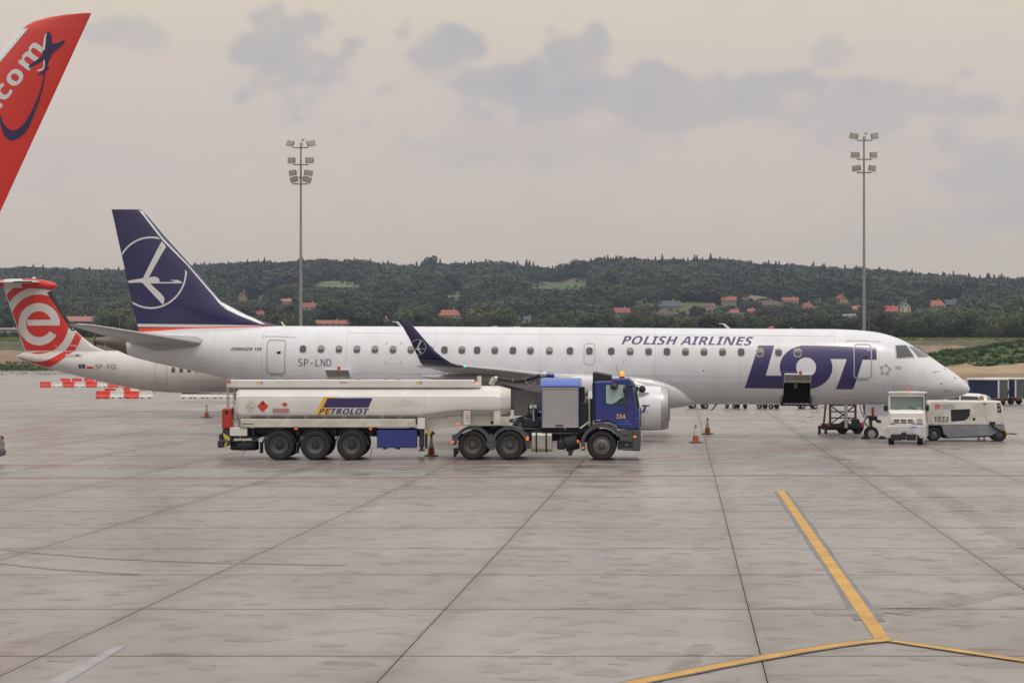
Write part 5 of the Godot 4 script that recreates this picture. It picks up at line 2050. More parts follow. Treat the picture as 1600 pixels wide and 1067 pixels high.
class Flank:
	# the near side of one vehicle: turns pixels into its own axes
	var host
	var at := Vector2()
	var yaw := 0.0

	func p(u: float, v: float, w: float) -> Vector2:
		return host.seen(at, yaw, u, v, w)

	func box(b: MB, u0: float, v0: float, u1: float, v1: float, w0: float, w1: float, bevel := 0.02) -> void:
		var a := p(u0, v1, w1)
		var c := p(u1, v0, w1)
		b.box(Vector3((a.x + c.x) * 0.5, (a.y + c.y) * 0.5, (w0 + w1) * 0.5), Vector3(absf(c.x - a.x), absf(c.y - a.y), absf(w1 - w0)), bevel)

	func outline(a: Array, w: float) -> PackedVector2Array:
		var o := PackedVector2Array()
		for i in range(0, a.size(), 2):
			o.append(p(a[i], a[i + 1], w))
		return o


func side_of(at: Vector2, yaw: float) -> Flank:
	var s := Flank.new()
	s.host = self
	s.at = at
	s.yaw = yaw
	return s


func face_at(w: float, back := false) -> Transform3D:
	return Transform3D(Basis(), Vector3(0, 0, w))


func road_wheel(parent: Node, x: float, r: float, out: float, width: float, steer: bool, rim_kind: StandardMaterial3D, hub: StandardMaterial3D) -> void:
	# a lorry wheel whose outer face is at z = out
	var s := signf(out)
	var c := Vector3(x, r, out)
	var b := MB.new()
	b.lathe([Vector2(-width, r * 0.60), Vector2(-width, r * 0.9), Vector2(-width + 0.03, r * 0.985), Vector2(-width * 0.8, r), Vector2(-width * 0.2, r), Vector2(-0.035, r * 0.985), Vector2(-0.005, r * 0.93), Vector2(0.0, r * 0.82), Vector2(-0.012, r * 0.70), Vector2(-0.03, r * 0.60), Vector2(-0.07, r * 0.58)], c, Vector3(0, 0, s), 40, true)
	for k in 3:
		b.lathe([Vector2(-width * (0.3 + 0.2 * k), r * 1.004), Vector2(-width * (0.3 + 0.2 * k) - 0.02, r * 1.004)], c, Vector3(0, 0, s), 40)
	var o := part("tyre", b, M.rubber, parent)
	b = MB.new()
	var rr := r * 0.60
	if steer:
		b.lathe([Vector2(-0.05, rr), Vector2(-0.01, rr * 0.97), Vector2(-0.03, rr * 0.90), Vector2(-0.06, rr * 0.78), Vector2(-0.01, rr * 0.55), Vector2(0.0, rr * 0.45), Vector2(0.0, rr * 0.30)], c, Vector3(0, 0, s), 32, true)
	else:
		b.lathe([Vector2(-0.06, rr), Vector2(-0.015, rr * 0.985), Vector2(-0.015, rr * 0.93), Vector2(-0.06, rr * 0.88), Vector2(-0.16, rr * 0.82), Vector2(-0.19, rr * 0.55), Vector2(-0.19, rr * 0.2)], c, Vector3(0, 0, s), 32, false)
	var rim := part("rim", b, rim_kind, o)
	b = MB.new()
	var z0 := 0.0 if steer else -0.19
	b.lathe([Vector2(z0, rr * 0.42), Vector2(z0 + 0.06, rr * 0.40), Vector2(z0 + 0.10, rr * 0.30), Vector2(z0 + 0.11, 0.0)], c, Vector3(0, 0, s), 20)
	part("hub", b, hub, rim)
	b = MB.new()
	for k in 10:
		var t := TAU * k / 10.0
		b.lathe([Vector2(z0 - 0.02, rr * 0.055), Vector2(z0 + 0.035, rr * 0.05), Vector2(z0 + 0.04, 0.0)], c + Vector3(cos(t), sin(t), 0) * rr * 0.56, Vector3(0, 0, s), 6)
	part("wheel_nuts", b, M.dark_steel if not steer else M.alu, rim)
	if not steer:
		b = MB.new()
		for k in 10:
			var t := TAU * (k + 0.5) / 10.0
			b.lathe([Vector2(-0.178, rr * 0.1), Vector2(-0.176, 0.0)], c + Vector3(cos(t), sin(t), 0) * rr * 0.72, Vector3(0, 0, s), 10)
		part("rim_holes", b, M.black, rim)


func arch(parent: Node, called: String, x: float, y: float, r: float, a0: float, a1: float, w0: float, w1: float, material: Material, thick := 0.02, lip := 0.0) -> void:
	# a mudguard: an arc of sheet from angle a0 to a1 (degrees, 0 ahead, 90 up)
	var b := MB.new()
	var rings := []
	for i in 21:
		var t := deg_to_rad(lerpf(a0, a1, i / 20.0))
		var d := Vector3(cos(t), sin(t), 0)
		var c := Vector3(x, y, 0)
		rings.append(PackedVector3Array([c + d * r + Vector3(0, 0, w0), c + d * (r + thick) + Vector3(0, 0, w0), c + d * (r + thick) + Vector3(0, 0, w1), c + d * (r - lip) + Vector3(0, 0, w1), c + d * (r - lip) + Vector3(0, 0, w1 - 0.03), c + d * r + Vector3(0, 0, w1 - 0.03)]))
	for i in 20:
		for j in 6:
			var k := (j + 1) % 6
			var m: Vector3 = rings[i][j] + rings[i][k] + rings[i + 1][j] + rings[i + 1][k]
			b.face(rings[i][j], rings[i][k], rings[i + 1][k], rings[i + 1][j], (rings[i][0] + rings[i][1] + rings[i][2] + rings[i][3] + rings[i][4] + rings[i][5] + rings[i + 1][0] + rings[i + 1][1] + rings[i + 1][2] + rings[i + 1][3] + rings[i + 1][4] + rings[i + 1][5]) / 12.0)
	part(called, b, material, parent)


func lamp_box(parent: Node, s: Flank, u: float, v: float, w: float, size := Vector3(0.10, 0.05, 0.03), called := "marker_lamp", m: Material = null) -> void:
	var p := s.p(u, v, w)
	var b := MB.new()
	b.box(Vector3(p.x, p.y, w), size, 0.01)
	part(called, b, m if m else M.amber_lamp, parent)


func make_tanker() -> void:
	var at := Vector2((590.0 - 800.0) * 68.2 / FOCAL, 68.2)
	var s := side_of(at, 0.0)
	var o := thing("tanker_trailer", "white three-axle fuel tanker trailer with navy and yellow logo", "tanker", Vector3(at.x, 0, -at.y))
	var b := MB.new()
	# tank: rounded section swept along x, its belly stepping up over the coupling
	var rear := s.p(369.5, 600, 1.2).x
	var front := s.p(781, 600, 1.2).x
	var tip := s.p(798, 600, 1.0).x
	var step0 := s.p(650, 646, 1.25).x
	var step1 := s.p(718, 640, 1.25).x
	var section := func(x: float, k: float, kh: float) -> PackedVector3Array:
		var up := smoothstep(0.0, 1.0, clampf((x - step0) / (step1 - step0), 0.0, 1.0))
		var low := lerpf(1.58, 1.76, clampf((x - step0) / (step1 - step0), 0.0, 1.0))
		var belly := lerpf(1.2, 1.40, up)
		var a := [[0.0, 2.53], [0.45, 2.525], [0.8, 2.49], [1.0, 2.41], [1.14, 2.30], [1.21, 2.18], [1.235, 2.15], [1.25, 1.95], [1.235, lerpf(2.0, low, 0.8)], [1.22, low], [1.16, low - 0.06], [0.98, lerpf(low, belly, 0.6)], [0.7, belly + 0.04], [0.3, belly], [0.0, belly]]
		var row := PackedVector3Array()
		for q in a:
			row.append(Vector3(x, 1.95 + (q[1] - 1.95) * kh, q[0] * k))
		for i in range(a.size() - 2, 0, -1):
			row.append(Vector3(x, 1.95 + (a[i][1] - 1.95) * kh, -a[i][0] * k))
		return row
	var rings := [section.call(rear - 0.06, 0.80, 0.78), section.call(rear - 0.03, 0.93, 0.92), section.call(rear + 0.06, 0.99, 0.99), section.call(rear + 0.16, 1.0, 1.0)]
	for k in 13:
		rings.append(section.call(lerpf(rear + 1.0, step0, k / 12.0), 1.0, 1.0))
	for k in range(1, 7):
		rings.append(section.call(lerpf(step0, step1, k / 6.0), 1.0, 1.0))
	rings.append(section.call(front - 0.10, 1.0, 1.0))
	rings.append(section.call(front, 0.985, 0.985))
	rings.append(section.call(front + 0.05, 0.95, 0.96))
	rings.append(section.call(tip - 0.03, 0.64, 0.82))
	rings.append(section.call(tip, 0.60, 0.79))
	b.loft(rings)
	var tank := part("tank", b, M.tank_white, o)
	b = MB.new()
	var e0 := s.p(372, 646.2, 1.23)
	for q in [[rear + 0.1, front - 0.1, 2.165, 1.232]]:
		b.box(Vector3((q[0] + q[1]) * 0.5, q[2], q[3]), Vector3(q[1] - q[0], 0.022, 0.012), 0.004)
	b.box(Vector3((rear + 0.1 + step0) * 0.5, 1.578, 1.228), Vector3(step0 - rear - 0.1, 0.018, 0.012), 0.004)
	b.tube([Vector3(step0, 1.578, 1.228), Vector3(step1, 1.758, 1.232)], 0.009, 6)
	b.tube([Vector3(step1, 1.758, 1.232), Vector3(front - 0.05, 1.758, 1.232)], 0.009, 6)
	part("tank_bead", b, M.plane_white, tank)
	# weld seams round the tank
	b = MB.new()
	for k in 5:
		var x := lerpf(rear + 1.2, step0 + 0.3, k / 4.0)
		var row: PackedVector3Array = section.call(x, 1.002, 1.003)
		for i in range(2, 10):
			b.tube([row[i], row[i + 1]], 0.006, 5)
	part("weld", b, M.tank_white, tank)
	# walkway coaming on top
	b = MB.new()
	s.box(b, 359.5, 592.6, 741.5, 605.2, 0.55, 1.02, 0.03)
	s.box(b, 359.5, 592.6, 741.5, 605.2, -1.02, -0.55, 0.03)
	s.box(b, 740, 598.4, 751, 605.2, -0.95, 0.98, 0.02)
	var co := part("walkway_box", b, M.tank_white, o)
	b = MB.new()
	for u in [404, 653.5]:
		s.box(b, u - 3, 595.6, u, 599, 1.02, 1.026, 0.0)
	part("amber_square", b, M.yellow_print, co)
	b = MB.new()
	for u in [408.6, 658]:
		s.box(b, u - 2.5, 595.3, u + 2, 599.6, 1.02, 1.026, 0.0)
	part("grey_square", b, M.shutter, co)
	b = MB.new()
	for u in [425, 448, 560, 603, 622]:
		s.box(b, u - 3, 591.6, u + 3, 592.8, 0.6, 0.95, 0.01)
	part("hatch_hinge", b, M.dark_steel, co)
	b = MB.new()
	var vp := s.p(749, 600, 0.85)
	b.tube([Vector3(vp.x, 2.45, 0.85), Vector3(vp.x, 2.82, 0.85), Vector3(vp.x, 2.87, 0.85), Vector3(vp.x, 2.88, 0.85)], 0.075, 12)
	part("vent_pipe", b, M.tank_white, o)
	b = MB.new()
	b.box(Vector3(s.p(741.5, 0, 1).x + 0.06, 2.68, 0.9), Vector3(0.06, 0.06, 0.1), 0.01)
	part("marker_lamp", b, M.amber_lamp, o)
	# delivery hose from the tank top to the pump cabinet
	b = MB.new()
	var h := []
	for q in [[770, 594], [773, 590.5], [779, 590.5], [790, 592.8], [804, 594.6], [818, 593.5], [832, 589.5], [844, 585.5]]:
		var p := s.p(q[0], q[1], 0.2)
		h.append(Vector3(p.x, p.y, 0.2))
	b.tube(h, 0.07, 10)
	var hose := part("hose", b, M.black, o)
	b = MB.new()
	b.tube([h[0] + Vector3(-0.06, -0.14, 0), h[0], h[1]], 0.10, 12)
	b.tube([h[1], h[2] + Vector3(-0.04, 0, 0)], 0.085, 12)
	for u in [[846, 584.6, 854, 584]]:
		var p := s.p(u[0], u[1], 0.2)
		var q := s.p(u[2], u[3], 0.2)
		b.tube([Vector3(p.x, p.y, 0.2), Vector3(q.x, q.y, 0.2)], 0.10, 12)
	part("coupling", b, M.alu, hose)
	b = MB.new()
	var hk := s.p(857, 584.5, 0.2)
	b.tube([Vector3(hk.x - 0.1, hk.y, 0.2), Vector3(hk.x + 0.2, hk.y - 0.03, 0.2)], 0.085, 12)
	part("coupling", b, M.truck_blue, hose)
	for q in [[801, 589, 801, 597], [821, 588, 821, 597], [822, 596, 829, 603], [829, 603, 837, 597], [846, 577, 846, 584]]:
		var p := s.p(q[0], q[1], 0.28)
		var r := s.p(q[2], q[3], 0.28)
		b = MB.new()
		b.tube([Vector3(p.x, p.y, 0.28), Vector3(r.x, r.y, 0.28)], 0.012, 5)
		part("hose_strap", b, M.alu, hose)
	# side rail and valve box
	b = MB.new()
	s.box(b, 375.5, 653.6, 649.5, 667.2, 0.75, 1.25, 0.025)
	s.box(b, 375.5, 653.6, 649.5, 667.2, -1.25, -0.75, 0.025)
	var rail := part("side_rail", b, M.tank_cream, o)
	b = MB.new()
	for k in 9:
		var u := 392 + k * 29.5
		s.box(b, u, 652.6, u + 24, 653.8, 1.1, 1.22, 0.003)
	part("rail_gap", b, M.chassis, rail)
	b = MB.new()
	s.box(b, 379, 661, 396, 662.3, 1.25, 1.253, 0.0)
	part("maker_mark", b, M.dark_steel, rail)
	b = MB.new()
	b.flat(disc(s.p(391, 660, 1.25).x, s.p(391, 660.2, 1.25).y, 0.035, 0.035, 12), face_at(1.254))
	part("maker_mark", b, M.red_print, rail)
	# chassis
	b = MB.new()
	for w in [-0.45, 0.45]:
		s.box(b, 372, 668, 655, 681, w - 0.06, w + 0.06, 0.01)
	for u in [395, 466, 522, 580, 640]:
		s.box(b, u - 3, 669, u + 3, 679, -1.0, 1.0, 0.01)
	for u in [436, 492.3, 549.3]:
		var c := s.p(u, 694, 0.9)
		b.tube([Vector3(c.x, 0.51, -0.95), Vector3(c.x, 0.51, 0.95)], 0.075, 10)
		s.box(b, u - 9, 678, u + 3, 692, 0.38, 0.52, 0.03)
		s.box(b, u + 4, 676, u + 12, 688, 0.35, 0.6, 0.05)
	s.box(b, 398, 668, 588, 676, 0.0, 0.8, 0.02)
	part("chassis", b, M.chassis, o)
	for u in [436, 492.3, 549.3]:
		var c := s.p(u, 694, 1.2)
		for w in [1.22, -1.22]:
			road_wheel(o, c.x, 0.51, w, 0.38, false, M.rim_grey, M.hub_dark)
		arch(o, "mudguard", c.x, 0.50, 0.565, 12 if u < 500 else 2, 172, 0.70, 1.20, M.chassis, 0.018, 0.02)
	b = MB.new()
	for u in [464, 407.5]:
		s.box(b, u - 1.6, 690, u + 1.6, 707.5, 0.75, 1.18, 0.01)
	part("mud_flap", b, M.black, o)
	for u in [462.5, 579]:
		lamp_box(o, s, u, 669.2, 1.20)
	# blue tool box
	b = MB.new()
	s.box(b, 588.8, 671, 650.8, 699, 0.55, 1.24, 0.02)
	var tb := part("tool_box", b, M.truck_blue, o)
	b = MB.new()
	for u in [598, 618]:
		s.box(b, u, 699, u + 7, 701, 1.0, 1.06, 0.006)
	part("box_latch", b, M.dark_steel, tb)
	# landing leg, hazard boards, white side plate
	b = MB.new()
	s.box(b, 652, 652.3, 664.2, 669.5, 1.0, 1.22, 0.02)
	var fr := part("side_plate", b, M.tank_white, o)
	b = MB.new()
	s.box(b, 655, 669.5, 663, 697, 0.9, 1.1, 0.02)
	s.box(b, 656.5, 696, 661.5, 702.5, 0.92, 1.04, 0.01)
	s.box(b, 653.5, 702.5, 664, 704, 0.8, 1.14, 0.01)
	s.box(b, 655, 669.5, 663, 697, -1.1, -0.9, 0.02)
	s.box(b, 656.5, 696, 661.5, 702.5, -1.04, -0.92, 0.01)
	s.box(b, 653.5, 702.5, 664, 704, -1.14, -0.8, 0.01)
	s.box(b, 664, 676, 668, 700, 0.85, 1.0, 0.02)
	part("landing_leg", b, M.hub_dark, o)
	b = MB.new()
	for q in [[666, 669, 680.5, 675.5, 673.5, 683, 668, 679]]:
		b.prism(s.outline(q, 1.1), 1.02, 1.05, Transform3D(), 0.004)
	var hz := part("hazard_plate", b, M.hazard_yellow, o)
	b = MB.new()
	b.prism(s.outline([675, 672, 680.5, 675.5, 674, 682.5, 671, 680], 1.1), 1.05, 1.055)
	part("hazard_stripe", b, M.chassis, hz)
	# gooseneck frame under the tank front
	b = MB.new()
	b.prism(s.outline([664, 655, 722, 648, 796, 650, 796, 664.5, 722, 664.5, 716, 664.8, 664, 671.5], 0.95), 0.82, 0.95, Transform3D(), 0.008)
	b.prism(s.outline([664, 655, 722, 648, 796, 650, 796, 664.5, 722, 664.5, 716, 664.8, 664, 671.5], 0.95), -0.95, -0.82)
	s.box(b, 722, 655, 790, 664, -0.8, 0.8, 0.01)
	var neck := part("gooseneck", b, M.tank_cream, o)
	b = MB.new()
	s.box(b, 766.5, 657, 771.5, 661.6, 0.95, 0.955, 0.0)
	part("port", b, M.black, neck)
	var br: Node3D
	for q in [[771, 782], [724, 735]]:
		b = MB.new()
		s.box(b, q[0], 640.5, q[1], 664, 0.95, 1.22, 0.02)
		br = part("tank_bracket", b, M.tank_cream, o)
		b = MB.new()
		s.box(b, q[0] + 1.8, 643.6, q[1] - 0.6, 654, 1.22, 1.226, 0.0)
		part("notice_plate", b, M.white_print, br)
	var c := s.p(730.2, 647.8, 1.22)
	var ns := ring(disc(c.x, c.y, 0.068, 0.068, 20), disc(c.x, c.y, 0.052, 0.052, 20))
	ns.append_array(line2([c.x - 0.04, c.y + 0.04, c.x + 0.04, c.y - 0.04], 0.014))
	printed("prohibition_sign", ns, face_at(1.228), M.red_print, br)
	printed("notice_line", line2([c.x - 0.07, c.y - 0.10, c.x + 0.07, c.y - 0.10], 0.02), face_at(1.228), M.ink, br)
	lamp_box(o, s, 715.8, 662, 0.97, Vector3(0.11, 0.05, 0.03))
	b = MB.new()
	b.tube([Vector3(s.p(782, 660, 0.6).x, 1.28, 0.6), Vector3(s.p(796, 660, 0.6).x, 1.28, 0.6)], 0.09, 12)
	for k in 4:
		var p := s.p(795, 655 + k, 0.3)
		b.tube([Vector3(p.x, p.y, 0.5 - k * 0.2), Vector3(p.x + 0.5, p.y + 0.12 - 0.1 * k, 0.45 - k * 0.2), Vector3(p.x + 0.8, p.y - 0.15, 0.4 - k * 0.2), Vector3(p.x + 1.3, p.y + 0.0, 0.4 - k * 0.2)], 0.02, 6)
	part("air_line", b, M.dark_steel, o)
	# rear: frame, ladder rails, red box, bumper, spare wheel
	b = MB.new()
	s.box(b, 359, 667, 386, 680.5, 0.3, 1.2, 0.02)
	s.box(b, 372, 604, 375, 668, -0.9, 0.9, 0.02)
	var rp := part("rear_panel", b, M.tank_white, o)
	b = MB.new()
	for q in [[354.6, 0.95], [357.2, 0.6], [365.6, 0.9]]:
		var p := s.p(q[0], 592, q[1])
		var r := s.p(q[0], 640 if q[0] < 360 else 660, q[1])
		b.tube([Vector3(p.x + (0.18 if q[0] < 360 else 0.0), 2.80 if q[0] < 360 else 2.45, q[1]), Vector3(p.x, 2.73, q[1]), Vector3(p.x, r.y, q[1])], 0.022, 8)
	for k in 5:
		var p := s.p(365.6, 606 + k * 12, 0.9)
		b.tube([Vector3(p.x, p.y, 0.9), Vector3(p.x, p.y, 0.5)], 0.015, 6)
	part("ladder", b, M.plane_grey, o)
	b = MB.new()
	s.box(b, 354.5, 594.5, 360, 597.2, 0.9, 1.02, 0.01)
	part("tail_marker", b, M.sign_red, o)
	b = MB.new()
	s.box(b, 354.5, 597.4, 360, 605, 0.9, 1.02, 0.02)
	part("tail_bracket", b, M.tank_cream, o)
	b = MB.new()
	s.box(b, 346.6, 637.3, 361.6, 669.4, 0.6, 1.2, 0.05)
	var eb := part("extinguisher_box", b, M.box_red, o)
	b = MB.new()
	s.box(b, 352, 639.5, 356.5, 646.5, 1.2, 1.204, 0.0)
	part("emblem", b, M.ink, eb)
	b = MB.new()
	s.box(b, 361.6, 636, 364, 648, 0.8, 1.0, 0.02)
	s.box(b, 347.5, 669.5, 361, 689, 0.4, 1.16, 0.03)
	s.box(b, 340, 687, 349, 698.6, -1.1, 1.2, 0.03)
	s.box(b, 342, 677, 348, 686, 0.7, 1.1, 0.03)
	s.box(b, 361, 680, 405, 684, -0.9, 0.9, 0.02)
	part("rear_bumper", b, M.hub_dark, o)
	b = MB.new()
	b.prism(s.outline([349, 675.5, 356, 680, 360, 684, 358, 688, 351, 684, 349.3, 680], 1.17), 1.165, 1.175)
	b.prism(s.outline([350, 697, 352.5, 690, 355, 692, 352.5, 697.8], 1.17), 1.165, 1.175)
	part("hazard_stripe", b, M.hazard_yellow, o)
	b = MB.new()
	b.prism(s.outline([349.5, 682, 358, 688.5, 355, 691.5, 349.5, 687.5], 1.17), 1.165, 1.172)
	part("reflector", b, M.rim_grey, o)
	b = MB.new()
	var sw := s.p(382.7, 695, 0.55)
	b.lathe([Vector2(-0.14, 0.30), Vector2(-0.15, 0.44), Vector2(-0.12, 0.49), Vector2(0.12, 0.49), Vector2(0.15, 0.44), Vector2(0.14, 0.30)], Vector3(sw.x, sw.y, 0.6), Vector3(0, 1, 0), 36, true)
	part("spare_wheel", b, M.rubber, o)
	b = MB.new()
	var hl := []
	for q in [[364, 655], [366, 667], [371, 676], [376, 683], [381, 689]]:
		var p := s.p(q[0], q[1], 1.12)
		hl.append(Vector3(p.x, p.y, 1.12))
	b.tube(hl, 0.016, 6)
	part("yellow_hose", b, M.hazard_yellow, o)
	b = MB.new()
	for q in [[382, 702, 377, 713], [581, 700, 579, 712]]:
		var p := s.p(q[0], q[1], 0.8)
		var r := s.p(q[2], q[3], 0.8)
		b.tube([Vector3(p.x, p.y, 0.8), Vector3(p.x - 0.02, lerpf(p.y, r.y, 0.5), 0.8), Vector3(r.x, r.y, 0.8)], 0.009, 5)
	part("earth_strap", b, M.black, o)
	b = MB.new()
	s.box(b, 393.5, 682.5, 404, 692, 0.55, 0.56, 0.0)
	part("number_plate", b, M.white_print, o)
	# print on the tank side
	var w := 1.256
	printed("logo_yellow", fill(s.outline([506.2, 619.2, 528, 619.2, 526.8, 621.2, 511, 621.2, 504.5, 636, 500, 646.9, 492.4, 646.9], w)), face_at(w), M.yellow_print, tank)
	printed("logo_yellow", fill(s.outline([504.5, 636.2, 519, 636.2, 514.5, 646.9, 500.2, 646.9], w)), face_at(w - 0.0005), M.yellow_print, tank)
	printed("logo_navy", fill(s.outline([511.8, 621.2, 582, 621.2, 575.8, 635.6, 505, 635.6], w)), face_at(w + 0.001), M.logo_blue, tank)
	var t0 := s.p(499.7, 646.2, w)
	var t1 := s.p(575, 637.4, w)
	printed("lettering", letters("PETROLOT", t0.x, t0.y, t1.x, t1.y, 0.07, true), face_at(w + 0.002), M.logo_blue, tank)
	for q in [[410.7, 633.7, 9.0, M.sign_red, "danger_diamond"], [391.8, 634, 8.2, M.tank_cream, "pale_diamond"]]:
		c = s.p(q[0], q[1], w)
		var r: float = q[2] / 45.5
		printed(q[4], fill(PackedVector2Array([c + Vector2(r, 0), c + Vector2(0, r), c + Vector2(-r, 0), c + Vector2(0, -r)])), face_at(w), q[3], tank)
	c = s.p(391.8, 634, w)
	var r2 := 8.2 / 45.5
	printed("diamond_edge", ring(PackedVector2Array([c + Vector2(r2, 0), c + Vector2(0, r2), c + Vector2(-r2, 0), c + Vector2(0, -r2)]), PackedVector2Array([c + Vector2(r2 - 0.015, 0), c + Vector2(0, r2 - 0.015), c + Vector2(-r2 + 0.015, 0), c + Vector2(0, -r2 + 0.015)])), face_at(w + 0.002), M.panel_grey, tank)
	var fish := line2([c.x - 0.02, c.y + 0.05, c.x - 0.01, c.y + 0.01, c.x - 0.04, c.y - 0.04, c.x + 0.01, c.y - 0.05], 0.012)
	fish.append_array(line2([c.x + 0.03, c.y - 0.05, c.x + 0.08, c.y - 0.05], 0.02))
	printed("hazard_pictogram", fish, face_at(w + 0.002), M.ink, tank)
	c = s.p(410.7, 629.8, w)
	printed("flame_pictogram", fill(PackedVector2Array([c + Vector2(0, 0.06), c + Vector2(0.045, -0.01), c + Vector2(0.03, -0.04), c + Vector2(-0.03, -0.04), c + Vector2(-0.045, -0.01)])), face_at(w + 0.002), M.ink, tank)
	t0 = s.p(426, 643.8, w)
	t1 = s.p(452, 637.2, w)
	printed("sign_plate", fill(PackedVector2Array([t0, Vector2(t1.x, t0.y), t1, Vector2(t0.x, t1.y)])), face_at(w), M.shutter, tank)
	printed("lettering", letters("ORLEN", t0.x + 0.03, t0.y + 0.02, t1.x - 0.03, t1.y - 0.02), face_at(w + 0.002), M.sign_red, tank)
	var eagle := fill(s.outline([438.6, 631.5, 441, 629.6, 445, 630.4, 449, 632, 448, 634.4, 444.5, 632.2, 446, 634.6, 444.2, 634.6, 441.8, 631.6], w))
	eagle.append_array(fill(s.outline([441.6, 628.6, 445.8, 627.8, 449.2, 630.8, 448.8, 632, 444.8, 629.8], w)))
	printed("bird_emblem", eagle, face_at(w), M.sign_red, tank)
	rng.seed = 77
	var specks := PackedVector2Array()
	for k in 30:
		var p := s.p(rng.randf_range(622, 652), rng.randf_range(622, 634), w)
		specks.append_array(line2([p.x, p.y, p.x + rng.randf_range(0.01, 0.03), p.y + rng.randf_range(-0.03, 0.03)], 0.012))
	printed("worn_print", specks, face_at(w), M.dark_steel, tank)
	t0 = s.p(531, 598.6, 1.02)
	t1 = s.p(543, 595.4, 1.02)
	printed("worn_print", letters("PRUK L", t0.x, t0.y, t1.x, t1.y, 0.02, false), face_at(1.026), M.dark_steel, co)


func make_tractor() -> void:
	var yaw := deg_to_rad(4.0)
	var at := Vector2((860.0 - 800.0) * 68.25 / FOCAL, 68.25)
	var s := side_of(at, yaw)
	var o := thing("tractor_unit", "blue lorry tractor unit numbered 334 with pump cabinet behind the cab", "lorry", Vector3(at.x, 0, -at.y), -yaw)
	var b := MB.new()
	# frame
	for w in [-0.42, 0.42]:
		s.box(b, 712, 677, 985, 687, w - 0.05, w + 0.05, 0.01)
	for u in [738.3, 796.5]:
		var c := s.p(u, 696, 1.0)
		b.tube([Vector3(c.x, 0.5, -0.9), Vector3(c.x, 0.5, 0.9)], 0.11, 10)
		s.box(b, u - 11, 680, u + 11, 692, 0.3, 0.5, 0.08)
	s.box(b, 752, 669, 790, 677, -0.5, 0.5, 0.03)
	s.box(b, 815, 670, 846, 684, -0.8, 0.6, 0.04)
	s.box(b, 905, 668, 930, 690, -0.6, 0.7, 0.05)
	s.box(b, 835, 668, 935, 676, -0.9, 0.9, 0.02)
	part("chassis", b, M.chassis, o)
	for u in [738.3, 796.5]:
		var c := s.p(u, 696, 1.2)
		for w in [1.22, -1.22]:
			road_wheel(o, c.x, 0.505, w, 0.58, false, M.rim_grey, M.plastic_grey)
	for u in [[738.3, 10, 172], [796.5, 8, 170]]:
		var c := s.p(u[0], 696, 1.2)
		arch(o, "mudguard", c.x, 0.52, 0.60, u[1], u[2], 0.62, 1.25, M.plastic_grey, 0.05, 0.06)
	b = MB.new()
	b.prism(s.outline([758.5, 694, 763, 680, 767.2, 675.5, 771, 680, 775.5, 694, 771, 702, 764, 702], 1.24), 1.08, 1.23, Transform3D(), 0.02)
	b.prism(s.outline([706, 679, 718, 675, 724, 671, 716, 682, 712, 694, 707, 694], 1.24), 1.08, 1.23, Transform3D(), 0.02)
	b.prism(s.outline([817, 672, 826, 679, 829, 700, 822, 700, 819, 686], 1.24), 1.08, 1.23, Transform3D(), 0.02)
	part("mudguard_apron", b, M.plastic_grey, o)
	b = MB.new()
	for u in [[708.5, 700, 711, 713], [712, 700, 714, 709]]:
		s.box(b, u[0], u[1], u[2], u[3], 0.6, 1.2, 0.006)
	part("mud_flap", b, M.black, o)
	lamp_box(o, s, 707.4, 689.5, 1.22, Vector3(0.08, 0.09, 0.06))
	lamp_box(o, s, 824.2, 684.2, 1.25, Vector3(0.08, 0.12, 0.05))
	# fifth wheel and gauges behind the cabinet
	b = MB.new()
	var fw := s.p(771, 668, 0.5)
	b.lathe([Vector2(-0.08, 0.5), Vector2(0.02, 0.5), Vector2(0.02, 0.0)], Vector3(fw.x, 1.12, 0), Vector3(0, 1, 0), 24)
	part("coupling_plate", b, M.dark_steel, o)
	b = MB.new()
	for q in [[826.5, 631], [837.5, 631], [833, 640]]:
		var p := s.p(q[0], q[1], 0.7)
		b.tube([Vector3(p.x, 1.2, 0.7), Vector3(p.x, p.y, 0.7)], 0.035 if q[0] < 838 else 0.02, 8)
	s.box(b, 815, 652, 846, 668, 0.2, 0.75, 0.06)
	s.box(b, 822, 645, 840, 653, 0.4, 0.7, 0.05)
	part("pump", b, M.chassis, o)
	b = MB.new()
	s.box(b, 826.5, 630.5, 839.5, 638.5, 0.72, 0.80, 0.01)
	s.box(b, 833, 627.5, 837.5, 630.5, 0.72, 0.78, 0.01)
	var ga := part("meter_head", b, M.dark_steel, o)
	b = MB.new()
	for q in [[827.5, 632, 831, 637], [832.5, 632, 835, 636], [836, 631.5, 838.5, 637]]:
		s.box(b, q[0], q[1], q[2], q[3], 0.8, 0.806, 0.0)
	part("dial", b, M.white_print, ga)
	b = MB.new()
	var mp := s.p(834, 648, 0.72)
	b.tube([Vector3(mp.x, mp.y - 0.2, 0.76), Vector3(mp.x, mp.y + 0.18, 0.76)], 0.05, 10)
	part("filter", b, M.steel, ga)
	# pump cabinet with roller shutter
	b = MB.new()
	s.box(b, 845, 604, 905, 668.4, -1.15, 1.19, 0.015)
	var cab := part("pump_cabinet", b, M.truck_blue, o)
	b = MB.new()
	var q0 := s.p(845, 604.4, 1.2)
	var q1 := s.p(905, 590.8, 1.2)
	b.prism(PackedVector2Array([Vector2(1.20, q0.y), Vector2(1.225, q0.y + 0.04), Vector2(1.20, q0.y + 0.1), Vector2(1.10, q1.y - 0.08), Vector2(0.95, q1.y), Vector2(-0.95, q1.y), Vector2(-1.2, q0.y + 0.1), Vector2(-1.2, q0.y)]), q0.x - 0.01, q1.x + 0.01, Transform3D(Basis(Vector3(0, 0, 1), Vector3(0, 1, 0), Vector3(1, 0, 0)), Vector3()))
	part("cabinet_roof", b, M.roof_blue, cab)
	b = MB.new()
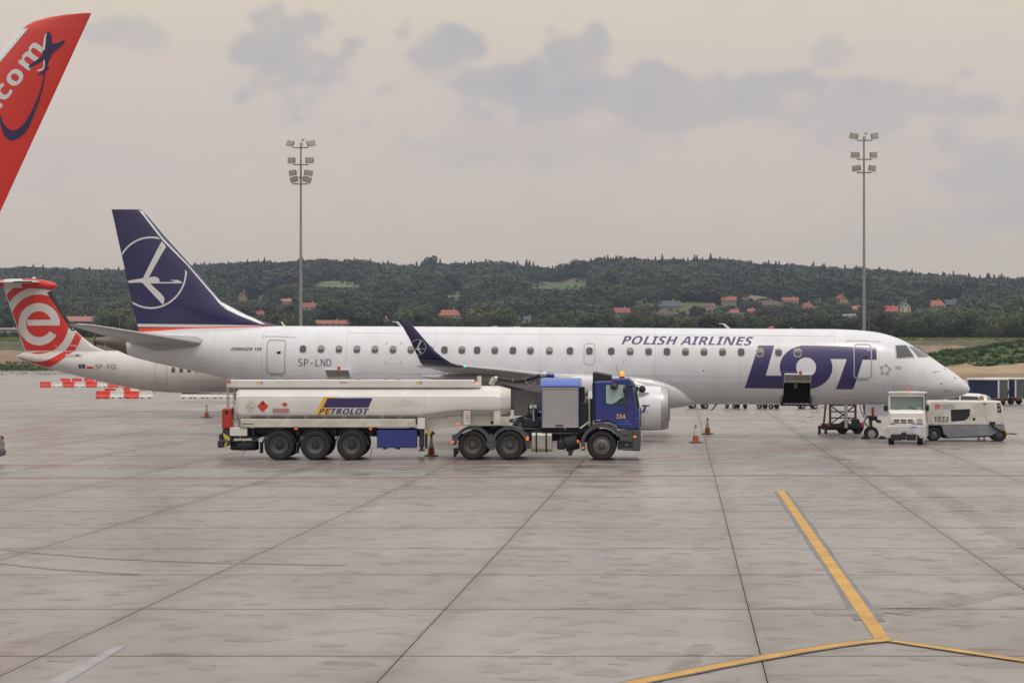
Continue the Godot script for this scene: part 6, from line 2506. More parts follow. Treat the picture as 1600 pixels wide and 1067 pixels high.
	s.box(b, 846, 605, 904, 607.2, 1.19, 1.215, 0.006)
	for u in [848.0, 903.0]:
		s.box(b, u - 0.7, 607.2, u + 0.7, 666.5, 1.19, 1.205, 0.004)
	s.box(b, 847.3, 665.6, 903.7, 667, 1.19, 1.205, 0.004)
	part("shutter_frame", b, M.alu, cab)
	for k in 22:
		var v := 607.6 + k * 2.64
		b = MB.new()
		s.box(b, 848.8, v, 902.2, v + 2.58, 1.188, 1.198, 0.004)
		part("shutter_slat", b, M.shutter, cab)
	b = MB.new()
	s.box(b, 868, 662.6, 879, 664.8, 1.2, 1.24, 0.01)
	var hd := part("shutter_handle", b, M.dark_steel, cab)
	b = MB.new()
	s.box(b, 879, 663, 882, 664.6, 1.2, 1.235, 0.01)
	part("red_tag", b, M.red_print, hd)
	b = MB.new()
	var sp := s.p(881, 665, 1.24)
	b.tube([Vector3(sp.x, sp.y, 1.22), Vector3(sp.x + 0.06, sp.y - 0.12, 1.24)], 0.008, 5)
	part("strap", b, M.white_print, hd)
	# tank, filters, stand
	b = MB.new()
	var f0 := s.p(830.3, 704.5, 1.2)
	var f1 := s.p(862, 675, 1.2)
	b.prism(rounded(0.55, f0.y, 1.2, f1.y, 0.12), -f1.x, -f0.x, Transform3D(Basis(Vector3(0, 0, 1), Vector3(0, 1, 0), Vector3(-1, 0, 0)), Vector3()), 0.02)
	var ft := part("fuel_tank", b, M.alu, o)
	b = MB.new()
	for u in [838, 853.5]:
		var x := s.p(u, 690, 1.2).x
		b.prism(ring_outline(0.54, f0.y - 0.012, 1.212, f1.y + 0.012), x - 0.03, x + 0.03, Transform3D(Basis(Vector3(0, 0, 1), Vector3(0, 1, 0), Vector3(1, 0, 0)), Vector3()))
		b.box(Vector3(x, f0.y - 0.02, 1.0), Vector3(0.03, 0.06, 0.06))
	b.lathe([Vector2(0, 0.05), Vector2(0.05, 0.05), Vector2(0.05, 0)], Vector3(s.p(843, 675, 0.9).x, f1.y, 1.0), Vector3(0, 1, 0), 10)
	part("tank_strap", b, M.black, ft)
	b = MB.new()
	var af := s.p(893.5, 691, 0.9)
	b.lathe([Vector2(-0.25, 0.0), Vector2(-0.25, 0.25), Vector2(-0.2, 0.28), Vector2(0.18, 0.28), Vector2(0.22, 0.24), Vector2(0.26, 0.0)], Vector3(af.x, af.y + 0.02, 0.92), Vector3(0.9, 0.25, 0), 24)
	b.lathe([Vector2(-0.25, 0.0), Vector2(-0.25, 0.12), Vector2(0.0, 0.15), Vector2(0.14, 0.06), Vector2(0.26, 0.05), Vector2(0.26, 0)], Vector3(s.p(877, 690, 0.95).x, s.p(877, 690, 0.95).y, 0.95), Vector3(0, 1, 0), 14)
	s.box(b, 870, 689, 884, 700, 0.7, 1.1, 0.03)
	part("air_filter", b, M.chassis, o)
	lamp_box(o, s, 902.8, 688.6, 1.16, Vector3(0.06, 0.09, 0.05))
	b = MB.new()
	var st := [s.p(893, 700, 1.0), s.p(890, 706, 1.0), s.p(891, 711, 1.0), s.p(895.5, 700, 1.0)]
	b.tube([Vector3(st[0].x, st[0].y, 1.0), Vector3(st[1].x, st[1].y, 1.0), Vector3(st[2].x, st[2].y, 1.0)], 0.06, 8)
	b.tube([Vector3(st[3].x, st[3].y, 1.0), Vector3(st[2].x + 0.02, st[2].y, 1.0)], 0.03, 8)
	part("exhaust_end", b, M.dark_steel, o)
	b = MB.new()
	var ex := s.p(921, 640, 0.7)
	b.tube([Vector3(ex.x, 1.15, 0.75), Vector3(ex.x, 2.1, 0.75)], 0.11, 14)
	part("exhaust_stack", b, M.alu, o)
	b = MB.new()
	s.box(b, 905, 628, 919, 668, -0.9, 0.9, 0.03)
	s.box(b, 905, 604, 912, 630, -0.6, 0.7, 0.03)
	part("cab_guard", b, M.chassis, o)
	# front wheel
	var fc := s.p(940, 696.5, 1.2)
	for w in [1.18, -1.18]:
		road_wheel(o, fc.x, 0.505, w, 0.33, true, M.rim_grey, M.plastic_grey)
	arch(o, "front_mudguard", fc.x, 0.53, 0.62, 28, 168, 0.6, 1.245, M.plastic_grey, 0.10, 0.02)
	b = MB.new()
	b.prism(s.outline([907.5, 686, 913, 686, 914, 703, 908.5, 703.5], 1.24), 0.9, 1.23, Transform3D(), 0.02)
	part("mudguard_end", b, M.plastic_grey, o)
	lamp_box(o, s, 910.8, 699, 1.235, Vector3(0.08, 0.05, 0.03))
	b = MB.new()
	b.prism(s.outline([905, 667.5, 920, 657, 921.5, 658.5, 908, 668.8], 1.2), 1.0, 1.2)
	part("hose_tray", b, M.tank_cream, o)
	# cab shell
	var side := [928.5, 596, 930, 594.8, 955, 594, 956, 590.5, 982, 590, 989, 595.5, 993.5, 604, 998.5, 632, 999.5, 670, 986, 670, 967, 669, 962, 662, 951, 658.5, 936, 659, 928.5, 660]
	b = MB.new()
	b.prism(s.outline(side, 1.2), 0.0, 1.215, Transform3D(), 0.05)
	b.prism(s.outline(side, 1.2), 0.0, -1.215, Transform3D(), 0.05)
	var shell := part("cab", b, M.truck_blue, o)
	b = MB.new()
	b.prism(s.outline([926.2, 580.6, 931, 580.8, 954.5, 585.5, 955.8, 594.6, 926, 596.5], 1.0), -1.0, 1.0, Transform3D(), 0.04)
	part("roof_fairing", b, M.chassis, shell)
	b = MB.new()
	s.box(b, 925.2, 596, 929.6, 656, -1.15, 1.20, 0.04)
	part("cab_rear_trim", b, M.black, shell)
	# side window: glass with the far window's light behind it
	b = MB.new()
	var win := s.outline([946.8, 602.2, 948.5, 600.6, 973, 600.2, 977, 601.5, 978.6, 608, 979.4, 628, 978, 631.2, 949, 629.8, 947.2, 628], 1.216)
	b.flat(fill(win), face_at(1.2185))
	var gl := part("side_window", b, mat(0.36, 0.47, 0.46, 0.05), shell)
	b = MB.new()
	var wv := s.outline([978, 631.2, 949, 629.8, 956, 627.5, 966, 622, 972, 618, 974, 600.2, 977, 601.5, 978.6, 608, 979.4, 628], 1.216)
	b.flat(fill(s.outline([957, 630.2, 978, 631.2, 979.4, 628, 978.8, 612, 975.5, 611.5, 974.5, 620, 969, 622, 963, 626.5], 1.216)), face_at(1.2205))
	part("dashboard", b, mat(0.05, 0.07, 0.075, 0.1), gl)
	b = MB.new()
	var sw0 := s.p(966, 629, 1.216)
	var sw1 := s.p(974, 620.5, 1.216)
	b.flat(line2([sw0.x - 0.02, sw0.y, sw1.x, sw1.y], 0.035), face_at(1.2215))
	part("steering_wheel", b, M.ink, gl)
	b = MB.new()
	b.flat(ring(s.outline([946, 601.6, 948, 599.6, 973.4, 599.2, 978, 600.8, 979.8, 608, 980.6, 628.4, 978.6, 632.4, 948.6, 630.8, 946.2, 628.6], 1.216), s.outline([946.8, 602.2, 948.5, 600.6, 973, 600.2, 977, 601.5, 978.6, 608, 979.4, 628, 978, 631.2, 949, 629.8, 947.2, 628], 1.216)), face_at(1.2195))
	part("window_seal", b, M.black, gl)
	# windscreen, wrapping the front; grille below
	b = MB.new()
	var wa := s.p(990.2, 597.5, 1.15)
	var wb := s.p(999.2, 634, 1.15)
	var fx := Vector2(0.02, 0.01)
	b.quad(Vector3(wb.x + 0.035, wb.y, 1.08), Vector3(wb.x + 0.035, wb.y, -1.08), Vector3(wa.x + 0.045, wa.y, -1.08), Vector3(wa.x + 0.045, wa.y, 1.08))
	part("windscreen", b, M.flight_glass_green, shell)
	b = MB.new()
	b.flat(fill(s.outline([984.5, 592.5, 990, 597, 994, 606, 999.2, 632.5, 996.5, 638.5, 993.8, 637.5, 989.5, 612, 986.5, 601], 1.216)), face_at(1.2185))
	var qp := part("quarter_glass", b, M.flight_glass_green, shell)
	b = MB.new()
	b.flat(fill(s.outline([992.8, 606, 999, 632.5, 996.8, 638, 994.5, 636.5, 991.4, 615], 1.216)), face_at(1.2200))
	part("windscreen_edge", b, M.black, qp)
	b = MB.new()
	for k in 5:
		var p := s.p(999.8, 640 + k * 6, 1.1)
		b.box(Vector3(p.x + 0.03, p.y, 0), Vector3(0.05, 0.08, 1.9), 0.015)
	part("grille", b, M.plastic_grey, shell)
	# door lines, handle, number, mirrors
	var lines := PackedVector2Array()
	for a in [[941.8, 596.5, 941.8, 630, 942.4, 658], [985.4, 596, 988.6, 626, 990.4, 655, 990.8, 668], [942, 631, 989, 632.5], [950.5, 661, 955, 662.4, 990.6, 662.4]]:
		var q := []
		for i in range(0, a.size(), 2):
			var p := s.p(a[i], a[i + 1], 1.216)
			q.append(p.x)
			q.append(p.y)
		lines.append_array(line2(q, 0.014))
	printed("door_gap", lines, face_at(1.2172), M.ink, shell)
	b = MB.new()
	s.box(b, 943.8, 654.2, 954.5, 658.4, 1.21, 1.222, 0.008)
	var dh := part("door_handle", b, M.black, shell)
	b = MB.new()
	s.box(b, 946, 661.2, 988, 662, 1.215, 1.228, 0.004)
	s.box(b, 990.8, 652, 999, 652.8, 1.2, 1.226, 0.004)
	part("trim_strip", b, M.roof_blue, shell)
	var n0 := s.p(962.7, 653, 1.216)
	var n1 := s.p(977.2, 646.2, 1.216)
	printed("fleet_number", letters("334", n0.x, n0.y, n1.x, n1.y), face_at(1.219), M.yellow_print, shell)
	printed("badge", line2([s.p(932, 655.6, 1.2).x, s.p(932, 655.6, 1.2).y, s.p(938.5, 655.6, 1.2).x, s.p(938.5, 655.6, 1.2).y], 0.02), face_at(1.219), M.white_print, shell)
	printed("badge", line2([s.p(973, 657.4, 1.2).x, s.p(973, 657.4, 1.2).y, s.p(983.5, 657, 1.2).x, s.p(983.5, 657, 1.2).y], 0.022), face_at(1.219), M.roof_blue, shell)
	b = MB.new()
	var m0 := s.p(959.5, 603, 1.4)
	b.lathe([Vector2(-0.05, 0.0), Vector2(-0.05, 0.11), Vector2(0.0, 0.125), Vector2(0.04, 0.08), Vector2(0.05, 0.0)], Vector3(m0.x, m0.y, 1.36), Vector3(0, 0.35, 1), 20, true)
	b.box(Vector3(m0.x, m0.y + 0.05, 1.30), Vector3(0.3, 0.06, 0.14), 0.03)
	b.tube([Vector3(m0.x, m0.y + 0.05, 1.3), Vector3(m0.x, m0.y + 0.14, 1.18)], 0.025, 6)
	part("kerb_mirror", b, M.black, shell)
	b = MB.new()
	s.box(b, 973.5, 603.5, 980, 614, 1.28, 1.48, 0.04)
	s.box(b, 976, 601, 989, 603.5, 1.2, 1.3, 0.02)
	s.box(b, 978, 634, 981, 641, 1.216, 1.26, 0.02)
	part("door_mirror", b, M.black, shell)
	b = MB.new()
	var fm := s.p(1003.5, 607.2, 1.15)
	b.lathe([Vector2(-0.06, 0.0), Vector2(-0.06, 0.10), Vector2(0.0, 0.125), Vector2(0.05, 0.08), Vector2(0.06, 0.0)], Vector3(fm.x, fm.y, 1.1), Vector3(-0.3, 0, 1), 18, true)
	s.box(b, 993, 602.5, 997.5, 611.5, 1.05, 1.22, 0.04)
	b.tube([Vector3(fm.x - 0.35, fm.y + 0.02, 1.1), Vector3(fm.x, fm.y + 0.04, 1.1)], 0.03, 6)
	part("front_mirror", b, M.black, shell)
	# step, bumper, lamps
	b = MB.new()
	b.prism(s.outline([966, 672, 989, 671.5, 989.5, 688, 969, 688.5, 967, 682], 1.21), 0.6, 1.2, Transform3D(), 0.02)
	var sb := part("step", b, M.plastic_grey, o)
	b = MB.new()
	s.box(b, 965, 689.5, 991, 701.5, 0.7, 1.17, 0.03)
	s.box(b, 973, 678.6, 982, 680, 1.2, 1.212, 0.003)
	part("step_well", b, M.chassis, sb)
	b = MB.new()
	b.prism(s.outline([989.6, 670.5, 1000.5, 671, 1001.2, 690, 1000, 704, 985, 703.2, 965.5, 702, 965.5, 700, 988, 699.5], 1.22), -1.2, 1.22, Transform3D(), 0.04)
	var bp := part("bumper", b, M.plastic_grey, o)
	lamp_box(bp, s, 991.8, 681.5, 1.23, Vector3(0.10, 0.06, 0.03))
	b = MB.new()
	var hl := s.p(1000.6, 683, 0.9)
	for w in [0.95, -0.95]:
		b.box(Vector3(hl.x + 0.02, hl.y, w), Vector3(0.08, 0.3, 0.42), 0.04)
	part("headlight", b, M.lamp_glass, bp)
	b = MB.new()
	b.box(Vector3(s.p(979, 694.5, 1.17).x, s.p(979, 694.5, 1.17).y, 1.175), Vector3(0.06, 0.06, 0.02), 0.01)
	part("cap", b, M.alu, sb)
	# beacon and aerial
	var bc := s.p(972, 583, 0.55)
	var base := s.p(972, 590, 0.55).y
	b = MB.new()
	b.lathe([Vector2(-0.02, 0.09), Vector2(0.06, 0.085), Vector2(0.06, 0.0)], Vector3(bc.x, base, 0.55), Vector3(0, 1, 0), 14)
	var bb := part("beacon_base", b, M.chassis, shell)
	b = MB.new()
	b.lathe([Vector2(0.06, 0.078), Vector2(0.16, 0.074), Vector2(0.22, 0.045), Vector2(0.235, 0.0)], Vector3(bc.x, base, 0.55), Vector3(0, 1, 0), 14, true)
	part("beacon_lamp", b, glow(1.0, 0.2, 0.015, 1.5), bb)
	b = MB.new()
	var ae := s.p(968, 586, 0.3)
	var ae2 := s.p(962, 567.5, 0.3)
	b.tube([Vector3(ae.x, ae.y - 0.1, 0.3), Vector3(ae2.x, ae2.y, 0.3)], 0.008, 5)
	part("aerial", b, M.black, shell)
	var li := OmniLight3D.new()
	li.name = "beacon_light"
	li.light_color = Color(1.0, 0.5, 0.12)
	li.light_energy = 0.12
	li.light_size = 0.07
	li.omni_range = 8.0
	li.omni_attenuation = 2.0
	li.shadow_enabled = true
	o.add_child(li)
	li.position = Vector3(bc.x, base + 0.36, 0.55)


func ring_outline(x0: float, y0: float, x1: float, y1: float) -> PackedVector2Array:
	return rounded(x0, y0, x1, y1, 0.12)


# ---------------------------------------------------------------- ground vehicles and gear

func small_wheel(parent: Node, at: Vector3, r: float, width: float, rim: Material) -> void:
	var s := signf(at.z) if at.z != 0.0 else 1.0
	var b := MB.new()
	b.lathe([Vector2(-width, r * 0.55), Vector2(-width, r * 0.9), Vector2(-width * 0.85, r), Vector2(-width * 0.15, r), Vector2(0, r * 0.9), Vector2(0, r * 0.62), Vector2(-0.02, r * 0.55)], at, Vector3(0, 0, s), 28, true)
	var o := part("wheel", b, M.rubber, parent)
	b = MB.new()
	b.lathe([Vector2(-0.03, r * 0.58), Vector2(-0.015, r * 0.5), Vector2(-0.05, r * 0.42), Vector2(-0.03, r * 0.2), Vector2(-0.02, 0.0)], at, Vector3(0, 0, s), 18)
	part("rim", b, rim, o)


func make_tug() -> void:
	var yaw := 0.24
	var at := Vector2(15.83 + 1.5 * sin(yaw), 78.5 + 1.5 * cos(yaw))
	var s := side_of(at, yaw)
	var o := thing("tow_tractor", "white airport tow tractor facing the camera with wire mesh behind its windscreen", "tow tractor", Vector3(at.x, 0, -at.y), -yaw)
	var b := MB.new()
	# body: lower deck and bonnet
	b.prism(s.outline([1385.3, 663.5, 1446.5, 663.5, 1446.8, 684, 1437, 684, 1434, 680, 1396, 680, 1394, 684, 1384.8, 684], 1.5), -1.5, 1.5, Transform3D(), 0.04)
	var body := part("body", b, M.tug_grey, o)
	b = MB.new()
	b.prism(s.outline([1388.5, 641, 1445.5, 641, 1446.5, 664, 1387, 664], 1.2), 0.2, 1.42, Transform3D(), 0.10)
	var hood := part("bonnet", b, M.tug_white, o)
	b = MB.new()
	s.box(b, 1391.5, 652.6, 1431.5, 663.4, 1.40, 1.45, 0.03)
	var gr := part("grille_panel", b, M.tug_white, hood)
	b = MB.new()
	for r in 3:
		for k in 3:
			var u0 := 1396.0 + k * 10.8 + r * 0.3
			s.box(b, u0, 654.2 + r * 2.4, u0 + 8.6, 655.6 + r * 2.4, 1.445, 1.456, 0.0)
	part("grille_slot", b, M.black, gr)
	for u in [1395.3, 1427.6]:
		b = MB.new()
		var p := s.p(u, 660.2, 1.45)
		b.lathe([Vector2(0, 0.07), Vector2(0.02, 0.065), Vector2(0.03, 0.0)], Vector3(p.x, p.y, 1.44), Vector3(0, 0, 1), 16, true)
		part("headlight", b, M.lamp_glass, gr)
	b = MB.new()
	s.box(b, 1433, 653, 1441, 662, 1.40, 1.44, 0.03)
	part("lamp_cluster", b, M.panel_grey, hood)
	# cab: posts, roof, glass, cage
	b = MB.new()
	for u in [1387.8, 1443.0]:
		s.box(b, u, 613.8, u + 3.0, 641.5, 0.55, 0.68, 0.02)
		s.box(b, u, 613.8, u + 3.0, 645, -1.1, -1.0, 0.02)
	s.box(b, 1387.8, 613.6, 1446, 618.8, 0.55, 0.68, 0.02)
	s.box(b, 1387.8, 639.6, 1446, 642.5, 0.5, 0.70, 0.02)
	s.box(b, 1388.5, 640, 1445.5, 664, -1.4, 0.4, 0.03)
	var cab := part("cab", b, M.tug_white, o)
	b = MB.new()
	s.box(b, 1386.8, 612.2, 1446.6, 614.4, -1.15, 0.75, 0.02)
	s.box(b, 1404, 611, 1434, 612.6, -0.9, 0.3, 0.02)
	part("cab_roof", b, M.tug_grey, cab)
	b = MB.new()
	s.box(b, 1390.6, 618.6, 1441.5, 640.2, 0.60, 0.612, 0.0)
	var ws := part("windscreen", b, M.pane, cab)
	b = MB.new()
	for q in [[1398, 637.5, 1412, 641.6], [1420, 634.5, 1434, 641.4]]:
		var p := s.p(q[0], q[1], 0.63)
		var r := s.p(q[2], q[3], 0.63)
		b.tube([Vector3(p.x, p.y, 0.63), Vector3(r.x, r.y, 0.63)], 0.012, 5)
	part("wiper", b, M.black, ws)
	b = MB.new()
	for k in 26:
		var p := s.p(1391.0 + k * 2.0, 630, -1.0)
		b.box(Vector3(p.x, (s.p(0, 620, -1.0).y + s.p(0, 640, -1.0).y) * 0.5, -1.0), Vector3(0.022, 0.62, 0.012))
	for k in 12:
		b.box(Vector3(s.p(1417, 630, -1.0).x, s.p(0, 620, -1.0).y - k * 0.05, -1.0), Vector3(1.4, 0.022, 0.012))
	part("cage", b, M.dark_steel, cab)
	b = MB.new()
	s.box(b, 1390, 618, 1442, 642, -1.08, -1.03, 0.01)
	part("rear_panel", b, M.dolly_grey, cab)
	b = MB.new()
	var st := s.p(1424, 637.5, 0.1)
	b.lathe([Vector2(0, 0.15), Vector2(0.03, 0.17), Vector2(0.03, 0.19), Vector2(0, 0.2), Vector2(-0.03, 0.19), Vector2(-0.03, 0.17), Vector2(0, 0.15)], Vector3(st.x, st.y - 0.05, 0.1), Vector3(0, 0.6, 0.5), 20, true)
	s.box(b, 1399, 630, 1411, 644, -0.85, -0.65, 0.05)
	s.box(b, 1420, 632, 1432, 644, -0.85, -0.65, 0.05)
	part("seat", b, M.chassis, cab)
	b = MB.new()
	s.box(b, 1433.5, 636, 1440, 640.5, 0.45, 0.47, 0.0)
	part("sticker", b, M.white_print, cab)
	b = MB.new()
	s.box(b, 1380.6, 632, 1387.2, 641.5, 0.6, 0.75, 0.03)
	s.box(b, 1446.2, 632, 1451.4, 641.5, 0.6, 0.75, 0.03)
	part("mirror", b, M.black, cab)
	b = MB.new()
	for u in [1391.3, 1438.6]:
		s.box(b, u - 1.3, 640.8, u + 1.3, 643.2, 0.70, 0.74, 0.01)
	part("indicator", b, M.amber_lamp, cab)
	b = MB.new()
	var bc := s.p(1418, 611.5, -0.3)
	b.lathe([Vector2(0, 0.085), Vector2(0.10, 0.08), Vector2(0.12, 0.0)], Vector3(bc.x, bc.y, -0.3), Vector3(0, 1, 0), 14)
	part("beacon", b, mat(0.75, 0.10, 0.02, 0.3), cab)
	b = MB.new()
	s.box(b, 1446.0, 616, 1446.7, 664, -1.3, 0.9, 0.0)
	part("blue_side_panel", b, M.tail_blue, cab)
	# bumper, hitch, wheels
	b = MB.new()
	s.box(b, 1391.6, 677.6, 1408, 687.2, 1.48, 1.56, 0.02)
	s.box(b, 1416, 677.6, 1431.4, 687.2, 1.48, 1.56, 0.02)
	part("bumper", b, M.black, body)
	b = MB.new()
	s.box(b, 1408, 674.5, 1415.4, 686.8, 1.46, 1.66, 0.03)
	part("tow_hitch", b, M.black, body)
	b = MB.new()
	s.box(b, 1423, 665.8, 1432, 667.6, 1.50, 1.505, 0.0)
	part("blue_label", b, M.roof_blue, body)
	for u in [1392.5, 1437.5]:
		for w in [0.95, -0.95]:
			var p := s.p(u, 690, w)
			b = MB.new()
			b.lathe([Vector2(-0.11, 0.0), Vector2(-0.11, 0.27), Vector2(-0.08, 0.31), Vector2(0.08, 0.31), Vector2(0.11, 0.27), Vector2(0.11, 0.0)], Vector3(p.x, 0.31, w + 0.12), Vector3(1, 0, 0), 24, true)
			part("wheel", b, M.rubber, o)


func make_ground_power_unit() -> void:
	var yaw := 0.10
	var at := Vector2((1512.0 - 800.0) * 82.2 / FOCAL, 82.2)
	var s := side_of(at, yaw)
	var o := thing("ground_power_unit", "cream towed ground power unit numbered 1033 with dark cut-out window", "power unit", Vector3(at.x, 0, -at.y), -yaw)
	var w := 0.75
	var b := MB.new()
	var shape := s.outline([1446.5, 664, 1446.5, 628, 1458.6, 625.2, 1563.5, 626, 1566.5, 634, 1570.5, 663.5], w)
	b.prism(shape, -w, w, Transform3D(), 0.05)
	var hood := part("housing", b, M.gpu_cream, o)
	b = MB.new()
	b.prism(s.outline([1470, 664.2, 1569, 663.6, 1570, 672, 1556, 676, 1549, 680, 1482, 683.2, 1474, 677, 1472, 668], w - 0.03), -w + 0.03, w - 0.02, Transform3D(), 0.03)
	part("skirt", b, M.gpu_grey, o)
	b = MB.new()
	b.prism(s.outline([1472, 681.5, 1549, 679.5, 1551, 681.5, 1474, 684], 0.6), -0.6, 0.7)
	s.box(b, 1448, 664, 1474, 681, -0.6, 0.45, 0.03)
	part("chassis", b, M.chassis, o)
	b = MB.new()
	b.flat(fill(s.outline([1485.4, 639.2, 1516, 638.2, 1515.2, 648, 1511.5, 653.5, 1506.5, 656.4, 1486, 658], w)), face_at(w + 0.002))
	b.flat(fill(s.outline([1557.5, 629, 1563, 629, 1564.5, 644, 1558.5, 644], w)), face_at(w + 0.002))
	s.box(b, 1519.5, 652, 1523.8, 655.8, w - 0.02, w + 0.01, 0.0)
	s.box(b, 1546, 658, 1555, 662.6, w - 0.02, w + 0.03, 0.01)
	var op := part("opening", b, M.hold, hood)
	b = MB.new()
	s.box(b, 1559.8, 631, 1562.4, 634, w + 0.003, w + 0.01, 0.0)
	s.box(b, 1559.6, 637, 1562.4, 641, w + 0.003, w + 0.01, 0.0)
	part("gauge", b, M.shutter, op)
	var n0 := s.p(1459, 658.6, w)
	var n1 := s.p(1482, 650, w)
	printed("fleet_number", letters("1033", n0.x, n0.y, n1.x, n1.y, 0.02), face_at(w + 0.003), M.dark_steel, hood)
	n0 = s.p(1460, 638.4, w)
	n1 = s.p(1469.4, 631.2, w)
	var sq := PackedVector2Array([n0 + Vector2(0, 0), Vector2(n1.x - 0.02, n0.y), n1, Vector2(n0.x + 0.03, n1.y)])
	printed("logo_square", fill(sq), face_at(w + 0.002), M.sign_red, hood)
	printed("logo_letters", letters("LS", n0.x + 0.05, n0.y + 0.04, n1.x - 0.04, n1.y - 0.04, 0.02), face_at(w + 0.004), M.gpu_cream, hood)
	n0 = s.p(1470.6, 634.6, w)
	n1 = s.p(1491, 631, w)
	printed("lettering", letters("AIRPORT", n0.x, n0.y, n1.x, n1.y, 0.015), face_at(w + 0.003), mat(0.06, 0.25, 0.48, 0.5), hood)
	n0 = s.p(1470.4, 638.4, w)
	n1 = s.p(1491.4, 635.2, w)
	printed("lettering", letters("SERVICES", n0.x, n0.y, n1.x, n1.y, 0.015), face_at(w + 0.003), M.gpu_grey, hood)
	var lines := PackedVector2Array()
	for a in [[1539, 628.5, 1542, 661], [1531, 627, 1532, 646, 1534, 659], [1518, 640, 1516, 650, 1511, 656], [1562.5, 640, 1568.5, 662], [1449, 661.5, 1511, 658.6]]:
		var q := []
		for i in range(0, a.size(), 2):
			var p := s.p(a[i], a[i + 1], w)
			q.append(p.x)
			q.append(p.y)
		lines.append_array(line2(q, 0.013))
	printed("panel_gap", lines, face_at(w + 0.0015), M.panel_grey, hood)
	b = MB.new()
	s.box(b, 1535.5, 629.4, 1541, 630.6, w, w + 0.02, 0.0)
	part("catch", b, M.dark_steel, hood)
	b = MB.new()
	var h := []
	for q in [[1550, 661], [1553, 667], [1560, 671], [1567, 673]]:
		var p := s.p(q[0], q[1], w + 0.05)
		h.append(Vector3(p.x, p.y, w + 0.05))
	b.tube(h, 0.05, 8)
	part("cable", b, M.black, o)
	b = MB.new()
	var t0 := s.p(1567, 676, 0.0)
	b.tube([Vector3(t0.x, t0.y, 0), Vector3(t0.x + 0.55, t0.y - 0.03, 0.1)], 0.03, 8)
	var tb := part("tow_bar", b, M.dark_steel, o)
	b = MB.new()
	b.box(Vector3(t0.x + 0.14, t0.y + 0.02, 0.1), Vector3(0.18, 0.16, 0.2), 0.04)
	part("reflector", b, M.yellow_print, tb)
	for u in [1459.5, 1561.7]:
		var p := s.p(u, 679, 0.7)
		small_wheel(o, Vector3(p.x, 0.285, 0.70), 0.285, 0.2, M.rim_grey)
		small_wheel(o, Vector3(p.x, 0.285, -0.70), 0.285, 0.2, M.rim_grey)
	b = MB.new()
	var ob := s.p(1449, 648, 0.3)
	b.lathe([Vector2(-0.2, 0.0), Vector2(-0.2, 0.18), Vector2(0.2, 0.18), Vector2(0.2, 0.0)], Vector3(ob.x - 0.12, ob.y, 0.4), Vector3(0, 0, 1), 18)
	part("cable_reel", b, M.cone_orange, o)


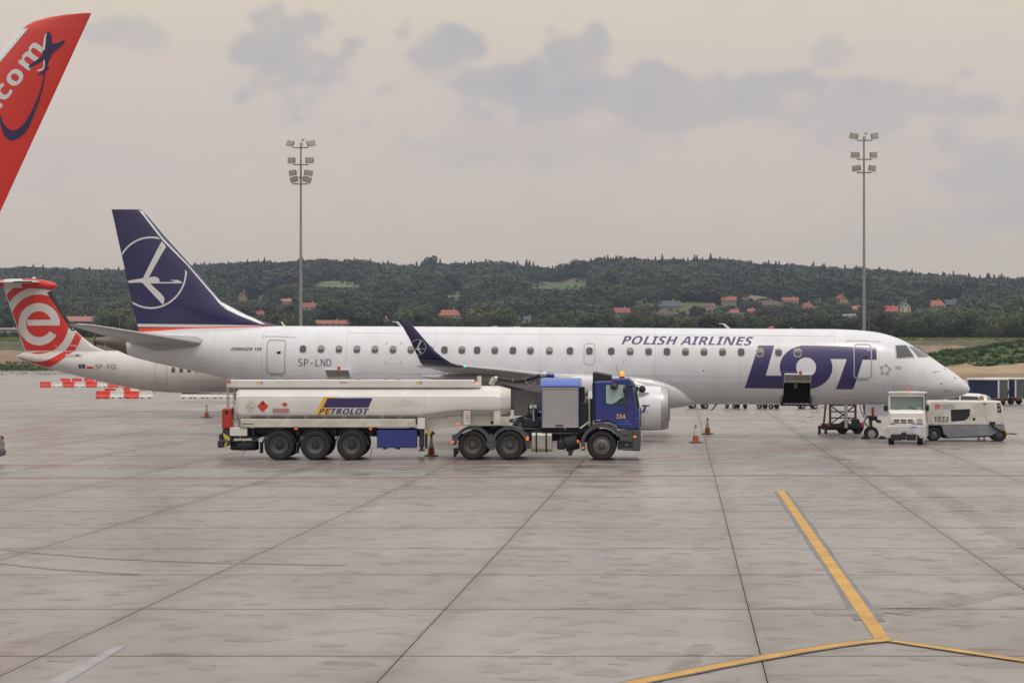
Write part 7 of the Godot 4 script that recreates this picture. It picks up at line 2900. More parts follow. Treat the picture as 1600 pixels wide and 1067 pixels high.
func make_stairs() -> void:
	var at := Vector2((1316.0 - 800.0) * 89.6 / FOCAL, 89.6)
	var s := side_of(at, 0.0)
	var o := thing("passenger_stairs", "wheeled passenger stairs with steel lattice frame under the airliner's nose", "boarding stairs", Vector3(at.x, 0, -at.y))
	var b := MB.new()
	var w := 0.7
	for z in [w, -w]:
		s.box(b, 1286, 661, 1347, 668, z - 0.06, z + 0.06, 0.01)
	s.box(b, 1288, 662, 1347, 671, -0.5, 0.55, 0.02)
	s.box(b, 1333, 654, 1343, 664, 0.2, 0.75, 0.02)
	s.box(b, 1318, 656, 1326, 664, 0.3, 0.7, 0.03)
	part("chassis", b, M.chassis, o)
	b = MB.new()
	for z in [w, -w]:
		for u in [1280.5, 1290.5]:
			s.box(b, u - 2, 665, u + 2, 677, z - 0.05, z + 0.07, 0.01)
			s.box(b, u - 2.5, 677, u + 2.5, 679, z - 0.1, z + 0.12, 0.01)
		s.box(b, 1279, 664, 1290, 668, z - 0.05, z + 0.05, 0.01)
		s.box(b, 1341, 668, 1342.6, 676, z - 0.03, z + 0.03, 0.0)
	part("outrigger", b, M.chassis, o)
	for z in [w, -w]:
		b = MB.new()
		var top := 2.9
		var x0 := s.p(1297, 640, z).x
		var x1 := s.p(1336.5, 640, z).x
		var y0 := s.p(1300, 664, z).y
		for x in [x0, x1]:
			b.box(Vector3(x, (y0 + top) * 0.5, z), Vector3(0.10, top - y0, 0.08), 0.01)
		for k in 9:
			var y := y0 + 0.06 + k * 0.29
			b.box(Vector3((x0 + x1) * 0.5, y, z), Vector3(x1 - x0, 0.05, 0.05))
		for k in 3:
			var y := y0 + 0.06 + k * 0.87
			b.tube([Vector3(x0, y, z), Vector3(x1, y + 0.87, z)], 0.028, 6)
			b.tube([Vector3(x1, y, z), Vector3(x0, y + 0.87, z)], 0.028, 6)
		b.tube([Vector3(x0 - 0.30, y0, z), Vector3(x0 - 0.05, top, z)], 0.045, 8)
		part("lattice", b, M.dark_steel, o)
	b = MB.new()
	s.box(b, 1319.6, 620, 1324.4, 668, 0.74, 0.84, 0.01)
	part("pale_post", b, M.plane_grey, o)
	# treads climb towards the far side door, platform hidden by the fuselage
	b = MB.new()
	for k in 11:
		b.box(Vector3(-1.8 + k * 0.26, 0.55 + k * 0.22, -0.1), Vector3(0.26, 0.04, 1.1), 0.01)
	b.box(Vector3(1.35, 2.86, -0.3), Vector3(1.0, 0.06, 1.6), 0.01)
	part("treads", b, M.steel, o)
	b = MB.new()
	for z in [0.5, -0.7]:
		b.tube([Vector3(-1.9, 1.2, z), Vector3(0.9, 3.75, z), Vector3(1.8, 3.8, z)], 0.025, 6)
	part("handrail", b, M.plane_grey, o)
	for q in [[1295, 662.5], [1348.4, 662.2]]:
		b = MB.new()
		var p := s.p(q[0], q[1], 0.85)
		b.flat(fill(PackedVector2Array([p + Vector2(-0.10, -0.06), p + Vector2(0.10, -0.06), p + Vector2(0, 0.12)])), face_at(0.80))
		part("red_triangle", b, M.sign_red, o)
	for u in [1316.5, 1340.0]:
		for z in [0.6, -0.6]:
			var p := s.p(u, 671, z)
			small_wheel(o, Vector3(p.x, 0.26, z), 0.26, 0.18, M.chassis)
	# wheel chock by the nose wheel
	var c := ground_at(1352, 685)
	var k2 := thing("wheel_chock", "dark wheel chock with red end against the airliner's nose wheel", "wheel chock", c)
	b = MB.new()
	b.prism(poly([-0.22, 0, 0.2, 0, 0.06, 0.15, -0.06, 0.15]), -0.12, 0.12, Transform3D(), 0.01)
	b.prism(poly([0.52, 0, 0.92, 0, 0.78, 0.13, 0.66, 0.13]), -0.12, 0.12, Transform3D(), 0.01)
	part("wedge", b, M.chassis, k2)
	b = MB.new()
	b.tube([Vector3(0.9, 0.05, 0), Vector3(1.2, 0.08, 0.05), Vector3(1.5, 0.05, 0.1)], 0.04, 6)
	part("rope", b, M.box_red, k2)


func make_cones() -> void:
	var first: Node3D = null
	for q in [[1087, 691, 29.0, "orange and white cone at front left of the pair before the engine"], [1105.5, 677.5, 25.5, "orange and white cone at the rear right of the pair before the engine"], [674, 711.5, 46.0, "scuffed orange cone under the tanker trailer behind its landing leg"], [323, 651.5, 23.0, "orange and white cone standing alone behind the tanker's rear"]]:
		var p := ground_at(q[0], q[1])
		if first:
			copy_of(first, q[3], p, q[0])
			continue
		var o := thing("traffic_cone", q[3], "traffic cone", p, 0.2, "traffic cones round the airliner")
		first = o
		var h := 0.75
		var prof := func(y: float) -> float: return lerpf(0.145, 0.03, y / h)
		var b := MB.new()
		b.lathe([Vector2(0.03, 0.16), Vector2(0.05, prof.call(0.05)), Vector2(0.30, prof.call(0.30))], Vector3(), Vector3(0, 1, 0), 24)
		part("cone", b, M.cone_orange, o)
		b = MB.new()
		b.lathe([Vector2(0.62, prof.call(0.62)), Vector2(h, prof.call(h)), Vector2(h + 0.01, 0.0)], Vector3(), Vector3(0, 1, 0), 24)
		part("tip", b, M.cone_orange, o)
		b = MB.new()
		b.lathe([Vector2(0.30, prof.call(0.30) + 0.001), Vector2(0.62, prof.call(0.62) + 0.001)], Vector3(), Vector3(0, 1, 0), 24)
		part("reflective_sleeve", b, M.cone_white, o)
		b = MB.new()
		b.box(Vector3(0, 0.018, 0), Vector3(0.48, 0.036, 0.48), 0.012)
		part("base", b, M.chassis, o)


func barrier_block(p: Vector3, turn: float, red: bool, label: String, size := 1.0) -> void:
	var o := thing("traffic_barrier", label, "traffic barrier", p, turn, "red and white plastic barriers on the apron")
	var m: Material = M.barrier_red if red else M.barrier_white
	var b := MB.new()
	b.prism(poly([-0.23, 0, 0.23, 0, 0.23, 0.12, 0.10, 0.34, 0.08, 0.60, -0.08, 0.60, -0.10, 0.34, -0.23, 0.12]), -0.57 * size, 0.57 * size, Transform3D(Basis(Vector3(0, 0, 1), Vector3(0, 1, 0), Vector3(-1, 0, 0)), Vector3()), 0.03)
	part("block", b, m, o)
	b = MB.new()
	for x in [-0.4, -0.13, 0.13, 0.4]:
		b.box(Vector3(x * size, 0.30, 0.13), Vector3(0.10, 0.5, 0.04), 0.015, Basis(Vector3(1, 0, 0), -0.28))
	part("rib", b, m, o)
	b = MB.new()
	for x in [-0.3, 0.3]:
		b.box(Vector3(x * size, 0.04, 0.232), Vector3(0.22, 0.07, 0.01))
	part("fork_slot", b, M.chassis, o)


func make_barriers() -> void:
	var ord_ := ["first", "second", "third", "fourth", "fifth", "sixth", "seventh", "eighth", "ninth"]
	var k := 0
	for u in [71, 89.5, 107.5, 125, 143, 160, 177.5, 195]:
		barrier_block(ground_at(u, 604.2), 0.03, k % 2 == 0, "%s barrier block, %s from the left in the far row" % ["red" if k % 2 == 0 else "white", ord_[k]])
		k += 1
	k = 0
	for u in [161, 183, 206, 228.5, 293, 311, 330, 352]:
		barrier_block(ground_at(u, 621.5), 0.02, k in [0, 2], "%s barrier block, %s from the left in the nearer row" % ["red" if k in [0, 2] else "white", ord_[k]])
		k += 1
	k = 0
	for q in [[102, 598.2], [120, 597.8], [139, 597.0], [157, 596.8]]:
		barrier_block(ground_at(q[0], q[1]), 0.0, true, "red block peeping over the far barrier row, %s from the left" % ord_[k])
		k += 1
	k = 0
	for q in [[172, 616.5], [184, 615], [195, 614], [208, 613.6], [221, 613], [234, 612.6]]:
		barrier_block(ground_at(q[0], q[1]), 0.9, k % 2 == 0, "%s block behind the nearer row, %s from the left" % ["red" if k % 2 == 0 else "white", ord_[k]])
		k += 1


func make_car(called: String, label: String, at: Vector3, turn: float, paint: Material, tall: float) -> void:
	# a hatchback, nose towards -x
	var o := thing(called, label, "car", at, turn)
	var rows := []
	for q in [[-2.05, 0.30, 0.62, 0.60], [-1.98, 0.24, 0.72, 0.74], [-1.6, 0.22, 0.82, 0.84], [-0.95, 0.22, 0.93, 0.86], [-0.2, 0.22, 0.97, 0.87], [0.9, 0.22, 0.99, 0.87], [1.7, 0.22, 0.99, 0.85], [1.98, 0.26, 0.95, 0.78], [2.07, 0.34, 0.80, 0.70]]:
		var r := PackedVector3Array()
		for i in 28:
			var t := TAU * i / 28.0
			var c := signf(cos(t)) * pow(absf(cos(t)), 0.42)
			var sn := signf(sin(t)) * pow(absf(sin(t)), 0.42)
			r.append(Vector3(q[0], lerpf(q[1], q[2], 0.5) + sn * (q[2] - q[1]) * 0.5, c * q[3]))
		rows.append(r)
	var b := MB.new()
	b.loft(rows)
	var body := part("body", b, paint, o)
	var cab := []
	for q in [[-1.0, 0.93, 0.80], [-0.25, tall - 0.06, 0.66], [0.15, tall, 0.66], [1.2, tall - 0.04, 0.65], [1.6, tall - 0.12, 0.62], [1.92, 0.98, 0.70]]:
		var r := PackedVector3Array()
		for i in 16:
			var t := PI * i / 15.0
			r.append(Vector3(q[0], 0.86 + pow(sin(t), 0.5) * (q[1] - 0.86), signf(cos(t)) * pow(absf(cos(t)), 0.35) * lerpf(0.83, q[2], pow(sin(t), 0.8))))
		cab.append(r)
	b = MB.new()
	b.loft(cab, false, false)
	part("cabin", b, paint, body)
	b = MB.new()
	for s in [1.0, -1.0]:
		for a in [[-0.62, 0.98, 0.30, 0.98, 0.30, tall - 0.14, -0.16, tall - 0.16], [0.38, 0.98, 1.35, 0.98, 1.25, tall - 0.18, 0.38, tall - 0.14]]:
			for i in [[0, 1, 2, 3]]:
				var p := []
				for j in 4:
					p.append(Vector3(a[j * 2], a[j * 2 + 1], s * (0.845 if j < 2 else 0.735)))
				b.face(p[0], p[1], p[2], p[3], Vector3())
	b.face(Vector3(1.93, 1.03, -0.6), Vector3(1.93, 1.03, 0.6), Vector3(1.70, tall - 0.16, 0.52), Vector3(1.70, tall - 0.16, -0.52), Vector3())
	b.face(Vector3(-0.93, 1.0, -0.66), Vector3(-0.93, 1.0, 0.66), Vector3(-0.36, tall - 0.11, 0.56), Vector3(-0.36, tall - 0.11, -0.56), Vector3())
	part("window", b, M.flight_glass, body)
	b = MB.new()
	for s in [1.0, -1.0]:
		b.box(Vector3(1.96, 0.86, s * 0.68), Vector3(0.14, 0.20, 0.14), 0.04)
	part("tail_light", b, mat(0.14, 0.012, 0.01, 0.25), body)
	b = MB.new()
	b.box(Vector3(2.03, 0.42, 0), Vector3(0.16, 0.24, 1.5), 0.06)
	b.box(Vector3(-2.03, 0.40, 0), Vector3(0.14, 0.24, 1.4), 0.06)
	part("bumper", b, M.plastic_grey, body)
	b = MB.new()
	b.box(Vector3(2.06, 0.60, 0), Vector3(0.03, 0.04, 1.45), 0.01)
	part("chrome_strip", b, M.alu, body)
	for x in [-1.3, 1.3]:
		for z in [0.86, -0.86]:
			small_wheel(o, Vector3(x, 0.31, z), 0.31, 0.2, M.alu)


func make_dollies() -> void:
	var first: Node3D = null
	var yaw := 0.72
	for q in [[1560.5, 632.8, "navy curtained baggage cart nearest the white airliner's nose"], [1587, 631.2, "navy curtained baggage cart at the right edge of the picture"]]:
		var p := ground_at(q[0], q[1])
		if first:
			copy_of(first, q[2], p, -yaw)
			continue
		var o := thing("baggage_cart", q[2], "baggage cart", p, -yaw, "covered baggage carts in a line")
		first = o
		var b := MB.new()
		# the cart's near right lower corner is its origin; it runs back along -x
		var l := 2.5
		var d := 1.5
		b.box(Vector3(-l * 0.5, 0.48, -d * 0.5), Vector3(l, 0.12, d), 0.02)
		var ch := part("deck", b, M.dolly_grey, o)
		b = MB.new()
		for x in [-0.04, -l + 0.04]:
			for z in [-0.04, -d + 0.04]:
				b.box(Vector3(x, 1.16, z), Vector3(0.10, 1.28, 0.10), 0.02)
		b.box(Vector3(-l * 0.5, 1.84, -d * 0.5), Vector3(l + 0.08, 0.14, d + 0.08), 0.05)
		part("canopy", b, M.white_print, o)
		b = MB.new()
		b.box(Vector3(-l * 0.5, 1.17, -0.07), Vector3(l - 0.14, 1.2, 0.02))
		b.box(Vector3(-l * 0.5, 1.17, -d + 0.07), Vector3(l - 0.14, 1.2, 0.02))
		part("curtain", b, M.dolly_navy, o)
		b = MB.new()
		b.box(Vector3(-0.05, 1.17, -d * 0.5), Vector3(0.02, 1.2, d - 0.16))
		b.box(Vector3(-l + 0.05, 1.17, -d * 0.5), Vector3(0.02, 1.2, d - 0.16))
		var en := part("end_panel", b, M.dolly_grey, o)
		b = MB.new()
		for k in 6:
			b.box(Vector3(-0.035, 1.17, -0.2 - k * 0.22), Vector3(0.02, 1.2, 0.02))
		part("end_rib", b, M.plastic_grey, en)
		b = MB.new()
		b.box(Vector3(-l * 0.5, 0.34, -d * 0.5), Vector3(l - 0.3, 0.14, 0.7), 0.02)
		part("chassis", b, M.box_red, o)
		for x in [-0.35, -l + 0.35]:
			for z in [-0.04, -d + 0.24]:
				small_wheel(o, Vector3(x, 0.24, z), 0.24, 0.2, M.rim_grey)
		b = MB.new()
		b.tube([Vector3(0.05, 0.42, -0.45), Vector3(0.42, 1.15, -0.75)], 0.045, 8)
		b.tube([Vector3(0.05, 0.42, -1.05), Vector3(0.42, 1.15, -0.75)], 0.045, 8)
		b.tube([Vector3(0.2, 0.74, -0.6), Vector3(0.2, 0.74, -0.92)], 0.035, 8)
		part("drawbar", b, M.dolly_grey, o)
	# low carts seen under the airliner's belly
	var cart: Node3D = null
	for q in [[1091, 637.5, "empty flat luggage trolley below the wing root fairing"], [1150, 637.5, "flat luggage trolley left of the drain mast under the belly"], [1200, 638, "flat luggage trolley left of the open cargo hold"], [1262, 638, "flat luggage trolley right of the open cargo hold"]]:
		var p := ground_at(q[0], q[1])
		if cart:
			copy_of(cart, q[2], p, q[0] * 0.01)
			continue
		var o := thing("luggage_trolley", q[2], "luggage trolley", p, 0.1, "luggage trolleys beyond the airliner")
		cart = o
		var b := MB.new()
		b.box(Vector3(0, 0.42, 0), Vector3(1.5, 0.10, 1.1), 0.02)
		part("deck", b, M.hazard_yellow, o)
		b = MB.new()
		for x in [-0.7, 0.7]:
			b.box(Vector3(x, 0.9, 0), Vector3(0.05, 0.9, 1.0), 0.01)
		part("end_board", b, M.dolly_grey, o)
		for x in [-0.42, 0.42]:
			for z in [0.5, -0.5]:
				small_wheel(o, Vector3(x, 0.18, z), 0.18, 0.12, M.shutter)
	var s := side_of(Vector2((330.0 - 800.0) * 150.0 / FOCAL, 150.0), 0.0)
	var o := thing("conveyor_ramp", "low white ramp with thin red line beneath the striped-tail turboprop", "ramp", Vector3(s.at.x, 0, -s.at.y))
	var b := MB.new()
	b.prism(s.outline([281, 604.5, 372, 604.8, 390, 605, 390, 614.3, 283, 612.6, 280, 610.5], 0.0), -0.5, 0.5, Transform3D(), 0.03)
	var pl := part("panel", b, M.plane_white, o)
	printed("red_line", line2([s.p(282.5, 611.2, 0.5).x, s.p(282.5, 611.2, 0.5).y, s.p(372, 612.4, 0.5).x, s.p(372, 612.4, 0.5).y], 0.03), face_at(0.503), M.red_print, pl)
	b = MB.new()
	s.box(b, 365, 614, 375, 624, -0.4, 0.4, 0.02)
	s.box(b, 284, 613, 389, 615, -0.45, 0.45, 0.01)
	part("support", b, M.chassis, o)


func make_masts() -> void:
	for q in [[469.9, 222.5, [230.4, 256.9, 276.6, 287.2], "left floodlight mast with four lamp crossbars rising behind the airliner's tail", [-0.2, 0.5, 0.75, 1.25]], [1350.2, 212.5, [218.9, 248.5, 269.4], "right floodlight mast with three lamp crossbars rising behind the airliner's nose", [0.35, 0.5, 0.7]]]:
		var z := 190.0
		var base := P(q[0], 552, z)
		base.y = 0.0
		var o := thing("floodlight_mast", q[3], "floodlight mast", base)
		var top: float = EYE - (q[1] - HORIZON) * z / FOCAL
		var b := MB.new()
		b.tube([Vector3(0, 0, 0), Vector3(0, top * 0.5, 0), Vector3(0, top, 0)], 0.19, 14, 0.085)
		b.lathe([Vector2(0, 0.35), Vector2(0.05, 0.35), Vector2(0.05, 0.0)], Vector3(), Vector3(0, 1, 0), 16)
		part("pole", b, M.pole, o)
		b = MB.new()
		b.tube([Vector3(0.15, top - 0.5, 0), Vector3(0.17, top + 0.25, 0)], 0.025, 6)
		b.box(Vector3(0.2, top + 0.3, 0), Vector3(0.28, 0.12, 0.12), 0.03)
		part("lightning_rod", b, M.lamp_body, o)
		var k := 0
		for v in q[2]:
			var y: float = EYE - (v - HORIZON) * z / FOCAL
			b = MB.new()
			b.box(Vector3(0, y, 0.12), Vector3(1.45, 0.11, 0.11), 0.02)
			var bar := part("crossbar", b, M.lamp_body, o)
			for s in [-1.0, 1.0]:
				var tilt: float = q[4][k]
				var turn := Basis(Vector3(0, 1, 0), s * 0.55) * Basis(Vector3(1, 0, 0), -0.15 + tilt * 0.35) * Basis(Vector3(0, 0, 1), s * (0.22 - 0.15 * k))
				var c := Vector3(s * (1.02 - 0.12 * k), y + 0.42, 0.25)
				b = MB.new()
				var rr := []
				for r in [[0.0, 0.44, 0.27], [-0.12, 0.42, 0.25], [-0.30, 0.22, 0.15]]:
					var ring_ := PackedVector3Array()
					for e in [[-1, -0.7], [-0.8, -1], [0.8, -1], [1, -0.7], [1, 1], [-1, 1]]:
						ring_.append(c + turn * Vector3(e[0] * r[1], e[1] * r[2], r[0]))
					rr.append(ring_)
				b.loft(rr)
				var lm := part("floodlight", b, M.lamp_body, o)
				b = MB.new()
				b.box(c + turn * Vector3(0, 0.02, 0.015), Vector3(0.74, 0.44, 0.02), 0.01, turn)
				part("lamp_glass", b, M.lamp_glass, lm)
				b = MB.new()
				for e in [-0.46, 0.46]:
					b.tube([c + turn * Vector3(e, 0, -0.05), c + turn * Vector3(e * 0.98, -0.36, -0.02)], 0.016, 5)
				b.tube([c + turn * Vector3(-0.45, -0.36, -0.02), c + turn * Vector3(0.45, -0.36, -0.02)], 0.016, 5)
				part("bracket", b, M.lamp_body, lm)
			k += 1


# ---------------------------------------------------------------- the other two aircraft

func make_turboprop() -> void:
	var at := Vector2((120.0 - 800.0) * 123.0 / FOCAL, 123.0)
	var yaw := 0.087
	var s := side_of(at, yaw)
	var o := thing("turboprop", "white turboprop with red and white striped T-tail behind the airliner's tail", "turboprop", Vector3(at.x, 0, -at.y), -yaw)
	var hull := Hull.new()
	hull.origin = 0.0
	hull.rows = []
	var y_top := s.p(140, 547.6, 0.0).y
	var rows := []
	for q in [[27.2, 555.3, 557.8, 0.12], [34, 551.0, 561.5, 0.25], [50, 549.0, 567.0, 0.42], [66, 548.4, 572, 0.6], [90, 548, 578.6, 0.8], [125, 547.8, 587.4, 1.02], [160, 547.6, 596, 1.18], [191, 547.5, 602.6, 1.28], [216, 547.4, 607.5, 1.33], [250, 547.2, 611.5, 1.345]]:
		var a := s.p(q[0], q[1], 0.0)
		rows.push_front([-a.x, a.y, s.p(q[0], q[2], 0.0).y, q[3]])
	var low: float = rows[0][2] - 0.03
	for q in [[-9.0, 0.0, 0.0, 1.345], [-21.0, 0.0, 0.0, 1.345], [-24.0, -0.1, 0.02, 1.25], [-25.6, -0.7, 0.1, 0.95], [-26.6, -1.3, 0.35, 0.5], [-26.9, -1.6, 0.75, 0.05]]:
		rows.push_front([q[0], y_top + q[1], low + q[2], q[3]])
	hull.rows = rows
	var b := MB.new()
	var rings := []
	for i in 90:
		var x := lerpf(rows[0][0], rows[rows.size() - 1][0], i / 89.0)
		var r := PackedVector3Array()
		for j in 40:
			r.append(hull.point(x, TAU * j / 40))
		rings.append(r)
	b.loft(rings)
	part("fuselage", b, M.e_white, o)
	# fin
	var fin := Blade.new()
	fin.origin = 0.0
	fin.rows = []
	for q in [[548, 165, 38.0, 0.14], [540, 146, 35.4, 0.19], [530, 133, 32.0, 0.2], [522, 124, 29.4, 0.2], [510.8, 113, 25.6, 0.2], [480, 94.4, 15.0, 0.18], [454.4, 79, 6.4, 0.16], [446, 74, 3.2, 0.15]]:
		fin.rows.append([s.p(q[1], q[0], 0.0).y, -s.p(q[1], q[0], 0.1).x, -s.p(q[2], q[0], 0.1).x, q[3]])
	b = MB.new()
	fin.skin(b)
	var fn := part("tail_fin", b, M.e_white, o)
	var cx := 60.4
	var cy := 505.8
	var arc := func(r0: float, r1: float, a0: float, a1: float) -> PackedVector2Array:
		var t := PackedVector2Array()
		for i in 40:
			var q := []
			for e in [[r0, i], [r1, i], [r1, i + 1], [r0, i + 1]]:
				var an := deg_to_rad(lerpf(a0, a1, e[1] / 40.0))
				var p := s.p(cx + cos(an) * e[0], cy + sin(an) * e[0], 0.2)
				q.append(Vector2(-p.x, p.y))
			for m in [0, 1, 2, 0, 2, 3]:
				t.append(q[m])
		return t
	var fs := PackedVector2Array()
	for q in [[447, 73.0, 4.6], [480, 93.0, 15.6], [510.8, 111.5, 26.2]]:
		fs.append(Vector2(-s.p(q[1], q[0], 0.2).x, s.p(q[1], q[0], 0.2).y))
	for q in [[522, 122.5], [530, 131], [540, 143], [547, 155]]:
		fs.append(Vector2(-s.p(q[1], q[0], 0.2).x, s.p(q[1], q[0], 0.2).y))
	for q in [[547, 38.2], [530, 32.6], [510.8, 26.2], [480, 15.6], [447, 4.6]]:
		fs.append(Vector2(-s.p(q[1], q[0], 0.2).x, s.p(q[1], q[0], 0.2).y))
	fs.remove_at(0); fs.remove_at(0); fs.remove_at(0)
	var fs2 := PackedVector2Array()
	for q in [[447, 73.0], [480, 93.0], [510.8, 111.5], [522, 122.5], [530, 131], [540, 143], [547, 155], [547, 38.2], [530, 32.6], [510.8, 26.2], [480, 15.6], [447, 4.6]]:
		fs2.append(Vector2(-s.p(q[1], q[0], 0.2).x, s.p(q[1], q[0], 0.2).y))
	var red := PackedVector2Array()
	red.append_array(arc.call(34.0, 46.5, 0.0, 360.0))
	red.append_array(arc.call(58.5, 69.5, 0.0, 360.0))
	red.append_array(arc.call(0.01, 34.0, 0.0, 360.0))
	wrapped("red_stripe", clip_tris(red, fs2), fin, M.e_red, fn, 0.010, Vector2(0.2, 0.5))
	var e := arc.call(20.3, 33.0, 32.0, 360.0 + 3.0)
	var e0 := s.p(42, 508, 0.2)
	var e1 := s.p(cx + 32.8, 499, 0.2)
	e = cut_tris(e, PackedVector2Array([Vector2(-e0.x, e0.y), Vector2(-e1.x - 2.0, e0.y), Vector2(-e1.x - 2.0, e1.y), Vector2(-e0.x, e1.y)]))
	e.append_array(fill(PackedVector2Array([Vector2(-e0.x, e0.y), Vector2(-e1.x, e0.y), Vector2(-e1.x, e1.y), Vector2(-e0.x, e1.y)])))
	wrapped("letter_e", e, fin, M.e_white, fn, 0.018, Vector2(0.2, 0.5))
	var boot := PackedVector2Array()
	for q in [[453.5, 79.2], [480, 94.8], [510.8, 113.6], [516, 117.6], [516, 112.0], [510.8, 107.5], [480, 88.6], [457, 73.2]]:
		boot.append(Vector2(-s.p(q[1], q[0], 0.15).x, s.p(q[1], q[0], 0.15).y))
	var inside := PackedVector2Array()
	for i in 12:
		var y: float = lerpf(fin.rows[3][0], fin.rows[7][0], i / 11.0)
		inside.append(Vector2(fin.at(y)[0] + 0.004, y))
	inside.append(Vector2(10, fin.rows[7][0]))
	inside.append(Vector2(10, fin.rows[3][0]))
	wrapped("de_icing_boot", clip_tris(fill(boot), inside), fin, M.chassis, fn, 0.024, Vector2(0.1, 0.3))
	# stripes running down on to the tail cone
	var body := PackedVector2Array()
	body.append_array(arc.call(34.0, 46.5, 20.0, 160.0))
	body.append_array(arc.call(58.5, 69.5, 10.0, 172.0))
	var zone := PackedVector2Array()
	for q in [[28, 556], [36, 551.6], [66, 549], [100, 548.6], [150, 548.4], [150, 590], [90, 577.6], [66, 571], [50, 566], [34, 560.5]]:
		zone.append(Vector2(-s.p(q[0], q[1], 0.3).x, s.p(q[0], q[1], 0.3).y))
	wrapped("red_stripe", clip_tris(body, zone), hull, M.e_red, o, 0.006, Vector2(0.3, 0.08))
	# T-tail: bullet and tailplane
	b = MB.new()
	var bl := []
	for q in [[-16, 437.5, 447, 0.28], [5, 435.6, 448.6, 0.3], [40, 434.8, 450.5, 0.32], [66, 436, 452, 0.33], [78, 438.5, 452.4, 0.30], [85, 440.8, 450.6, 0.22], [88.6, 443.6, 447.4, 0.08]]:
		var a := s.p(q[0], q[1], 0.0)
		var c := s.p(q[0], q[2], 0.0)
		bl.append(Hull_ring(a.x, (a.y + c.y) * 0.5, 0.0, (a.y - c.y) * 0.5, q[3]))
	b.loft(bl)
	var bu := part("tail_bullet", b, M.e_red, o)
	b = MB.new()
	bl = []
	for q in [[8, 435.4, 449.0, 0.315], [22, 434.9, 449.8, 0.325], [36, 434.7, 450.3, 0.33]]:
		var a := s.p(q[0], q[1], 0.0)
		var c := s.p(q[0], q[2], 0.0)
		bl.append(Hull_ring(a.x, (a.y + c.y) * 0.5, 0.0, (a.y - c.y) * 0.5, q[3]))
	b.loft(bl, false, false)
	part("white_stripe", b, M.e_white, bu)
	var ty := s.p(40, 441.5, 0.0).y
	for sd in [1.0, -1.0]:
		var rr := []
		for q in [[0.2, 0.05, 64, -4, 0.11], [1.5, 0.02, 61, 0, 0.09], [3.9, -0.08, 54, 12, 0.05], [4.1, -0.09, 50, 16, 0.02]]:
			var ring_ := PackedVector3Array()
			for k in 33:
				var t := absf(k - 16) / 16.0
				var u0 := s.p(q[2], 440, 0.0).x
				var u1 := s.p(q[3], 440, 0.0).x
				ring_.append(Vector3(lerpf(u0, u1, t * t), ty + q[1] + q[4] * Blade.shape(t * t) * (1.0 if k >= 16 else -1.0), q[0] * sd))
			rr.append(ring_)
		b = MB.new()
		b.loft(rr)
		var tp := part("tailplane", b, M.e_white, o)
		b = MB.new()
		b.tube([rr[1][16] + Vector3(0.01, 0, 0), rr[2][16] + Vector3(0.01, 0, 0)], 0.05, 8)
		part("de_icing_boot", b, M.chassis, tp)
	b = MB.new()
	b.lathe([Vector2(0, 0.12), Vector2(0.08, 0.1), Vector2(0.16, 0.0)], Vector3(s.p(53, 434.5, 0).x, s.p(53, 435.2, 0).y, 0), Vector3(0, 1, 0), 12, true)
	part("beacon", b, M.e_white, bu)
	# marks and windows on the rear fuselage
	var put := func(called: String, u0: float, v0: float, u1: float, v1: float, m: Material, off: float) -> void:
		var a := s.p(u0, v1, 1.0)
		var c := s.p(u1, v0, 1.0)
		wrapped(called, fill(PackedVector2Array([Vector2(-a.x, a.y), Vector2(-c.x, a.y), Vector2(-c.x, c.y), Vector2(-a.x, c.y)])), hull, m, o, off, Vector2(0.5, 0.1))
	put.call("blue_flag", 123.4, 568.2, 134, 574.8, M.logo_blue, 0.006)
	put.call("white_flag_half", 136.2, 568.2, 147, 571.6, M.white_print, 0.006)
	put.call("red_flag_half", 136.2, 571.6, 147, 575.4, M.red_print, 0.006)
	var stars := PackedVector2Array()
	for i in 12:
		var p := s.p(128.7 + cos(TAU * i / 12) * 2.0, 571.5 + sin(TAU * i / 12) * 2.0, 1.0)
		stars.append_array(fill(disc(-p.x, p.y, 0.018, 0.018, 5)))
	wrapped("flag_star", stars, hull, M.yellow_print, o, 0.012, Vector2(0.5, 0.1))
	var a0 := s.p(149.6, 577.2, 1.1)
	var a1 := s.p(185, 568.6, 1.1)
	wrapped("registration", letters("SP-EQL", -a0.x, a0.y, -a1.x, a1.y, 0.0, true, true), hull, M.ink, o, 0.006)
	put.call("exhaust_plate", 100.5, 553, 126.5, 557, M.plane_grey, 0.02)
	put.call("exhaust_port", 116, 553.8, 122.4, 555.8, M.ink, 0.03)
	var d0 := s.p(243, 600.5, 1.25)
	var d1 := s.p(262, 566, 1.25)
	wrapped("baggage_door", ring(rounded(-d1.x, d0.y, -d0.x, d1.y, 0.18), rounded(-d1.x + 0.035, d0.y + 0.035, -d0.x - 0.035, d1.y - 0.035, 0.15)), hull, M.panel_grey, o, 0.008)
	for u in [271, 283.5, 295.8, 308, 320, 332, 344]:
		var p := s.p(u, 577.2, 1.3)
		wrapped("window", fill(rounded(-p.x - 0.12, p.y - 0.16, -p.x + 0.12, p.y + 0.16, 0.09)), hull, M.cabin_glass, o, 0.008)
	# high wing, engines and legs, hidden by the airliner from here
	for sd in [1.0, -1.0]:
		b = MB.new()
		var rr := []
		for q in [[0.0, 0.1, 13.2, 10.2, 0.22], [4.2, 0.1, 13.2, 10.2, 0.22], [14.0, 0.3, 12.7, 11.1, 0.09], [14.2, 0.3, 12.4, 11.3, 0.03]]:
			var ring_ := PackedVector3Array()
			for k in 25:
				var t := absf(k - 12) / 12.0
				ring_.append(Vector3(lerpf(q[2], q[3], t * t), y_top + q[1] + q[4] * Blade.shape(t * t) * (1.0 if k >= 12 else -0.8), q[0] * sd))
			rr.append(ring_)
		b.loft(rr)
		part("wing", b, M.e_white, o)
		b = MB.new()
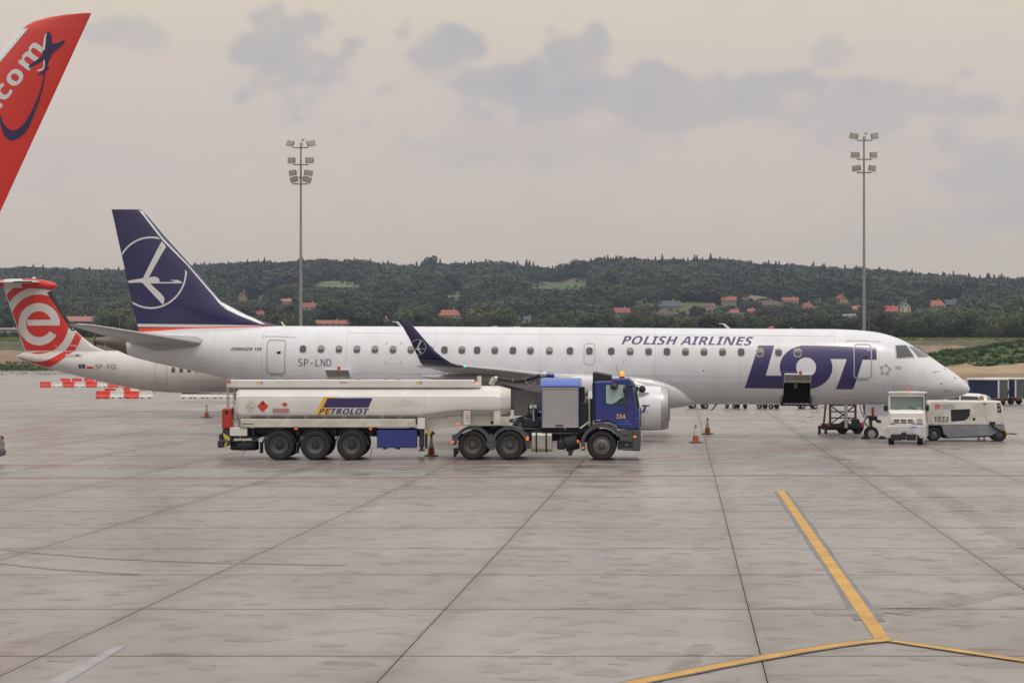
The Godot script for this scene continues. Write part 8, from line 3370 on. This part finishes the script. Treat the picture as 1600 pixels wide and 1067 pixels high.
		b.loft([Hull_ring(15.6, y_top - 0.45, 4.3 * sd, 0.25, 0.25), Hull_ring(15.0, y_top - 0.5, 4.3 * sd, 0.5, 0.45), Hull_ring(12.5, y_top - 0.5, 4.3 * sd, 0.7, 0.5), Hull_ring(8.0, y_top - 0.2, 4.3 * sd, 0.15, 0.15)])
		var en := part("engine", b, M.e_white, o)
		b = MB.new()
		for k in 6:
			var t := TAU * k / 6.0 + 0.2
			b.box(Vector3(15.75, y_top - 0.45 + sin(t) * 1.05, 4.3 * sd + cos(t) * 1.05), Vector3(0.06, 0.26, 1.9), 0.02, Basis(Vector3(1, 0, 0), -t) * Basis(Vector3(0, 0, 1), 0.4))
		part("propeller", b, M.chassis, en)
		b = MB.new()
		b.tube([Vector3(13.0, y_top - 0.8, 4.3 * sd), Vector3(12.8, 0.4, 4.4 * sd)], 0.1, 8)
		part("main_gear", b, M.plane_grey, o)
		aircraft_wheel(o, Vector3(12.8, 0.4, 4.6 * sd), 0.4, 0.25)
	b = MB.new()
	b.tube([Vector3(24.2, low + 0.1, 0), Vector3(24.4, 0.3, 0)], 0.08, 8)
	part("nose_gear", b, M.plane_grey, o)
	aircraft_wheel(o, Vector3(24.4, 0.28, 0.2), 0.28, 0.18)


func make_red_tail() -> void:
	var z := 45.0
	var k := z / FOCAL
	var o := thing("red_jetliner", "jetliner with tall red tail fin and white .com lettering, closest to the camera", "airliner", P(0, HORIZON, z) * Vector3(1, 0, 1))
	var pt := func(u: float, v: float) -> Vector2: return Vector2(-u * k, EYE - (v - HORIZON) * k)
	var fin := Blade.new()
	fin.origin = 0.0
	fin.rows = []
	for q in [[470, -520, -64, 0.12], [455, -470, -57, 0.2], [420, -330, -41, 0.25], [330, -222, 0, 0.25], [230, -132, 45.6, 0.22], [120, -35, 96.2, 0.17], [70, 10, 119, 0.14], [45, 33, 130.6, 0.12], [38, 42, 133.8, 0.105], [32, 54, 136.5, 0.09], [26, 76, 139.5, 0.07], [22, 101, 141, 0.05], [19.8, 128, 142, 0.02]]:
		fin.rows.append([EYE - (q[0] - HORIZON) * k, -q[1] * k, -q[2] * k, q[3]])
	var b := MB.new()
	fin.skin(b)
	var fn := part("tail_fin", b, M.jet_red, o)
	var zs := Vector2(0.3, 0.3)
	var tx := mapped(letters(".com", 0, 0, 1.73, 0.335), 0, 0, deg_to_rad(53.0))
	var base: Vector2 = pt.call(2.0, 172.0)
	var tl := PackedVector2Array()
	for p in tx:
		tl.append(Vector2(base.x - p.x, base.y + p.y))
	wrapped("lettering", tl, fin, M.white_print, fn, 0.004, zs)
	var shape := func(a: Array) -> PackedVector2Array:
		var r := PackedVector2Array()
		for i in range(0, a.size(), 2):
			r.append(pt.call(a[i] * 0.2625, a[i + 1] * 0.2625))
		return r
	var navy := PackedVector2Array()
	navy.append_array(fill(shape.call([290, 191, 303, 194, 312, 214, 313, 262, 322, 258, 330, 262, 345, 256, 384, 239, 388, 246, 380, 262, 316, 320, 296, 360, 284, 402, 296, 399, 297, 406, 280, 418, 274, 430, 240, 450, 231, 448, 234, 440, 262, 424, 268, 404, 266, 360, 182, 410, 176, 402, 182, 390, 246, 342, 256, 330, 258, 300, 264, 246, 272, 208])))
	navy.append_array(fill(shape.call([273, 431, 266, 480, 252, 545, 232, 610, 206, 680, 170, 764, 140, 802, 108, 826, 74, 839, 50, 828, 30, 802, 12, 750, 2, 696, 6, 672, 14, 700, 26, 734, 50, 766, 80, 778, 112, 768, 146, 736, 180, 680, 212, 616, 238, 550, 256, 486, 262, 432])))
	wrapped("jet_emblem", navy, fin, mat(0.035, 0.025, 0.09, 0.4), fn, 0.008, zs)
	var hi := PackedVector2Array()
	hi.append_array(fill(shape.call([286, 199, 279, 216, 276, 260, 272, 296, 262, 306, 258, 300, 264, 246, 272, 210])))
	hi.append_array(fill(shape.call([262, 358, 270, 360, 270, 400, 262, 416, 234, 428, 226, 426, 230, 418, 256, 408, 262, 396])))
	wrapped("jet_highlight", hi, fin, M.white_print, fn, 0.011, zs)
	var strip: PackedVector2Array = shape.call([140, 163, 178, 165, 0, 385, -120, 520, -240, 660, -300, 660, -180, 520, 0, 312])
	var lim := PackedVector2Array()
	for i in 30:
		var y: float = lerpf(fin.rows[3][0], fin.rows[7][0], i / 29.0)
		lim.append(Vector2(fin.at(y)[0] - 0.012, y))
	lim.append(Vector2(-3, fin.rows[7][0]))
	lim.append(Vector2(-3, fin.rows[3][0]))
	var le := wrapped("leading_edge", clip_tris(fill(strip), lim), fin, M.steel_white, fn, 0.010, Vector2(0.08, 0.12))
	var dots := PackedVector2Array()
	for q in [[146, 178], [124, 206], [104, 232], [84, 262], [64, 292], [42, 322], [20, 350], [134, 172], [164, 176]]:
		var p: Vector2 = pt.call(q[0] * 0.2625, q[1] * 0.2625)
		dots.append_array(fill(disc(p.x, p.y, 0.012, 0.012, 8)))
	wrapped("rivet", dots, fin, M.panel_grey, le, 0.013, zs)
	# the rest of the aircraft runs out of the picture to the left
	var hull := Hull.new()
	hull.origin = 0.0
	hull.rows = [[2.2, 5.35, 4.75, 0.15], [3.5, 5.4, 4.1, 0.6], [6.0, 5.42, 3.0, 1.15], [9.5, 5.42, 2.0, 1.65], [13.0, 5.42, 1.45, 1.88], [28.0, 5.42, 1.4, 1.88], [30.5, 5.2, 1.45, 1.7], [32.2, 4.3, 1.7, 1.25], [33.4, 3.4, 2.1, 0.7], [33.9, 2.9, 2.6, 0.05]]
	b = MB.new()
	var rings := []
	for i in 60:
		var r := PackedVector3Array()
		for j in 32:
			r.append(hull.point(lerpf(2.2, 33.9, i / 59.0), TAU * j / 32))
		rings.append(r)
	b.loft(rings)
	part("fuselage", b, M.plane_white, o)
	for sd in [1.0, -1.0]:
		for q in [["tailplane", [[0.4, 4.7, -7.2, -3.2, 0.2], [6.3, 5.2, -4.4, -3.0, 0.06]]], ["wing", [[1.2, 2.0, -21.5, -13.8, 0.4], [5.0, 2.3, -18.6, -13.8, 0.28], [14.2, 3.2, -13.6, -12.0, 0.08]]]]:
			var rr := []
			for e in q[1]:
				var ring_ := PackedVector3Array()
				for n in 25:
					var t := absf(n - 12) / 12.0
					ring_.append(Vector3(lerpf(e[2], e[3], t * t), e[1] + e[4] * Blade.shape(t * t) * (1.0 if n >= 12 else -0.8), e[0] * sd))
				rr.append(ring_)
			b = MB.new()
			b.loft(rr)
			part(q[0], b, M.plane_grey, o)
		b = MB.new()
		b.tube([Vector3(-15.2, 2.1, 2.6 * sd), Vector3(-15.2, 0.5, 2.6 * sd)], 0.12, 8)
		part("main_gear", b, M.plane_grey, o)
		aircraft_wheel(o, Vector3(-15.2, 0.5, 2.8 * sd), 0.5, 0.35)
	b = MB.new()
	b.tube([Vector3(-30.0, 1.6, 0), Vector3(-30.0, 0.35, 0)], 0.08, 8)
	part("nose_gear", b, M.plane_grey, o)
	aircraft_wheel(o, Vector3(-30.0, 0.34, 0.2), 0.34, 0.2)


# ---------------------------------------------------------------- people

func blend_body(bones: Array, cell: float, k: float) -> MB:
	# bones of [from, to, radius, radius]; one smooth skin round all of them
	var lo := Vector3(1e9, 1e9, 1e9)
	var hi := -lo
	for q in bones:
		for e in [0, 1]:
			lo = lo.min(q[e] - Vector3.ONE * (q[2 + e] + 0.04))
			hi = hi.max(q[e] + Vector3.ONE * (q[2 + e] + 0.04))
	var nx := int((hi.x - lo.x) / cell) + 2
	var ny := int((hi.y - lo.y) / cell) + 2
	var nz := int((hi.z - lo.z) / cell) + 2
	var f := PackedFloat32Array()
	f.resize(nx * ny * nz)
	f.fill(1.0)
	for q in bones:
		var a: Vector3 = q[0]
		var ab: Vector3 = q[1] - a
		var l2 := maxf(ab.length_squared(), 1e-9)
		var reach := maxf(q[2], q[3]) + 3.0 * k + cell * 2.0
		var l := ((a.min(q[1]) - Vector3.ONE * reach - lo) / cell).floor()
		var h := ((a.max(q[1]) + Vector3.ONE * reach - lo) / cell).ceil()
		for z in range(maxi(0, int(l.z)), mini(nz, int(h.z) + 1)):
			for y in range(maxi(0, int(l.y)), mini(ny, int(h.y) + 1)):
				for x in range(maxi(0, int(l.x)), mini(nx, int(h.x) + 1)):
					var p := lo + Vector3(x, y, z) * cell - a
					var t := clampf(p.dot(ab) / l2, 0.0, 1.0)
					var d := (p - ab * t).length() - lerpf(q[2], q[3], t)
					var i := (z * ny + y) * nx + x
					var m := maxf(k - absf(f[i] - d), 0.0) / k
					f[i] = minf(f[i], d) - m * m * k * 0.25
	var index := {}
	var pts := PackedVector3Array()
	var corner := [0, 1, nx, nx + 1, nx * ny, nx * ny + 1, nx * ny + nx, nx * ny + nx + 1]
	var edges := [[0, 1], [2, 3], [4, 5], [6, 7], [0, 2], [1, 3], [4, 6], [5, 7], [0, 4], [1, 5], [2, 6], [3, 7]]
	for z in nz - 1:
		for y in ny - 1:
			for x in nx - 1:
				var i := (z * ny + y) * nx + x
				var n := 0
				for c in corner:
					if f[i + c] < 0.0: n += 1
				if n == 0 or n == 8: continue
				var sum := Vector3()
				var cnt := 0
				for e in edges:
					var fa := f[i + corner[e[0]]]
					var fb := f[i + corner[e[1]]]
					if (fa < 0.0) != (fb < 0.0):
						var t := fa / (fa - fb)
						var pa := Vector3(e[0] & 1, (e[0] >> 1) & 1, e[0] >> 2)
						var pb := Vector3(e[1] & 1, (e[1] >> 1) & 1, e[1] >> 2)
						sum += pa.lerp(pb, t)
						cnt += 1
				index[i] = pts.size()
				pts.append(lo + (Vector3(x, y, z) + sum / cnt) * cell)
	var faces := []
	var nrm := PackedVector3Array()
	nrm.resize(pts.size())
	for i in index:
		for ax in [[1, nx, nx * ny], [nx, nx * ny, 1], [nx * ny, 1, nx]]:
			if i + ax[0] >= f.size(): continue
			var s0 := f[i] < 0.0
			if s0 == (f[i + ax[0]] < 0.0): continue
			var q := [i, i - ax[1], i - ax[1] - ax[2], i - ax[2]]
			if not (index.has(q[1]) and index.has(q[2]) and index.has(q[3])): continue
			var v := [index[q[0]], index[q[1]], index[q[2]], index[q[3]]]
			if not s0: v.reverse()
			var m := (pts[v[2]] - pts[v[0]]).cross(pts[v[3]] - pts[v[1]])
			for e in v: nrm[e] += m
			faces.append(v)
	var b := MB.new()
	for v in faces:
		var q := []
		for e in v: q.append(nrm[e].normalized())
		b.put(pts[v[0]], pts[v[1]], pts[v[2]], q[0], q[1], q[2])
		b.put(pts[v[0]], pts[v[2]], pts[v[3]], q[0], q[2], q[3])
	return b


func make_people() -> void:
	var p := P(1533.5, 600, 83.7)
	p.y = 0.0
	var o := thing("person", "bare-headed person in yellow hi-vis vest standing behind the power unit", "person", p, -0.3)
	var V := func(x: float, y: float, z: float) -> Vector3: return Vector3(x, y, z)
	var bones := []
	for s in [-1.0, 1.0]:
		bones += [[V.call(0.09 * s, 0.92, 0), V.call(0.10 * s, 0.50, 0.02), 0.085, 0.058], [V.call(0.10 * s, 0.50, 0.02), V.call(0.11 * s, 0.09, -0.02), 0.056, 0.04], [V.call(0.11 * s, 0.05, -0.04), V.call(0.13 * s, 0.035, 0.15), 0.04, 0.032]]
		bones += [[V.call(0.185 * s, 1.46, 0), V.call(0.25 * s, 1.17, -0.02), 0.052, 0.042], [V.call(0.25 * s, 1.17, -0.02), V.call(0.23 * s, 0.93, 0.10), 0.040, 0.028], [V.call(0.23 * s, 0.92, 0.10), V.call(0.225 * s, 0.85, 0.14), 0.036, 0.03]]
		for k in 4:
			bones.append([V.call((0.205 + 0.015 * k) * s, 0.85, 0.13 + 0.012 * k), V.call((0.205 + 0.015 * k) * s, 0.775 + 0.006 * absf(k - 1.5), 0.165), 0.010, 0.008])
		bones.append([V.call(0.20 * s, 0.90, 0.12), V.call(0.185 * s, 0.84, 0.17), 0.012, 0.009])
	bones += [[V.call(0, 0.98, 0), V.call(0, 1.20, 0), 0.13, 0.125], [V.call(0, 1.20, 0), V.call(0, 1.42, 0), 0.13, 0.12], [V.call(-0.15, 1.46, 0), V.call(0.15, 1.46, 0), 0.065, 0.065], [V.call(0, 1.48, 0), V.call(0, 1.60, 0.01), 0.058, 0.055]]
	bones += [[V.call(0, 1.67, 0.02), V.call(0, 1.74, 0.0), 0.078, 0.092], [V.call(0, 1.62, 0.045), V.call(0, 1.60, 0.06), 0.05, 0.035], [V.call(0, 1.69, 0.10), V.call(0, 1.66, 0.118), 0.012, 0.016], [V.call(-0.085, 1.69, 0.0), V.call(-0.09, 1.66, 0.0), 0.02, 0.012], [V.call(0.085, 1.69, 0.0), V.call(0.09, 1.66, 0.0), 0.02, 0.012]]
	var body := part("body", blend_body(bones, 0.016, 0.03), M.skin, o)
	part("hair", blend_body([[V.call(0, 1.755, -0.02), V.call(0, 1.70, -0.05), 0.098, 0.085]], 0.014, 0.03), M.hair, o)
	var b := MB.new()
	for s in [-1.0, 1.0]:
		b.box(V.call(0.032 * s, 1.69, 0.098), Vector3(0.022, 0.01, 0.01), 0.004)
	part("eyes", b, M.ink, o)
	b = MB.new()
	b.box(V.call(0, 1.625, 0.10), Vector3(0.05, 0.008, 0.012), 0.003)
	part("mouth", b, M.box_red, o)
	part("vest", blend_body([[V.call(0, 0.99, 0), V.call(0, 1.20, 0), 0.155, 0.15], [V.call(0, 1.20, 0), V.call(0, 1.42, 0), 0.152, 0.142], [V.call(-0.15, 1.46, 0), V.call(0.15, 1.46, 0), 0.082, 0.082]], 0.018, 0.05), M.hi_vis, o)
	var legs := []
	for s in [-1.0, 1.0]:
		legs += [[V.call(0.08 * s, 0.95, 0), V.call(0.10 * s, 0.50, 0.02), 0.105, 0.078], [V.call(0.10 * s, 0.50, 0.02), V.call(0.11 * s, 0.10, -0.02), 0.076, 0.065]]
	part("trousers", blend_body(legs, 0.018, 0.03), M.trousers, o)
	var far_ := P(1512, 545, 468.0)
	far_.y = bank(far_.x, 468.0) - 0.05
	copy_of(o, "distant person in yellow hi-vis vest standing on the dug-over earth", far_, 0.8)


func make_posts() -> void:
	var first: Node3D = null
	for q in [[147, 487, 560.0, "thin grey lamp post right of the two among trees between the tail fins"], [187, 492, 590.0, "thin grey lamp post beside the blue tail fin's trailing edge"], [1358, 512, 620.0, "thin lamp post behind the airliner's cockpit roof"]]:
		var p := P(q[0], 552, q[2])
		p.y = bank(p.x, q[2])
		if first:
			copy_of(first, q[3], p, 0.0)
			continue
		var o := thing("lamp_post", q[3], "lamp post", p, 0.0, "thin lamp posts beyond the field")
		first = o
		var b := MB.new()
		b.tube([Vector3(0, -0.5, 0), Vector3(0, 8.0, 0)], 0.09, 8, 0.06)
		part("pole", b, M.pole, o)
		b = MB.new()
		b.tube([Vector3(0, 7.9, 0), Vector3(0.5, 8.3, 0), Vector3(1.0, 8.35, 0)], 0.05, 6)
		b.box(Vector3(1.1, 8.34, 0), Vector3(0.6, 0.12, 0.25), 0.04)
		part("lamp_head", b, M.lamp_body, o)


func _ready() -> void:
	make_camera_and_light()
	make_materials()
	make_apron()
	make_land()
	make_houses()
	make_woods()
	make_markings()
	make_airliner()
	make_turboprop()
	make_red_tail()
	make_masts()
	make_tanker()
	make_tractor()
	make_tug()
	make_ground_power_unit()
	make_stairs()
	make_dollies()
	var c := ground_at(1523, 665)
	make_car("white_car", "white car whose roof shows behind the power unit under the airliner's nose", Vector3((1491.0 - 800.0) * 100.0 / FOCAL, 0, -100.0), -0.30, M.plane_white, 1.66)
	make_car("silver_car", "silver car at the left edge with only its rear end in view", Vector3(-16.72 - 2.05, 0, -63.6), 0.0, M.car_silver, 1.48)
	make_cones()
	make_barriers()
	make_people()
	make_posts()
